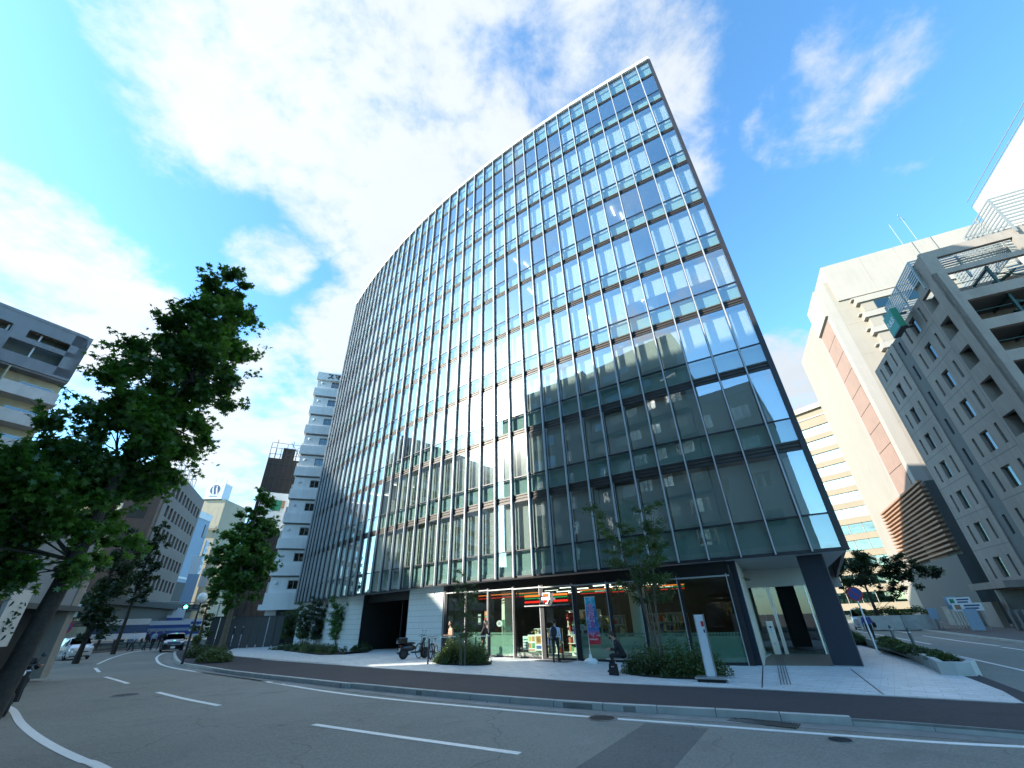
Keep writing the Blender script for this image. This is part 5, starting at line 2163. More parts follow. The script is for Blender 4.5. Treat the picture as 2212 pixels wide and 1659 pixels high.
cl_ = [TC(.25, 0, 10.8, .55), TC(-.15, .2, 10.3, .7), TC(.5, .1, 9.9, .72), TC(.0, -.3, 9.4, .9), TC(.6, .2, 9.0, .85), TC(-.35, 0, 8.8, .75), TC(.2, .4, 8.3, 1.0), TC(.7, 0, 8.0, .8),
       TC(-.45, .1, 7.6, .85), TC(.3, -.4, 7.2, 1.1), TC(.75, .2, 6.8, .85), TC(-.6, 0, 6.6, .85), TC(.1, .4, 6.2, 1.1), TC(.65, -.2, 5.9, .85), TC(-.5, -.3, 5.7, .9), TC(.6, .1, 5.1, .75),
       TC(-1.1, 0, 4.7, .95), TC(-2.0, .2, 3.9, 1.0), TC(-.5, .3, 4.8, 1.0), TC(-1.4, -.3, 3.7, 1.05), TC(-2.6, 0, 3.3, 1.0), TC(.2, .1, 4.3, .85), TC(-.6, 0, 3.9, .95), TC(-1.8, .3, 3.4, 1.05),
       TC(.45, .3, 3.7, .5), TC(-.9, .4, 3.1, .85), TC(-2.6, -.2, 3.1, .9), TC(.15, .5, 3.0, .5), TC(-3.2, 0, 3.7, .9), TC(-.3, -.2, 5.2, .9), TC(-1.2, 0, 3.9, .8), TC(-.1, .2, 3.4, .6), TC(-1.5, .3, 2.5, .6), TC(-.2, -.3, 2.7, .45)]
street_tree('street_tree', 'large dark maple leaved street tree whose trunk fills the left edge of the road', T, 10.3, .17, cl_, 68000, .135, MAPLE, M_['leaf_maple'], M_['bark'], lean=(tr_.x * .78, tr_.y * .78), sprays=3)

# columnar tree on the kerb point
P = gpt(470, 1424)
cl_ = [(0, 0, 10.3, .6), (.3, .1, 9.5, .75), (-.4, 0, 8.9, .85), (.2, .3, 8.1, 1.1), (-.7, 0, 7.4, 1.15), (.8, .2, 7.1, 1.0), (-.2, -.4, 6.4, 1.35), (1.1, 0, 5.8, 1.2), (-1.2, 0, 5.6, 1.2), (.1, .3, 5.0, 1.4), (1.2, .1, 4.6, 1.1), (-.9, -.2, 4.2, 1.1), (.4, 0, 3.6, 1.1), (-.3, 0, 2.9, .6)]
street_tree('street_tree', 'fresh green column shaped street tree on the kerb in front of the black netting', P, 10, .2, cl_, 28000, .21, MAPLE, M_['leaf_col'], M_['bark_l'], sprays=2)
P = gpt(420, 1412)
cl_ = [(0, 0, 4.6, .5), (.1, .1, 3.9, .6), (-.1, 0, 3.2, .65), (.2, 0, 2.5, .7), (0, .1, 1.8, .75), (.1, 0, 1.1, .75), (0, 0, .5, .8)]
street_tree('street_tree', 'narrow ivy covered trunk standing left of the column shaped tree', P, 4.6, .12, cl_, 5000, .14, OVAL, M_['leaf_small'], M_['bark_l'])
# smaller trees down the left street
for (x, y, h, s, lab, nl) in ((252, 1402, 11.5, 1.0, 'dark slim street tree before the brown tiled office', 6000), (180, 1410, 8.5, 1.1, 'dark bushy street tree between the foreground trunk and the slim tree', 6000)):
    dirp = px_dir(x, 1390)
    r = 58 if x > 200 else 44
    P = Vector((dirp.x / dirp.xy.length * r, dirp.y / dirp.xy.length * r, 0))
    cl_ = [(0, 0, h - .5, .8 * s), (.3, 0, h - 1.8, 1.1 * s), (-.4, .2, h - 3.0, 1.3 * s), (.4, 0, h - 4.2, 1.4 * s), (-.2, 0, h - 5.4, 1.5 * s), (.5, 0, h - 6.4, 1.2 * s)]
    street_tree('street_tree', lab, P, h - .6, .16, cl_, nl, .26, OVAL, M_['leaf_far'], M_['bark'])
# broad dark tree beyond the right street
dirp = px_dir(1245, 1330)
d2_ = px_dir(1228 + 600, 1290)
dd_ = px_dir(1895, 1330)
P = Vector((dd_.x / dd_.xy.length * 62, dd_.y / dd_.xy.length * 62, -.2))
cl_ = [(0, 0, 6.6, 1.6), (-2.2, 0, 6.0, 1.7), (2.2, 0, 5.8, 1.6), (4.2, 0, 5.6, 1.5), (-3.6, 0, 5.0, 1.4), (0, 0, 5.0, 1.8), (3.2, 0, 4.4, 1.5), (-1.8, 0, 3.9, 1.3), (5.6, 0, 5.0, 1.2), (1.5, 0, 3.5, 1.1)]
a_ = math.atan2(-dd_.x, dd_.y)
cl_ = [(x * math.cos(a_), x * math.sin(a_), z, r) for x, y, z, r in cl_]
street_tree('street_tree', 'broad dark tree with light gaps in front of the cream banded office', P, 5, .22, cl_, 24000, .22, OVAL, M_['leaf_far'], M_['bark'])


def multistem(label, P, h, spread, nst, nleaf, lsize, mat, lo=.35, squash=1.0, group=None, side=0.0, cr=1.0):
    t = thing('garden_tree', label, 'tree', P, 0, group)
    m = MB()
    pts = []
    for i in range(nst):
        a = 2 * math.pi * i / nst + rnd.uniform(-.3, .3)
        top = Vector((math.cos(a) * spread * rnd.uniform(.4, 1.0) + side, math.sin(a) * spread * rnd.uniform(.4, 1.0), h * rnd.uniform(.72, 1.0)))
        base = Vector((math.cos(a) * .12, math.sin(a) * .12, -.05))
        path = []
        for k in range(9):
            q = k / 8
            p = base.lerp(top, q)
            p.x += (base.x - top.x) * .28 * math.sin(q * math.pi) + rnd.uniform(-.03, .03)
            p.y += (base.y - top.y) * .28 * math.sin(q * math.pi) + rnd.uniform(-.03, .03)
            path.append(p)
        m.tube(path, [max(.005, .019 * (1 - .75 * k / 8)) * (h / 4) ** .5 for k in range(9)], 6)
        for k in range(2, 9):
            q = k / 8
            if q < lo:
                continue
            for _ in range(2):
                a2 = rnd.uniform(0, 6.28)
                ln = spread * rnd.uniform(.25, .75) * (1.15 - q * .5)
                e = path[k] + Vector((math.cos(a2) * ln, math.sin(a2) * ln, ln * rnd.uniform(.1, .7)))
                m.tube([path[k], path[k].lerp(e, .5) + Vector((0, 0, .05)), e], [.010, .007, .003], 4)
                for _k in range(3):
                    c = path[k].lerp(e, rnd.uniform(.45, 1.05))
                    pts.append(cluster_pts((c.x, c.y, c.z), rnd.uniform(.10, .26) * (h / 4) * cr, max(3, int(nleaf / (nst * 7 * 6) * rnd.uniform(.4, 1.7))), .55, .1))
    m.build('stems', M_['bark_l'], t, kind='stuff')
    leaves('foliage', np.concatenate(pts), lsize, OVAL, mat, t, kind='stuff')
    return t


def G2(x, y):
    p = gpt(x, y)
    return p


P = gpt(1436, 1463)
multistem('tall thin stemmed garden tree in the planting bed right of the seated man', P + Vector((.1, .6, 0)), 5.7, 1.6, 10, 24000, .080, M_['leaf_small'], .42)
P = gpt(998, 1438)
multistem('feathery young tree tied to stakes in the small round planting bed', P, 3.8, .8, 7, 6000, .060, M_['leaf_small'], .3)
for (x, y, h, sp, lab, nl, mt) in ((716, 1404, 3.4, .95, 'bright green garden tree nearest the garage opening', 11000, 'leaf_col'), (668, 1402, 3.5, .7, 'dark leaved garden tree in the middle of the left planting strip', 11000, 'leaf_far'), (638, 1400, 3.6, .7, 'slim dark garden tree left of the middle one in the planting strip', 9000, 'leaf_small'), (606, 1396, 3.0, .7, 'olive garden tree at the left end of the planting strip', 8000, 'leaf_small')):
    P = gpt(x, y)
    multistem(lab, P + Vector((.1, .7, 0)), h * 1.05, sp * 1.35, 9, nl, .11, M_[mt], .15, cr=1.9)


def bed(label, name, outline, h, mat_list, n, size, shape=OVAL, cat='shrubs', soil=True, ztop=0.0, rm=1.0):
    """low planting inside an outline of world points"""
    c = sum((Vector(p[:2]) for p in outline), Vector((0, 0))) / len(outline)
    t = thing(name, label, cat, (c.x, c.y, gz(c.x) + ztop))
    poly = [(p[0] - c.x, p[1] - c.y) for p in outline]
    if soil:
        MB().prism(poly, -.1, .05).build('soil', M_['bark'], t)
    xs_, ys_ = [p[0] for p in poly], [p[1] for p in poly]

    def inside(x, y):
        r = False
        j = len(poly) - 1
        for i in range(len(poly)):
            if (poly[i][1] > y) != (poly[j][1] > y) and x < (poly[j][0] - poly[i][0]) * (y - poly[i][1]) / (poly[j][1] - poly[i][1]) + poly[i][0]:
                r = not r
            j = i
        return r
    def edge_d(x, y):
        d = 9
        for i in range(len(poly)):
            a, b = Vector(poly[i - 1]), Vector(poly[i])
            ab = b - a
            tt = max(0, min(1, ((x - a.x) * ab.x + (y - a.y) * ab.y) / max(1e-6, ab.length_squared)))
            q = a + ab * tt
            d = min(d, math.hypot(x - q.x, y - q.y))
        return d
    cells = [[] for _ in mat_list]
    tries = 0
    got = 0
    clumps = []
    while len(clumps) < 130 and tries < 4000:
        tries += 1
        x, y = rnd.uniform(min(xs_), max(xs_)), rnd.uniform(min(ys_), max(ys_))
        if inside(x, y):
            clumps.append((x, y, rnd.uniform(.6, 1.15), rnd.randrange(len(mat_list)), rnd.uniform(.14, .3) * rm))
    for (x, y, f, mi, r) in clumps:
        e = edge_d(x, y)
        hh = h * f * min(1, .35 + e / .55)
        k = int(n / len(clumps))
        p = nr.normal(0, 1, (k, 3))
        p /= np.linalg.norm(p, axis=1)[:, None]
        p[:, 0] = p[:, 0] * r * nr.uniform(.6, 1.1, k) + x
        p[:, 1] = p[:, 1] * r * nr.uniform(.6, 1.1, k) + y
        p[:, 2] = np.abs(p[:, 2]) * hh * nr.uniform(.55, 1.05, k) + .05
        cells[mi].append(p)
    for mi, cc_ in enumerate(cells):
        if cc_:
            leaves('foliage', np.concatenate(cc_), size, shape, M_[mat_list[mi]], t, kind='stuff', up=True if shape is BLADE else None)
    return t


def ellipse(c, ax, ay, rot, n=18):
    return [(c[0] + ax * math.cos(t) * math.cos(rot) - ay * math.sin(t) * math.sin(rot), c[1] + ax * math.cos(t) * math.sin(rot) + ay * math.sin(t) * math.cos(rot)) for t in [2 * math.pi * i / n for i in range(n)]]


bc = gpt(1000, 1433)
rot = R_(-36)
bed('round bed of mixed low shrubs around the staked young tree', 'planting_bed', ellipse(bc, 1.55, .9, rot), 1.0, ['leaf_hedge', 'leaf_small', 'leaf_small'], 15000, .075)
bc = gpt(1465, 1462)
bed('oval bed of low shrubs under the tall thin stemmed tree', 'planting_bed', ellipse(bc + Vector((0, .35, 0)), 1.75, .85, rot), .95, ['leaf_hedge', 'leaf_small', 'leaf_small'], 17000, .07)
bc = gpt(1405, 1456)
bed('reddish low shrub beside the bench', 'red_shrub', ellipse(bc + Vector((-.15, .1, 0)), .42, .3, rot, 12), .5, ['leaf_red'], 900, .07)
o1 = [gpt(*p).xy for p in ((612, 1406), (690, 1415), (745, 1414), (765, 1405))]
o2 = [p + Vector((1.0, 1.4)) for p in reversed(o1)]
bed('long bed of ground cover along the tiled wall left of the garage', 'planting_bed', o1 + o2, .55, ['leaf_hedge', 'leaf_small', 'leaf_far'], 14000, .09)
o1 = [gpt(*p).xy for p in ((585, 1404), (612, 1405), (650, 1398))]
o2 = [p + Vector((.6, 3)) for p in reversed(o1)]
bed('dark ground cover at the far left end of the tiled wall', 'planting_bed', o1 + o2, .5, ['leaf_far', 'leaf_small'], 3000, .11)
bc = gpt(462, 1430)
bed('tuft of low shrub at the foot of the column shaped tree', 'planting_bed', ellipse(bc, 1.1, .8, rot, 12), .8, ['leaf_hedge', 'leaf_small'], 2600, .11)
bc = gpt(425, 1420)
bed('dark shrub at the foot of the ivy covered trunk', 'planting_bed', ellipse(bc, 1.0, .8, rot, 12), .9, ['leaf_far', 'leaf_small'], 2200, .12)

# raised planter with hedge on the right corner
pt = thing('kerb_planter', 'raised concrete planter kerb that widens to a rounded nose beside the right street', 'planter', (12, 14, gz(12)))
inner_ = [c6(420, 880), c6(740, 1000), c6(1100, 1170), c6(1210, 1237), c6(1430, 1250), c6(1640, 1252)]
outer_ = [c6(1640, 1252), Vector((14.3, 15.8, 0)), Vector((15.9, 18.6, 0)), Vector((18.4, 24.4, 0)), Vector((20.5, 29, 0))]
ring = [Vector(p[:2]) for p in inner_] + [Vector(p[:2]) for p in outer_[1:]]
ring = [Vector((19.2, 29.4))] + ring
m = MB()
off_in = [p - Vector((12, 14)) for p in ring]
cen = sum(off_in, Vector((0, 0))) / len(off_in)
a_ = offset(off_in, .0)
b_ = offset(off_in, .20)
vs, fs = [], []
for i, (p, q_) in enumerate(zip(a_, b_)):
    hgt = .34 if i not in (0, 1) else .22
    vs += [(p.x, p.y, -.25), (q_.x, q_.y, -.25), (q_.x, q_.y, hgt), (p.x, p.y, hgt)]
for i in range(len(a_)):
    o = i * 4
    o2_ = ((i + 1) % len(a_)) * 4
    for k in range(4):
        k2 = (k + 1) % 4
        fs.append((o + k, o + k2, o2_ + k2, o2_ + k))
m.add(vs, fs)
m.build('kerb_ring', M_['kerb'], pt, bevel=.015)
hp = [Vector(p) for p in (c6(560, 900).xy, c6(1000, 1085).xy, c6(1330, 1160).xy)]
ho = [p + Vector((.05, .25)) for p in hp] + [Vector((13.7, 15.9)), Vector((15.0, 18.3)), Vector((17.0, 22.6))]
bed('clipped green hedge inside the raised planter on the right corner', 'hedge', ho, .62, ['leaf_hedge', 'leaf_hedge', 'leaf_small'], 34000, .075, cat='hedge', ztop=.22, rm=1.7)
ho = [c6(150, 880).xy, c6(330, 880).xy, Vector(c6(330, 880).xy) + Vector((.9, 2.3)), Vector(c6(180, 880).xy) + Vector((.7, 2.6))]
bed('short clipped hedge behind the navy pillar', 'hedge', ho, .75, ['leaf_hedge', 'leaf_small'], 12000, .08, cat='hedge', ztop=.05, rm=1.5)
for (x, y, lab) in ((665, 800, 'short dark post behind the far end of the hedge'), (905, 870, 'short dark post behind the middle of the hedge')):
    P = c6(x, y + 60)
    b_ = thing('bollard', lab, 'bollard', P)
    m = MB(); m.lathe([(.07, 0), (.07, .88), (.05, .93), (.0, .95)], 12)
    m.build('post', M_['h_dark'], b_, smooth=True)
    MB().lathe([(.072, .7), (.072, .76)], 12).build('band', M_['frame'], b_)

# ================================================================= STREET FURNITURE
P = gpt(1277, 1434)
t = thing('banner_stand', 'tall blue and red printed banner on a white water filled base by the shop door', 'banner', P, R_(-36))
MB().lathe([(.0, 0), (.29, 0), (.31, .05), (.30, .12), (.20, .19), (.07, .22), (.05, .36), (0, .36)], 20).build('base', M_['white'], t, smooth=True)
MB().tube([(0, 0, .2), (0, 0, 2.62)], .014, 8).build('pole', M_['white'], t)
MB().tube([(0, 0, 2.60), (.52, 0, 2.60)], .012, 8).build('cross_bar', M_['white'], t)
m = MB()
vs, fs = [], []
NX, NZ = 8, 24
for j in range(NZ + 1):
    for i in range(NX + 1):
        u, v = i / NX, j / NZ
        vs.append((.02 + .50 * u + .05 * (1 - v) * u, -.05 * math.sin(u * 4 + v * 3) * (1.1 - v) * 1.2, .72 + 1.86 * v))
for j in range(NZ):
    for i in range(NX):
        fs.append((j * (NX + 1) + i, j * (NX + 1) + i + 1, (j + 1) * (NX + 1) + i + 1, (j + 1) * (NX + 1) + i))
m.add(vs, fs)


def banner_mat():
    mt = bpy.data.materials.new('banner_print')
    mt.use_nodes = True
    N = NT(mt.node_tree)
    b = mt.node_tree.nodes['Principled BSDF']
    tcn = N.n('ShaderNodeTexCoord')
    sp = N.n('ShaderNodeSeparateXYZ')
    N.l(tcn.outputs['Object'], sp.inputs[0])
    nz_ = N.noise(tcn.outputs['Object'], 5, 4, .6)
    z = N.math('ADD', sp.outputs[2], N.math('MULTIPLY', nz_, .25))
    c = N.mixc(N.ramp(z, 1.15, 1.45), (.42, .02, .03), (.03, .16, .42))
    c = N.mixc(N.ramp(z, 2.1, 2.6), c, (.04, .36, .50))
    c = N.mixc(N.math('MULTIPLY', N.ramp(nz_, .55, .68), .6), c, (.35, .6, .75))
    c = N.mixc(N.math('MULTIPLY', N.math('MULTIPLY', N.ramp(z, 2.35, 2.55), N.ramp(nz_, .5, .38)), .9), c, (.03, .25, .10))
    N.l(c, b.inputs['Base Color'])
    b.inputs['Roughness'].default_value = .7
    return mt


M_['banner'] = banner_mat()
m.build('cloth', M_['banner'], t, smooth=True)
M_['magenta'] = pmat('magenta_print', (.42, .02, .16), .6)
for k, ch in enumerate('北海道'):
    text_mesh(ch, .34, M_['sign_w'], 'character_outline', .002, t, face_mat((.28, -.075, 2.14 - k * .33), (1, 0, 0), (0, 0, 1)), bold=.012)
    text_mesh(ch, .34, M_['magenta'], 'character', .002, t, face_mat((.28, -.081, 2.14 - k * .33), (1, 0, 0), (0, 0, 1)))
text_mesh('HOKKAIDO', .085, M_['sign_w'], 'lettering', .002, t, face_mat((.30, -.09, .92), (1, 0, 0), (0, 0, 1)))
MB().lathe([(0, 0), (.11, .0), (.11, .004)], 14).build('cup_print', M_['sign_w'], t, loc=(.33, -.075, 1.2)) if False else None

P = gpt(1540, 1473)
t = thing('sign_pylon', 'slim white upright sign panel on a grey wheeled base by the kerb', 'sign', P, R_(-30))
MB().box(-.46, .46, -.24, .24, .08, .14).build('base', M_['steel'], t, bevel=.015)
MB().box(-.40, .40, -.20, .20, .02, .08).build('tray', M_['black'], t)
for (x, y) in ((-.36, -.18), (.36, -.18), (-.36, .18), (.36, .18)):
    MB().lathe([(.03, 0), (.03, .03)], 8, x, y).build('foot', M_['black'], t)
m = MB(); m.box(-.135, .135, -.035, .035, .14, 1.78)
m.build('panel', M_['sign_w'], t, bevel=.01)
MB().box(-.155, -.135, -.05, .05, .14, 1.80).build('edge_post', M_['steel'], t)
MB().box(.135, .155, -.05, .05, .14, 1.80).build('edge_post', M_['steel'], t)
MB().box(.03, .11, -.04, -.036, 1.45, 1.60).build('red_label', M_['red'], t)
MB().box(.06, .11, -.04, -.036, 1.28, 1.37).build('grey_label', M_['navy'], t)

# bench
P = gpt(1341, 1454)
BR = R_(-36)
t = thing('bench', 'small pale slatted bench seat on dark legs that the man sits on', 'bench', P + Vector((.12, .05, 0)), BR)
for k in range(4):
    MB().box(-.55, .40, -.19 + k * .10, -.11 + k * .10, .40, .435).build('slat', M_['soffit'], t)
for (x, y) in ((-.42, -.14), (.30, -.14), (-.42, .16), (.30, .16)):
    MB().box(x - .03, x + .03, y - .03, y + .03, 0, .40).build('leg', M_['steel_dk'], t)
MB().box(-.5, .36, -.03, .03, .36, .40).build('rail', M_['steel_dk'], t)

# leaning rail by the round bed
A_, B_ = gpt(885, 1433), gpt(1062, 1412)
A_ = gs(990, 1534); B_ = gs(1120, 1510)
for (a, b, lab) in (((983, 1531), (1047, 1526), 'long brushed steel leaning rail in front of the bicycles'), ((1093, 1524), (1127, 1522), 'short brushed steel leaning rail beside the woman in black')):
    p, q_ = gs(*a), gs(*b)
    dd = q_ - p
    t = thing('leaning_rail', lab, 'rail', (p.x, p.y, gz(p.x)), math.atan2(dd.y, dd.x))
    MB().box(0, dd.xy.length, -.04, .04, 1.00, 1.04).build('top', M_['steel'], t)
    n_ = 3 if dd.length > 1.3 else 2
    for k in range(n_):
        x = .06 + (dd.xy.length - .12) * k / (n_ - 1)
        MB().box(x - .03, x + .03, -.025, .025, 0, 1.0).build('leg', M_['steel_dk'], t)


# traffic signs
def round_sign(label, P, h, r, face_az, pole='white', plate=None):
    t = thing('road_sign', label, 'road sign', P, R_(face_az))
    MB().tube([(0, 0, 0), (0, 0, h + r)], .032, 8).build('pole', M_['white'], t)
    m = MB(); m.M = Matrix.Translation((0, -.04, h)) @ Matrix.Rotation(R_(90), 4, 'X')
    m.lathe([(r, 0), (r, .012)], 24); m.build('rim', M_['red'], t)
    m = MB(); m.M = Matrix.Translation((0, -.053, h)) @ Matrix.Rotation(R_(90), 4, 'X')
    m.lathe([(r * .8, 0), (r * .8, .004)], 24); m.build('face', M_['blue_s'], t)
    m = MB(); m.M = Matrix.Translation((0, -.062, h)) @ Matrix.Rotation(R_(45), 4, 'Y')
    m.box(-r * .8, r * .8, -.002, .002, -r * .09, r * .09); m.build('slash', M_['red'], t)
    if plate:
        MB().box(-.28, .28, -.055, -.045, h + .42, h + .95).build('plate', M_['sign_w'], t)
        text_mesh('P', .4, M_['green_s'], 'mark', .002, t, face_mat((0, -.06, h + .68), (1, 0, 0), (0, 0, 1)))
    return t


def at_dist(x, y, r):
    d = px_dir(x, y)
    return Vector((d.x / d.xy.length * r, d.y / d.xy.length * r, 0)), EYE + d.z / d.xy.length * r


P, z = at_dist(1842, 1283, 27)
round_sign('round blue and red no parking sign on a white pole at the right street', Vector((P.x + .1, P.y, gz(P.x))), z + .2, .30, -35)
P, z = at_dist(137, 1356, 30)
round_sign('no parking sign under a white plate near the left edge of the road', P, z, .30, 40, plate=True)

# globe lamp and traffic signal on the left
P, z = at_dist(437, 1291, 33)
t = thing('globe_lamp', 'white globe street lamp on a dark post left of the column shaped tree', 'street lamp', P)
MB().tube([(0, 0, 0), (0, 0, z - .15)], [.07, .045], 8).build('post', M_['steel_dk'], t)
m = MB(); m.sphere((0, 0, z), .27, 18, 12); m.build('globe', M_['white'], t, smooth=True)
P, z = at_dist(413, 1311, 62)
t = thing('traffic_light', 'traffic signal showing green on an arm over the left street', 'traffic light', (P.x, P.y, 0), R_(33))
MB().tube([(2.6, 0, 0), (2.6, 0, z + .6)], .09, 8).build('post', M_['louvre_steel'], t)
MB().tube([(2.6, 0, z + .35), (-3.8, 0, z + .55)], .05, 6).build('arm', M_['louvre_steel'], t)
MB().box(-.75, .75, -.12, .12, z - .24, z + .24).build('housing', M_['steel_dk'], t)
for k, c in enumerate((emat('signal_green', (.05, 1.0, .55), 5), M_['h_dark'], M_['h_dark'])):
    m = MB(); m.M = Matrix.Translation((-.48 + k * .48, -.12, z)) @ Matrix.Rotation(R_(90), 4, 'X')
    m.lathe([(.17, 0), (.17, .03)], 16); m.build('lens', c, t)
# white guard rail on the outside of the bend
gr_pts = [(130, 1402), (190, 1399), (225, 1394), (262, 1391)]
gp = [gpt(*p).xy for p in gr_pts]
gp = [gp[0] + (gp[0] - gp[1]) * 2.2] + gp
o_ = gp[0]
t = thing('guard_rail', 'white steel guard rail on the outside of the bend behind the white car', 'guard rail', (o_.x, o_.y, 0))
gsp = resample(spline(gp, 6), 1.5)
for (z0, z1) in ((.42, .74),):
    m = MB()
    vs, fs = [], []
    prof = [(0, z0), (.06, z0 + .06), (0, z0 + .16), (.06, z0 + .26), (0, z1)]
    for p in gsp:
        for (d_, z) in prof:
            vs.append((p.x - o_.x + d_ * .6, p.y - o_.y - d_ * .6, z))
    for i in range(len(gsp) - 1):
        for k in range(4):
            fs.append((i * 5 + k, i * 5 + k + 1, i * 5 + 6 + k, i * 5 + 5 + k))
    m.add(vs, fs); m.build('beam', M_['white'], t)
for p in gsp[::2]:
    MB().lathe([(.06, 0), (.06, .8)], 8, p.x - o_.x - .06, p.y - o_.y + .06).build('post', M_['white'], t)
m = MB()
for p, q_ in zip(gsp, gsp[1:]):
    m.bar((p.x - o_.x, p.y - o_.y, .14), (q_.x - o_.x, q_.y - o_.y, .14), .05)
m.build('lower_bar', M_['white'], t)

# left shops behind the bend: awnings and boards
def board(name, label, x, y, r, w, h, az, mat, txt=None, tm=None, ts=.4, stripes=(), cat='sign'):
    P, z = at_dist(x, y, r)
    t = thing(name, label, cat, (P.x, P.y, z), R_(az))
    MB().box(-w / 2, w / 2, -.06, .06, -h / 2, h / 2).build('board', mat, t)
    for (z0, z1, mt) in stripes:
        MB().box(-w / 2, w / 2, -.07, -.061, z0 * h, z1 * h).build('stripe', mt, t)
    if txt:
        text_mesh(txt, ts, tm, 'lettering', .004, t, face_mat((0, -.08, 0), (1, 0, 0), (0, 0, 1)))
    return t


board('shop_sign_board', 'long blue and white convenience shop fascia under the brown tiled office', 318, 1358, 78, 9, 1.7, 39, M_['blue_s'], None, None, 1.0, ((.22, .5, M_['sign_w']), (-.2, .0, M_['bluew'])))
board('shop_sign_board', 'tall blue lit sign with white mark at the corner of the tiled office', 370, 1357, 83, 1.9, 3.2, 39, M_['sign_w'], None, None, 2.4, ((-.5, -.3, M_['blue_s']), (-.1, .4, M_['blue_s'])))
board('shop_sign_board', 'blue awning sign with white lower edge left of the slim dark tree', 228, 1360, 67, 7.2, 1.9, 42, M_['navy'], None, None, 1.2, ((-.5, -.22, M_['sign_w']), (.2, .5, M_['frame'])))
board('shop_sign_board', 'pale notice board with blue marks at the foot of the blue building', 404, 1356, 90, 3.4, 2.4, 38, M_['sign_w'], None, None, 2.2, ((-.35, -.2, M_['blue_s']), (-.05, .1, M_['blue_s']), (.2, .35, M_['blue_s'])))

for (x, y, r, w, h, mt, tx, tm, ts, lab) in ((421, 1225, 112, 1.6, 4.2, 'sign_w', None, None, 1.3, 'white vertical clinic sign below the tall vertical sign'), (409, 1272, 108, 1.8, 5.2, 'bluew', None, None, 1.3, 'bluish vertical sign lower down the same street wall'),
                                          (441, 1248, 100, 1.2, 3.0, 'apt_white', None, None, .4, 'cream blank projecting sign right of the bluish vertical sign'), (384, 1330, 84, 1.5, 2.0, 'sign_w', None, None, 1.2, 'small plain white sign near the tiled office corner')):
    board('street_sign', lab, x, y, r, w, h, 38, M_[mt], tx, M_[tm] if tm else None, ts)
sh = thing('shop_row', 'dark row of ground floor shop fronts under the left buildings', 'building', (0, 0, 0))
p0, _ = at_dist(120, 1390, 62)
p1, _ = at_dist(395, 1390, 92)
dd = p1 - p0
sh.location = (p0.x, p0.y, 0)
sh.rotation_euler = (0, 0, math.atan2(dd.y, dd.x))
Lw = dd.length
MB().box(0, Lw, .2, 6, 0, 5.2).build('wall', M_['b_dark'], sh)
for k in range(9):
    x = 1 + k * (Lw - 2) / 9
    f = MB().box(x, x + (Lw - 2) / 9 - .5, .05, .2, .1, 3.0).build('shop_window', M_['room'], sh)
    MB().box(x + .1, x + (Lw - 2) / 9 - .6, .0, .05, .4, 2.8).build('pane', M_['win_dk'], f)
MB().box(0, Lw, -.6, .2, 4.3, 4.9).build('canopy', M_['b_grey'], sh)

for k, (x, y, w_, h_, mt) in enumerate(((150, 1366, 2.2, .9, 'ylw_w'), (268, 1358, 2.6, .8, 'sign_w'), (345, 1368, 1.6, .7, 'red'), (290, 1372, 1.0, 1.4, 'bluew'), (385, 1372, 1.6, .6, 'ylw_w'))):
    r_ = (63, 72, 80, 74, 88)[k]
    board('shop_sign_board', ('dull yellow fascia board above the car on the bend', 'pale fascia board between the two blue shop signs', 'small red fascia board right of the long blue shop sign', 'small bluish upright board behind the pedestrians', 'small yellowish board over the black car')[k], x, y, r_, w_, h_, 40, M_[mt])
# grey corner house behind the big trunk, with a picture sign
p0, _ = at_dist(118, 1420, 30)
p1, _ = at_dist(-260, 1440, 22)
dd = p0 - p1
t = thing('corner_house', 'low grey shop house half hidden by the foreground trunk', 'building', (p1.x, p1.y, 0), math.atan2(dd.y, dd.x))
MB().box(0, dd.length, 0, 6, 2.6, 6.3).build('upper_wall', M_['apt_grey'], t)
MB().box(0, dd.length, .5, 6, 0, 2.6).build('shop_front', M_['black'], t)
MB().box(dd.length - .6, dd.length, -.05, .5, 0, 6.4).build('corner_column', M_['h_grey'], t)
MB().box(0, dd.length, -.3, 0, 2.5, 2.7).build('canopy', M_['b_dark'], t)
P, z = at_dist(12, 1338, 23.6)
pb = thing('picture_board', 'cream picture board with dark leaf shapes on the low grey shop house', 'sign', (P.x, P.y, z), math.atan2(dd.y, dd.x))
MB().box(-.55, .55, -.12, 0, -.8, .9).build('board', M_['apt_white'], pb)
lp = []
for k in range(26):
    lp.append((rnd.uniform(-.4, .4), -.13, rnd.uniform(-.6, .5)))
leaves('leaf_print', lp, .22, OVAL, M_['leaf_far'], pb, kind='stuff')

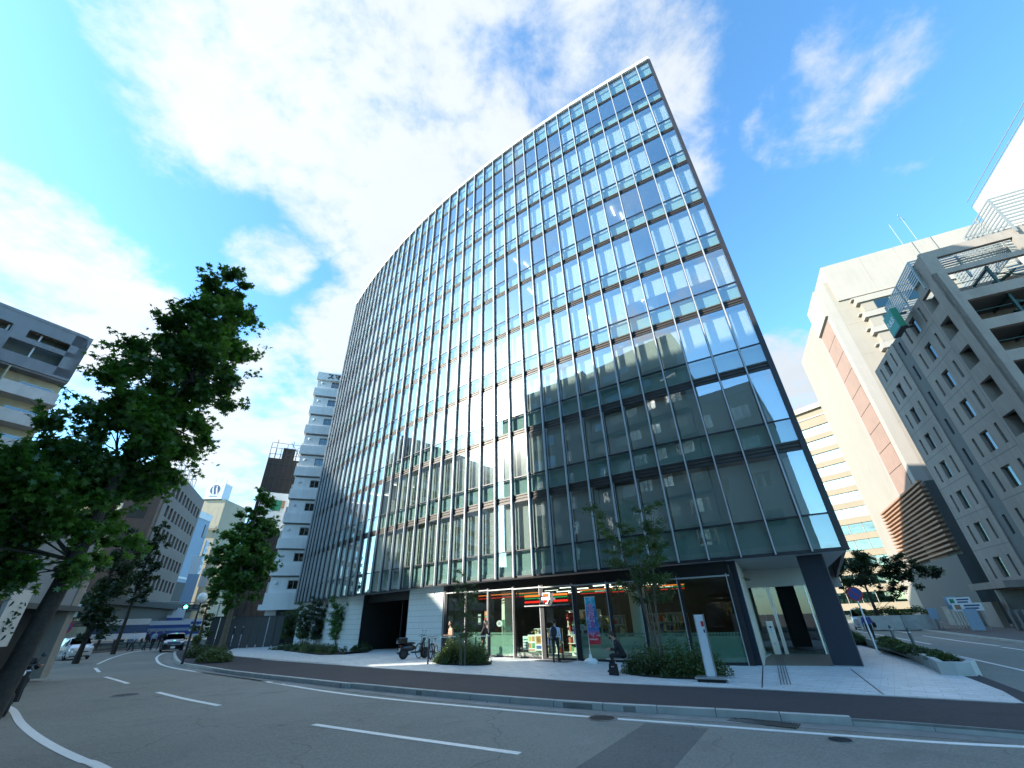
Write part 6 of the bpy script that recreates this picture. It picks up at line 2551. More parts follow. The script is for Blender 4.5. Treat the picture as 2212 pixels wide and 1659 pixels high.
# right side low garden, planters and boards
for (x, w, lab) in ((475, 3.2, 'pale concrete planter box nearest the white van'), (880, 3.0, 'pale concrete planter box below the white parking boards')):
    P = c6(x, 585 if x < 600 else 605)
    P = Vector((P.x, P.y, 0)).normalized() * 62
    t = thing('concrete_planter', lab, 'planter', (P.x, P.y, -.25), R_(-50))
    MB().box(-w / 2 - .2, w / 2 + .2, -.5, .9, 0, 1.25).build('box', M_['kerb'], t)
    pts = np.concatenate([cluster_pts((xx, .2, 1.5 + .25 * math.sin(xx * 3)), .55, 260, .7, .3) for xx in np.arange(-w / 2, w / 2 + .1, .55)])
    leaves('foliage', pts, .16, OVAL, M_['leaf_small'], t, kind='stuff')
for (x, y, r, w, h, mt, tx, tm, ts, lab) in ((2072, 1298, 57, 1.5, .55, 'sign_w', None, None, .4, 'upper small white parking board of the right street garden'), (2090, 1311, 56.5, 1.9, .6, 'sign_w', None, None, .4, 'lower wide white board beside the garden wall'),
                                    (2055, 1302, 58, .8, 1.0, 'bluew', None, None, .4, 'greyish board left of the white parking boards'), (2104, 1338, 55, .85, 1.55, 'bluew', None, None, .4, 'bluish leaning panel board standing on the right pavement'), (2016, 1325, 60, .65, .9, 'bluew', None, None, .4, 'small pale blue board between the two concrete planters')):
    t = board('parking_board', lab, x, y, r, w, h, -48, M_[mt], tx, M_[tm] if tm else None, ts)
    if mt == 'sign_w':
        for (a_0, a_1, b_0, b_1, mk) in ((-.42, -.22, -.3, .3, 'slat_or' if w > 1.7 else 'green_s'), (-.1, .42, .08, .28, 'navy'), (-.1, .35, -.28, -.08, 'navy')):
            MB().box(a_0 * w, a_1 * w, -.07, -.061, b_0 * h, b_1 * h).build('print', M_[mk], t)
    for sx_ in (-.4, .4):
        MB().box(sx_ * w - .03, sx_ * w + .03, .0, .05, -t.location.z - .2, 0).build('post', M_['steel'], t)
# row of grey bicycle racks
P, _ = at_dist(2107, 1356, 50)
P, _ = at_dist(2112, 1350, 55)
for k in range(6):
    u_dir = Vector((.41, .912, 0))
    q_ = P + u_dir * (-1.1 * k) + Vector((2.2, -1.0, 0))
    t = thing('upright_slab', 'dark upright slab in the row against the rough stone wall', 'bollard', (q_.x, q_.y, -.2), HA, 'row of dark upright slabs')
    MB().box(-.22, .22, -.12, .12, 0, 1.45).build('slab', M_['h_dark'] if k < 5 else M_['brownp'], t, bevel=.02)
# ================================================================= PEOPLE
M_['skin'] = pmat('skin', (.42, .25, .17), .55, 0, .05)
M_['hair'] = pmat('black_hair', (.012, .010, .009), .45)
M_['suit'] = pmat('black_suit', (.012, .012, .014), .75, 0, .1, 12)
M_['shirt'] = pmat('pale_blue_shirt', (.50, .56, .68), .8, 0, .04, 8)
M_['trouser'] = pmat('dark_trousers', (.018, .018, .022), .8, 0, .1, 12)
M_['shoe'] = pmat('black_shoe', (.010, .010, .010), .35)
M_['bag'] = pmat('navy_bag', (.012, .014, .024), .7)
M_['beige_c'] = pmat('tan_coat', (.40, .25, .17), .8)
M_['purple'] = pmat('violet_blue_jacket', (.045, .040, .20), .7)
M_['ltblue'] = pmat('light_blue_clothes', (.28, .36, .48), .8)
M_['mask'] = pmat('black_mask', (.02, .02, .022), .8)


def body(caps, spheres, parent, voxel=.016, name='body'):
    """one continuous figure: tapered limbs and balls fused by a voxel remesh; materials follow the nearest limb.
    caps: (a, b, ra, rb, mat index); spheres: (c, rx, ry, rz, mat index)"""
    m = MB()
    for a, b, ra, rb, mi in caps:
        a, b = Vector(a), Vector(b)
        path, rr = [], []
        d = (b - a)
        ln = max(d.length, 1e-4)
        u = d / ln
        for t in (-1, -.7, -.35):
            path.append(a + u * ra * t); rr.append(ra * math.sqrt(max(.02, 1 - t * t)))
        for t in (0, .25, .5, .75, 1):
            path.append(a.lerp(b, t)); rr.append(ra + (rb - ra) * t)
        for t in (.35, .7, 1):
            path.append(b + u * rb * t); rr.append(rb * math.sqrt(max(.02, 1 - t * t)))
        m.tube(path, rr, 12)
    for c, rx, ry, rz, mi in spheres:
        m.sphere(c, 1, 16, 10, rx, ry, rz)
    me = m.mesh(name, [])
    o = bpy.data.objects.new('tmp', me)
    C.objects.link(o)
    md = o.modifiers.new('r', 'REMESH')
    md.mode = 'VOXEL'
    md.voxel_size = voxel
    ms = o.modifiers.new('s', 'SMOOTH')
    ms.factor = .5
    ms.iterations = 3
    dg = bpy.context.evaluated_depsgraph_get()
    out = bpy.data.meshes.new_from_object(o.evaluated_get(dg))
    bpy.data.objects.remove(o)
    out.name = name
    return out


def paint(me, caps, spheres, mats):
    me.materials.clear()
    for mt in mats:
        me.materials.append(mt)
    n = len(me.polygons)
    ctr = np.empty(n * 3)
    me.polygons.foreach_get('center', ctr)
    ctr = ctr.reshape(-1, 3)
    best = np.full(n, 1e9)
    idx = np.zeros(n, dtype=np.int32)
    for a, b, ra, rb, mi in caps:
        a, b = np.array(a, float), np.array(b, float)
        ab = b - a
        t = np.clip(((ctr - a) @ ab) / max(1e-9, ab @ ab), 0, 1)
        d = np.linalg.norm(ctr - (a + t[:, None] * ab), axis=1) - (ra + (rb - ra) * t)
        k = d < best
        best[k] = d[k]
        idx[k] = mi
    for c, rx, ry, rz, mi in spheres:
        d = (np.linalg.norm((ctr - np.array(c)) / np.array([rx, ry, rz]), axis=1) - 1) * min(rx, ry, rz)
        k = d < best
        best[k] = d[k]
        idx[k] = mi
    me.polygons.foreach_set('material_index', idx)
    me.polygons.foreach_set('use_smooth', [True] * n)


def hand(parent, p, d, side=1, s=1.0):
    """palm, four curled fingers and a thumb pointing along d"""
    d = Vector(d).normalized()
    u = d.cross(Vector((0, 0, 1)))
    u = u.normalized() if u.length > .1 else Vector((1, 0, 0))
    w = u.cross(d)
    p = Vector(p)
    m = MB()
    m.tube([p - d * .02, p + d * .03 * s, p + d * .075 * s], [.022 * s, .036 * s, .032 * s], 8)
    for k, ln in enumerate((.062, .074, .070, .055)):
        b = p + d * .075 * s + u * (-.027 + .018 * k) * s
        e = b + d * ln * .55 * s
        f = e + (d * .6 - w * side * .7) * ln * .5 * s
        m.tube([b, e, f], [.0095 * s, .0085 * s, .0065 * s], 6)
    b = p + d * .02 * s + u * .032 * s
    m.tube([b, b + (u + d) * .028 * s, b + (u * .6 + d * 1.5) * .036 * s], [.012 * s, .010 * s, .008 * s], 6)
    m.build('hand', M_['skin'], parent, smooth=True)


def person(label, P, face, pose, mats, group=None, long_hair=False, scale=1.0, extras=None):
    """pose in local metres; the figure looks along local -y"""
    t = thing('person', label, 'person', P, R_(face), group)
    caps, sph = [], []
    J = pose
    SK, TOP, BOT, SHOE, HAIR = 0, 1, 2, 3, 4
    hd, nk = Vector(J['head']), Vector(J['neck'])
    ch, pv = Vector(J['chest']), Vector(J['pelvis'])
    sphere_head = (tuple(hd), .076, .092, .112, SK)
    f = Vector(J.get('look', (0, -1, -.1))).normalized()
    caps.append((tuple(nk), tuple(hd + Vector((0, 0, -.05))), .056, .052, SK))
    sph.append(sphere_head)
    sph.append((tuple(hd - f * .022 + Vector((0, 0, .028))), .086, .098, .106, HAIR))
    sph.append((tuple(hd + f * .094 + Vector((0, 0, -.012))), .014, .020, .022, SK))       # nose
    sph.append((tuple(hd + f * .066 + Vector((0, 0, -.082))), .036, .034, .028, SK))       # chin
    rt = f.cross(Vector((0, 0, 1))).normalized()
    for sd in (-1, 1):
        sph.append((tuple(hd + rt * sd * .078 + Vector((0, 0, -.01))), .012, .020, .030, SK))
    if long_hair:
        caps.append((tuple(hd - f * .05), tuple(nk - f * .06 + Vector((0, 0, -.14))), .088, .06, HAIR))
    w = J.get('shoulder', .175)
    axis = Vector(J.get('axis', (1, 0, 0)))
    ls, rs = ch + axis * -w + Vector((0, 0, .05)), ch + axis * w + Vector((0, 0, .05))
    caps += [(tuple(ls), tuple(rs), .060, .060, TOP), (tuple(ch), tuple(nk), .10, .055, TOP)]
    for off_ in (-.075, .075):
        caps.append((tuple(ch + axis * off_), tuple(pv + axis * off_ * .9), .105, .10, TOP))
    caps.append((tuple(pv + axis * -.07), tuple(pv + axis * .07), .108, .108, BOT))
    for (s_, elb, wr) in ((ls, J['elbow_l'], J['wrist_l']), (rs, J['elbow_r'], J['wrist_r'])):
        caps.append((tuple(s_), tuple(elb), .052, .042, TOP))
        wv = Vector(elb).lerp(Vector(wr), .8)
        caps.append((tuple(elb), tuple(wv), .041, .032, TOP if not J.get('bare') else SK))
        caps.append((tuple(wv), tuple(wr), .028, .025, SK))
        hand(t, wr, Vector(wr) - Vector(elb))
    for (hp, kn, an, toe) in ((pv + axis * -.09, J['knee_l'], J['ankle_l'], J['toe_l']), (pv + axis * .09, J['knee_r'], J['ankle_r'], J['toe_r'])):
        caps.append((tuple(hp), tuple(kn), .088, .060, BOT))
        caps.append((tuple(kn), tuple(an), .058, .042, BOT))
        a2 = Vector(an) + Vector((0, 0, -.045))
        caps.append((tuple(a2), tuple(toe), .042, .034, SHOE))
    me = body(caps, sph, t)
    paint(me, caps, sph, mats)
    link('body', me, t)
    # face details
    if not J.get('noface'):
        for sd in (-1, 1):
            m = MB(); m.sphere(tuple(hd + f * .086 + rt * sd * .031 + Vector((0, 0, .012))), .011, 8, 6)
            m.build('eye', M_['ink'], t, smooth=True)
    if J.get('mask'):
        m = MB(); m.sphere(tuple(hd + f * .052 + Vector((0, 0, -.052))), 1, 14, 8, .058, .062, .048)
        m.build('mask', M_['mask'], t, smooth=True)
    return t


def stand(lean=0, step=.12, arm=(.0, 0)):
    return dict(head=(0, -.03 - lean, 1.60), neck=(0, -lean, 1.44), chest=(0, -lean * .8, 1.27), pelvis=(0, 0, .94),
                elbow_l=(-.25, .02, 1.06), wrist_l=(-.24, -.06, .82), elbow_r=(.25, .02, 1.06), wrist_r=(.24, -.06, .82),
                knee_l=(-.10, -step * .6, .50), ankle_l=(-.10, -step, .085), toe_l=(-.11, -step - .15, .035),
                knee_r=(.10, step * .2, .50), ankle_r=(.10, step, .085), toe_r=(.11, step - .15, .035))


MAN = [M_['skin'], M_['shirt'], M_['trouser'], M_['shoe'], M_['hair']]
SUIT = [M_['skin'], M_['suit'], M_['suit'], M_['shoe'], M_['hair']]

# man with backpack walking into the shop (seen from behind, half turned)
P = gpt(1203, 1431)
ps = stand(.02, .17)
ps['bare'] = False
ps['elbow_r'] = (.27, .0, 1.08); ps['wrist_r'] = (.25, -.16, .90)
ps['knee_l'] = (-.09, -.10, .50); ps['ankle_l'] = (-.09, -.02, .085)
man = person('man in pale blue shirt and dark trousers with a dark backpack entering the shop', P + Vector((0, 0, .01)), 160, ps, MAN)
bpk = thing('backpack', 'dark navy backpack on the back of the man entering the shop', 'backpack', man.location + Vector((0, 0, 0)), R_(160))
m = MB(); m.sphere((0, .19, 1.20), 1, 18, 12, .155, .10, .235); m.build('sack', M_['bag'], bpk, smooth=True)
m = MB(); m.sphere((0, .275, 1.12), 1, 14, 8, .11, .05, .12); m.build('pocket', M_['bag'], bpk, smooth=True)
for sd in (-1, 1):
    MB().tube([(sd * .10, .14, 1.40), (sd * .12, .0, 1.44), (sd * .12, -.13, 1.34), (sd * .14, -.12, 1.16), (sd * .14, .1, 1.02)], .016, 6).build('strap', M_['bag'], bpk)
pb_ = thing('paper_bag', 'white paper bag held by the man entering the shop', 'bag', man.location, R_(160))
m = MB(); m.M = Matrix.Translation((.27, -.24, .72)) @ Matrix.Rotation(R_(-28), 4, 'X')
m.box(-.02, .02, -.12, .12, -.18, .14); m.build('bag', M_['sign_w'], pb_, bevel=.006)

# seated man on the bench, profile to the left, looking at a phone
P = gpt(1341, 1454) + Vector((.1, .05, 0))
seat = dict(head=(0, -.27, 1.17), neck=(0, -.155, 1.03), chest=(0, -.07, .88), pelvis=(0, .09, .54), look=(0, -1, -.75), mask=True,
            elbow_l=(-.24, -.17, .72), wrist_l=(-.10, -.40, .74), elbow_r=(.24, -.17, .72), wrist_r=(.09, -.38, .72),
            knee_l=(-.11, -.36, .53), ankle_l=(-.11, -.38, .11), toe_l=(-.12, -.55, .035),
            knee_r=(.11, -.36, .53), ankle_r=(.11, -.20, .11), toe_r=(.12, -.37, .035))
sit = person('man in black suit and black mask sitting hunched over a phone on the bench', P, -118 + 10, seat, SUIT)
ph = thing('phone', 'dark phone in the hands of the seated man', 'phone', sit.location, sit.rotation_euler.z)
m = MB(); m.M = Matrix.Translation((0, -.49, .79)) @ Matrix.Rotation(R_(-50), 4, 'X')
m.box(-.037, .037, -.005, .005, -.075, .075); m.build('phone', M_['ink'], ph, bevel=.003)
tg = thing('tote_bag', 'black briefcase bag standing on the paving at the feet of the seated man', 'bag', gpt(1327, 1459), R_(-36))
m = MB(); m.add([(-.17, -.07, 0), (.17, -.07, 0), (.17, .07, 0), (-.17, .07, 0), (-.15, -.03, .34), (.15, -.03, .34), (.15, .03, .34), (-.15, .03, .34)], [(0, 3, 2, 1), (4, 5, 6, 7), (0, 1, 5, 4), (1, 2, 6, 5), (2, 3, 7, 6), (3, 0, 4, 7)])
m.build('bag', M_['suit'], tg, bevel=.012)
MB().tube([(-.08, 0, .33), (-.07, 0, .44), (.07, 0, .44), (.08, 0, .33)], .008, 6).build('handle', M_['suit'], tg)
MB().box(-.05, .05, -.06, -.045, .24, .27).build('buckle', M_['steel'], tg)

# two women by the leaning rails
P = gpt(973, 1423)
ps = stand(.05, .05); ps['wrist_l'] = (-.16, -.28, 1.05); ps['wrist_r'] = (.16, -.28, 1.05); ps['elbow_l'] = (-.25, -.06, 1.04); ps['elbow_r'] = (.25, -.06, 1.04)
person('woman with long dark hair in a tan top leaning at the long steel rail', P + Vector((0, .0, 0)), -60, ps, [M_['skin'], M_['beige_c'], M_['trouser'], M_['shoe'], M_['hair']], long_hair=True)
P = gpt(1043, 1425)
ps = stand(.13, .08); ps['wrist_r'] = (.14, -.36, 1.04); ps['elbow_r'] = (.24, -.16, 1.10)
person('woman in black coat leaning forward at the short steel rail', P + Vector((0, .0, 0)), 70, ps, SUIT, long_hair=True)
# woman in violet jacket on the right
P = c6(405, 852)
ps = stand(.06, .16)
person('person in a violet blue jacket and dark trousers walking beside the right hedge', P, 150, ps, [M_['skin'], M_['purple'], M_['trouser'], M_['sign_w'], M_['hair']])
bg_ = thing('tote_bag', 'dark shoulder bag carried by the person in the violet jacket', 'bag', P, R_(150))
m = MB(); m.sphere((-.33, .0, .95), 1, 12, 8, .10, .17, .15); m.build('bag', M_['suit'], bg_, smooth=True)
MB().tube([(-.33, .06, 1.08), (-.20, .02, 1.40), (-.33, -.08, 1.08)], .012, 6).build('strap', M_['suit'], bg_)
# far pedestrians on the left
for (x, y, lab, mt, fc) in ((327, 1397, 'pedestrian in light blue clothes crossing the left pavement', 'ltblue', 60), (312, 1396, 'pedestrian in dark clothes left of the light blue one', 'suit', 100), (285, 1397, 'pedestrian in white shirt before the shop row behind the guard rail', 'shirt', -40), (346, 1392, 'pedestrian in dark coat nearest the black car', 'trouser', 20)):
    P = gpt(x, y - 1)
    P = Vector((P.x, P.y, 0)).normalized() * 61
    person(lab, P, fc, stand(.03, .16), [M_['skin'], M_[mt], M_['trouser'], M_['shoe'], M_['hair']])

# ================================================================= VEHICLES
M_['car_w'] = pmat('silver_white_car_paint', (.62, .63, .66), .22, .25, .02, coat=.8)
M_['car_k'] = pmat('black_car_paint', (.010, .010, .012), .15, .2, .02, coat=.9)
M_['tyre'] = pmat('tyre_rubber', (.02, .02, .02), .85)
M_['lampg'] = pmat('lamp_glass', (.75, .78, .8), .1, .2)
M_['plate_y'] = pmat('yellow_plate', (.75, .62, .22), .5)
M_['plate_w'] = pmat('white_plate', (.75, .75, .72), .5)
M_['tail'] = pmat('tail_lamp_red', (.4, .01, .01), .2)


def torus(m, R, r, seg=24, ts=8, ax='y', c=(0, 0, 0)):
    vs, fs = [], []
    for i in range(seg):
        a = 2 * math.pi * i / seg
        for k in range(ts):
            b = 2 * math.pi * k / ts
            x = (R + r * math.cos(b)) * math.cos(a)
            z = (R + r * math.cos(b)) * math.sin(a)
            y = r * math.sin(b)
            vs.append((c[0] + x, c[1] + y, c[2] + z))
    for i in range(seg):
        for k in range(ts):
            i2, k2 = (i + 1) % seg, (k + 1) % ts
            fs.append((i * ts + k, i2 * ts + k, i2 * ts + k2, i * ts + k2))
    m.add(vs, fs)


def car(label, P, rot, paint_, L_=3.4, W_=1.48, H_=1.5, kind='hatch', plate='plate_y'):
    """nose towards local +x"""
    t = thing('parked_car' if kind != 'van' else 'parked_van', label, 'car' if kind != 'van' else 'van', P, R_(rot))
    h = H_
    if kind == 'van':
        st = [(-.5, .30, .95, .98), (-.49, .22, .99, 1), (-.3, .20, 1, 1), (0, .2, 1, 1), (.22, .2, 1, 1), (.34, .2, .98, 1), (.44, .22, .60, .98), (.5, .28, .50, .92)]
    else:
        st = [(-.5, .34, .60, .90), (-.485, .22, .78, .97), (-.42, .19, .97, 1), (-.2, .18, 1.0, 1), (.05, .18, .99, 1), (.16, .18, .95, 1), (.30, .18, .66, 1), (.42, .19, .60, .98), (.485, .24, .54, .92), (.5, .32, .45, .84)]
    # body: lower shell plus roofed cabin, as one lofted skin
    rows = []
    for (u, z0, z1, wf) in st:
        x = u * L_
        top = z1 * h
        belt = min(top, .60 * h)
        w = W_ / 2 * wf
        wt = w * (.80 if top > belt + .05 else .93)
        sec = [(-w * .92, z0), (-w, z0 + .12), (-w, belt - .06), (-w * .97, belt), (-wt, max(belt + .001, top - .05)), (-wt * .8, top), (0, top + .015), (wt * .8, top), (wt, max(belt + .001, top - .05)), (w * .97, belt), (w, belt - .06), (w, z0 + .12), (w * .92, z0)]
        rows.append([(x, a, b) for a, b in sec])
    n = len(rows[0])
    vs = [p for r in rows for p in r]
    fs = []
    for i in range(len(rows) - 1):
        for k in range(n):
            k2 = (k + 1) % n
            fs.append((i * n + k, (i + 1) * n + k, (i + 1) * n + k2, i * n + k2))
    fs.append(tuple(range(n)))
    fs.append(tuple(reversed([(len(rows) - 1) * n + k for k in range(n)])))
    MB().add(vs, fs).build('body', paint_, t, smooth=True)
    # glazing set just proud of the skin
    def glz(name, pts):
        m = MB()
        c = sum((Vector(p) for p in pts), Vector()) / len(pts)
        nn = (Vector(pts[1]) - Vector(pts[0])).cross(Vector(pts[2]) - Vector(pts[0])).normalized()
        if nn.dot(c - Vector((0, 0, h * .6))) < 0:
            nn = -nn
        q = [Vector(p) + nn * .012 for p in pts]
        k = len(q)
        q2 = [p - nn * .03 for p in q]
        m.add(q + q2, [tuple(range(k)), tuple(reversed(range(k, 2 * k)))] + [(i, (i + 1) % k, k + (i + 1) % k, k + i) for i in range(k)])
        m.build(name, M_['car_glass'], t)
    a, b = (.165, .29) if kind != 'van' else (.345, .435)
    zt, zb = (.94 * h, .69 * h) if kind != 'van' else (.95 * h, .64 * h)
    glz('windscreen', [(a * L_, -W_ * .36, zt), (a * L_, W_ * .36, zt), (b * L_, W_ * .43, zb), (b * L_, -W_ * .43, zb)])
    for sd in (-1, 1):
        y0, y1 = sd * W_ * .485, sd * W_ * .405
        xs_ = [(-.40, -.22), (-.20, .0), (.02, .20)] if kind != 'van' else [(-.46, -.2), (-.18, .08), (.1, .34)]
        for (xa, xb) in xs_:
            glz('side_window', [(xa * L_, y0, .64 * h), (xb * L_, y0, .64 * h), ((xb - .03) * L_, y1, .91 * h), ((xa + .01) * L_, y1, .91 * h)])
    glz('rear_window', [(-.488 * L_, -W_ * .34, .88 * h if kind == 'van' else .74 * h), (-.488 * L_, W_ * .34, .88 * h if kind == 'van' else .74 * h), (-.498 * L_, W_ * .36, .60 * h), (-.498 * L_, -W_ * .36, .60 * h)])
    for sx_ in (-.31, .33):
        for sd in (-1, 1):
            wh = Matrix.Translation((sx_ * L_, sd * (W_ / 2 - .07), .29))
            m = MB(); m.M = wh
            torus(m, .21, .085, 20, 8)
            w_ = m.build('wheel', M_['tyre'], t, smooth=True)
            m = MB(); m.M = wh @ Matrix.Rotation(R_(-90 * sd), 4, 'X')
            m.lathe([(.18, -.02), (.18, .04), (.06, .06), (.0, .06)], 14)
            m.build('rim', M_['steel'], w_)
    for sd in (-1, 1):
        m = MB(); m.sphere((.485 * L_, sd * W_ * .36, .50 * h), 1, 12, 8, .07, .16, .085); m.build('headlight', M_['lampg'], t, smooth=True)
        m = MB(); m.sphere((-.492 * L_, sd * W_ * .40, .52 * h), 1, 10, 8, .04, .08, .14); m.build('tail_light', M_['tail'], t, smooth=True)
        m = MB(); m.sphere((.17 * L_, sd * (W_ / 2 + .08), .66 * h), 1, 10, 6, .05, .09, .07); m.build('mirror', paint_, t, smooth=True)
        for xx in (-.2, .0, .2):
            MB().box(xx * L_ - .006, xx * L_ + .006, sd * (W_ / 2 - .002), sd * (W_ / 2 + .004), .25 * h, .56 * h).build('door_seam', M_['ink'], t)
    MB().box(.497 * L_, .505 * L_, -.17, .17, .30, .46).build('number_plate', M_[plate], t)
    MB().box(-.507 * L_, -.498 * L_, -.17, .17, .40, .56).build('number_plate', M_[plate], t)
    MB().box(.49 * L_, .502 * L_, -W_ * .30, W_ * .30, .50, .56).build('grille', M_['ink'], t)
    MB().box(.488 * L_, .5 * L_, -W_ * .38, W_ * .38, .20, .28).build('bumper_intake', M_['ink'], t)
    return t


M_['car_glass'] = glass('car_window', (.05, .06, .06), r0=.10)
P = gpt(152, 1421)
P = Vector((P.x, P.y, RD))
car('white silver compact car with yellow number plate facing the camera on the bend', P, -32, M_['car_w'], 3.5, 1.5, 1.5)
P = gpt(372, 1394)
P = Vector((P.x, P.y, 0)).normalized() * 58
P.z = RD
car('black car seen at the mouth of the left street', P, -52, M_['car_k'], 4.5, 1.75, 1.55, plate='plate_w')
dv = px_dir(1858, 1330)
P = Vector((dv.x, dv.y, 0)) / dv.xy.length * 66
P.z = -.3
car('white van parked under the trees at the end of the right street', P, -125, M_['car_w'], 4.4, 1.75, 2.0, kind='van', plate='plate_w')
dv = px_dir(503, 1380)
P = Vector((dv.x, dv.y, 0)) / dv.xy.length * 57
P.z = RD
car('white van half hidden behind the column shaped tree', P, -50, M_['car_w'], 4.4, 1.75, 1.95, kind='van', plate='plate_w')


def wheel(parent, c, R, r=.022, spokes=12, hubr=.035, tyre=None, rim=True):
    m = MB(); torus(m, R, r, 28, 6, c=c)
    w_ = m.build('wheel', tyre or M_['tyre'], parent, smooth=True)
    m = MB()
    for k in range(spokes):
        a = 2 * math.pi * k / spokes
        m.tube([c, (c[0] + (R - .01) * math.cos(a), c[1], c[2] + (R - .01) * math.sin(a))], .0025 if spokes > 8 else .012, 4, cap=False)
    m.build('spokes', M_['steel'], w_)
    m = MB(); m.M = Matrix.Translation(c) @ Matrix.Rotation(R_(90), 4, 'X'); m.lathe([(hubr, -.04), (hubr, .04)], 10)
    m.build('hub', M_['steel_dk'], w_)


def bicycle(label, P, rot):
    t = thing('bicycle', label, 'bicycle', P, R_(rot))
    wheel(t, (-.52, 0, .34), .32); wheel(t, (.52, 0, .34), .32)
    m = MB()
    bb_, st_, hd_, hb_ = (-.05, 0, .30), (-.20, 0, .78), (.38, 0, .84), (.42, 0, .70)
    for a, b, r in ((bb_, st_, .016), (bb_, hb_, .018), ((-.18, 0, .70), (.40, 0, .74), .014), (bb_, (-.52, 0, .34), .010), (st_, (-.52, 0, .34), .009), (hd_, (.52, 0, .34), .014), (st_, (-.21, 0, .90), .012), (hd_, (.36, 0, 1.0), .012)):
        m.tube([a, b], r, 6)
    m.build('frame', M_['steel_dk'], t)
    MB().tube([(.26, -.27, 1.03), (.36, -.16, 1.04), (.38, 0, 1.0), (.36, .16, 1.04), (.26, .27, 1.03)], .011, 6).build('handlebar', M_['steel_dk'], t)
    m = MB(); m.sphere((-.23, 0, .93), 1, 12, 6, .13, .07, .03); m.build('saddle', M_['ink'], t, smooth=True)
    m = MB(); m.M = Matrix.Translation(bb_) @ Matrix.Rotation(R_(90), 4, 'X'); m.lathe([(.09, -.03), (.09, -.02)], 14); m.build('chainring', M_['steel_dk'], t)
    MB().tube([(-.05, -.06, .30), (.08, -.06, .18)], .008, 5).build('crank', M_['steel_dk'], t)
    MB().tube([(-.45, 0, .1), (-.60, .12, .0)], .008, 5).build('stand', M_['steel_dk'], t)
    for xc in (-.52, .52):
        MB().tube([(xc + .36 * math.cos(a), 0, .34 + .36 * math.sin(a)) for a in [R_(20 + 14 * k) for k in range(11)]], .010, 5).build('mudguard', M_['steel_dk'], t)
    return t


P = gpt(935, 1427)
bicycle('black bicycle leaning behind the long steel rail, right of the scooter', P, 115)
P = gpt(914, 1424)
bicycle('black bicycle standing between the scooter and the bicycle at the rail', P + Vector((0, .35, 0)), 138)
P = gpt(893, 1423)
t = thing('scooter', 'black delivery scooter with low rear box parked by the garage wall', 'scooter', P, R_(30))
for xc in (-.55, .60):
    m = MB(); torus(m, .19, .065, 22, 8, c=(xc, 0, .25)); w_ = m.build('wheel', M_['tyre'], t, smooth=True)
    m = MB(); m.M = Matrix.Translation((xc, 0, .25)) @ Matrix.Rotation(R_(90), 4, 'X'); m.lathe([(.14, -.03), (.14, .03)], 14); m.build('rim', M_['steel_dk'], w_)
m = MB(); m.sphere((-.32, 0, .50), 1, 16, 10, .42, .16, .16); m.sphere((-.55, 0, .52), 1, 12, 8, .22, .15, .12); m.build('rear_body', M_['car_k'], t, smooth=True)
MB().box(-.15, .35, -.14, .14, .26, .33).build('footboard', M_['ink'], t, bevel=.02)
m = MB(); m.add([(.34, -.20, .28), (.34, .20, .28), (.50, .16, .95), (.50, -.16, .95), (.42, -.20, .26), (.42, .20, .26), (.58, .16, .93), (.58, -.16, .93)], [(0, 1, 2, 3), (7, 6, 5, 4), (0, 4, 5, 1), (1, 5, 6, 2), (2, 6, 7, 3), (3, 7, 4, 0)]); m.build('leg_shield', M_['car_k'], t, bevel=.02)
MB().tube([(.52, 0, .95), (.62, 0, .30)], .03, 8).build('fork', M_['steel_dk'], t)
MB().tube([(.40, -.33, 1.08), (.50, -.15, 1.04), (.50, .15, 1.04), (.40, .33, 1.08)], .015, 6).build('handlebar', M_['steel_dk'], t)
for sd in (-1, 1):
    MB().tube([(.47, sd * .2, 1.05), (.50, sd * .26, 1.24)], .006, 5).build('mirror_stalk', M_['steel_dk'], t)
    m = MB(); m.sphere((.50, sd * .27, 1.27), 1, 10, 6, .015, .06, .045); m.build('mirror', M_['steel_dk'], t, smooth=True)
m = MB(); m.sphere((-.28, 0, .70), 1, 14, 8, .34, .14, .07); m.build('seat', M_['ink'], t, smooth=True)
MB().box(-.95, -.45, -.22, .22, .72, .98).build('rear_box', M_['car_k'], t, bevel=.03)
MB().box(-.80, -.78, -.09, .09, .38, .50).build('number_plate', M_['plate_w'], t)
m = MB(); m.sphere((.60, 0, .88), 1, 12, 8, .06, .08, .07); m.build('headlight', M_['lampg'], t, smooth=True)
m = MB(); m.sphere((-.76, 0, .62), 1, 10, 6, .03, .08, .04); m.build('tail_light', M_['tail'], t, smooth=True)
MB().tube([(-.2, .1, .2), (-.85, .17, .28)], [.035, .045], 8).build('exhaust', M_['steel_dk'], t)

# rider on a scooter coming round the bend, half hidden behind the trunk
dv = px_dir(58, 1424)
P = Vector((dv.x, dv.y, 0)) / dv.xy.length * 18.5
P.z = RD
rt_ = 118
sc2 = dup(t, P, R_(rt_ - 180 + 20), label='dark scooter with rider behind the foreground trunk')
ride = dict(head=(0, -.12, 1.42), neck=(0, -.06, 1.27), chest=(0, -.02, 1.10), pelvis=(0, .12, .80),
            elbow_l=(-.26, -.14, .96), wrist_l=(-.30, -.44, 1.02), elbow_r=(.26, -.14, .96), wrist_r=(.30, -.44, 1.02),
            knee_l=(-.17, -.30, .72), ankle_l=(-.14, -.26, .40), toe_l=(-.15, -.42, .37), knee_r=(.17, -.30, .72), ankle_r=(.14, -.26, .40), toe_r=(.15, -.42, .37))
ang_s = R_(rt_ - 180 + 20)
off_v = Vector((math.cos(ang_s), math.sin(ang_s), 0)) * -.05
rd_ = person('scooter rider in dark clothes behind the foreground trunk', P + off_v, math.degrees(ang_s) + 90, ride, SUIT)
hm = thing('helmet', 'dark rounded helmet worn by the scooter rider', 'helmet', rd_.location, rd_.rotation_euler.z)
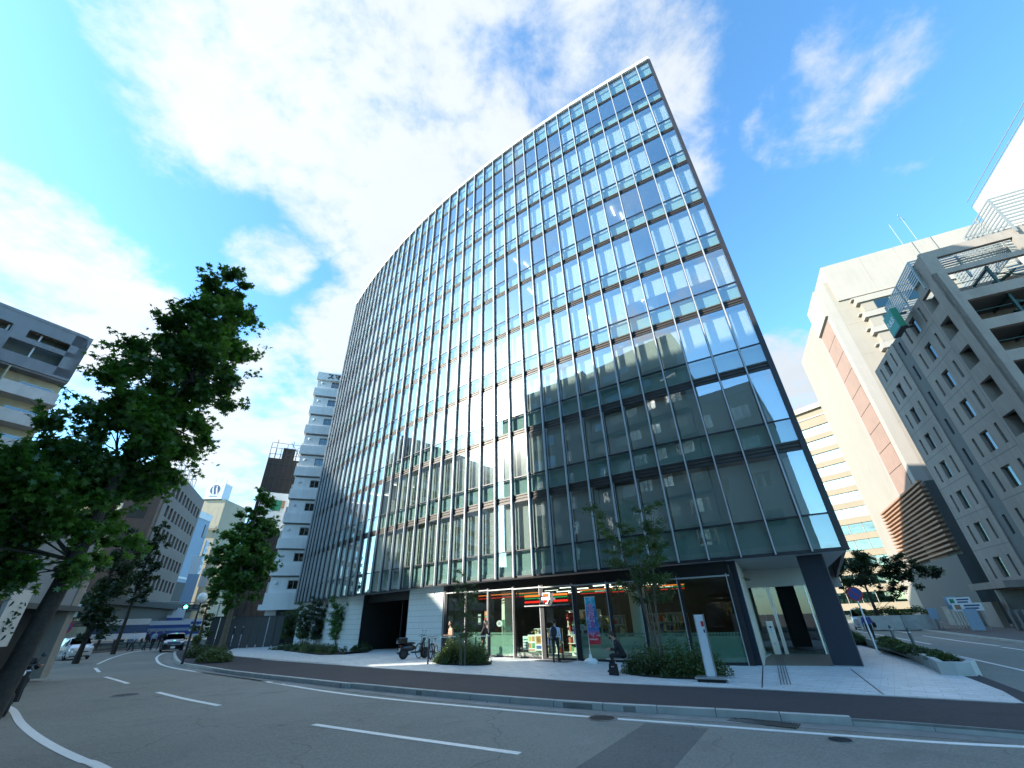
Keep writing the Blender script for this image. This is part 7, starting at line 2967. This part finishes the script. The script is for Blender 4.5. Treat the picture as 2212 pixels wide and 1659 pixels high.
m = MB(); m.sphere((0, -.11, 1.47), 1, 16, 12, .125, .14, .125); m.build('shell', M_['car_k'], hm, smooth=True)
# fallen leaves along the kerb and beds
M_['leaf_dry'] = leaf_mat('leaf_fallen', (.05, .035, .015), (.10, .09, .03), .1)
lp = []
for p in offset(resample(KL, .25), -.22):
    if rnd.random() < .55:
        lp.append((p.x + rnd.gauss(0, .10), p.y + rnd.gauss(0, .10), gz(p.x) + RD + .02))
for _ in range(160):
    k = rnd.randrange(len(PL) - 1)
    p = PL[k].lerp(PL[k + 1], rnd.random())
    lp.append((p.x + rnd.gauss(0, .8), p.y + abs(rnd.gauss(0, 1.6)), gz(p.x) + .012))
lo = leaves('fallen_leaves', lp, .06, OVAL, M_['leaf_dry'], droop=6)
lo['kind'] = 'stuff'
tag(lo, 'small dry fallen leaves scattered along the kerb and on the pale paving', 'leaves')
def across(name, label, a, b, depth, h, mat, floors, cols, style=0, seed=1, roof=None):
    """plain street block: front runs a -> b, body goes away from the street"""
    a, b = Vector(a), Vector(b)
    d = (b - a)
    w = d.length
    ang = math.atan2(d.y, d.x)
    t = thing(name, label, 'building', (a.x, a.y, 0), ang)
    r = random.Random(seed)
    MB().box(0, w, -depth, 0, -.5, h).build('wall', mat, t)
    MB().box(-.1, w + .1, -depth, .12, h - .9, h + .1).build('parapet', mat, t)
    fh = (h - 1.5) / floors
    frames, panes = 0, 0
    wme = {}
    for f in range(1, floors):
        z = .4 + f * fh + .9
        if style == 1:
            m = MB()
            m.box(0, w, 0, 1.1, z - 1.2, z - 1.05)
            m.box(0, w, 1.0, 1.1, z - 1.2, z - .1)
            m.build('balcony', M_['b_grey'] if mat is not M_['b_grey'] else M_['b_tan'], t)
        for c in range(cols):
            cw = w / cols
            x = cw * (c + .5)
            ww = cw * (.62 if style else .42)
            fr = link('window', (wme.setdefault('f', MB().box(-ww / 2 - .06, ww / 2 + .06, 0, .04, -.06, 1.56).mesh('window', M_['frame_dk']))), t, loc=(x, 0, z))
            k = 'l' if r.random() < .2 else 'd'
            link('pane', wme.setdefault(k, MB().box(-ww / 2, ww / 2, .02, .06, 0, 1.5).mesh('pane', M_['winlit2'] if k == 'l' else M_['win_dk'])), fr)
    MB().box(.5, w - .5, 0, .08, .1, 3.0).build('shop_front', M_['win_dk'], t)
    if roof:
        MB().box(w * roof[0], w * roof[1], -depth * .6, -2, h, h + roof[2]).build('roof_house', mat, t)
    return t


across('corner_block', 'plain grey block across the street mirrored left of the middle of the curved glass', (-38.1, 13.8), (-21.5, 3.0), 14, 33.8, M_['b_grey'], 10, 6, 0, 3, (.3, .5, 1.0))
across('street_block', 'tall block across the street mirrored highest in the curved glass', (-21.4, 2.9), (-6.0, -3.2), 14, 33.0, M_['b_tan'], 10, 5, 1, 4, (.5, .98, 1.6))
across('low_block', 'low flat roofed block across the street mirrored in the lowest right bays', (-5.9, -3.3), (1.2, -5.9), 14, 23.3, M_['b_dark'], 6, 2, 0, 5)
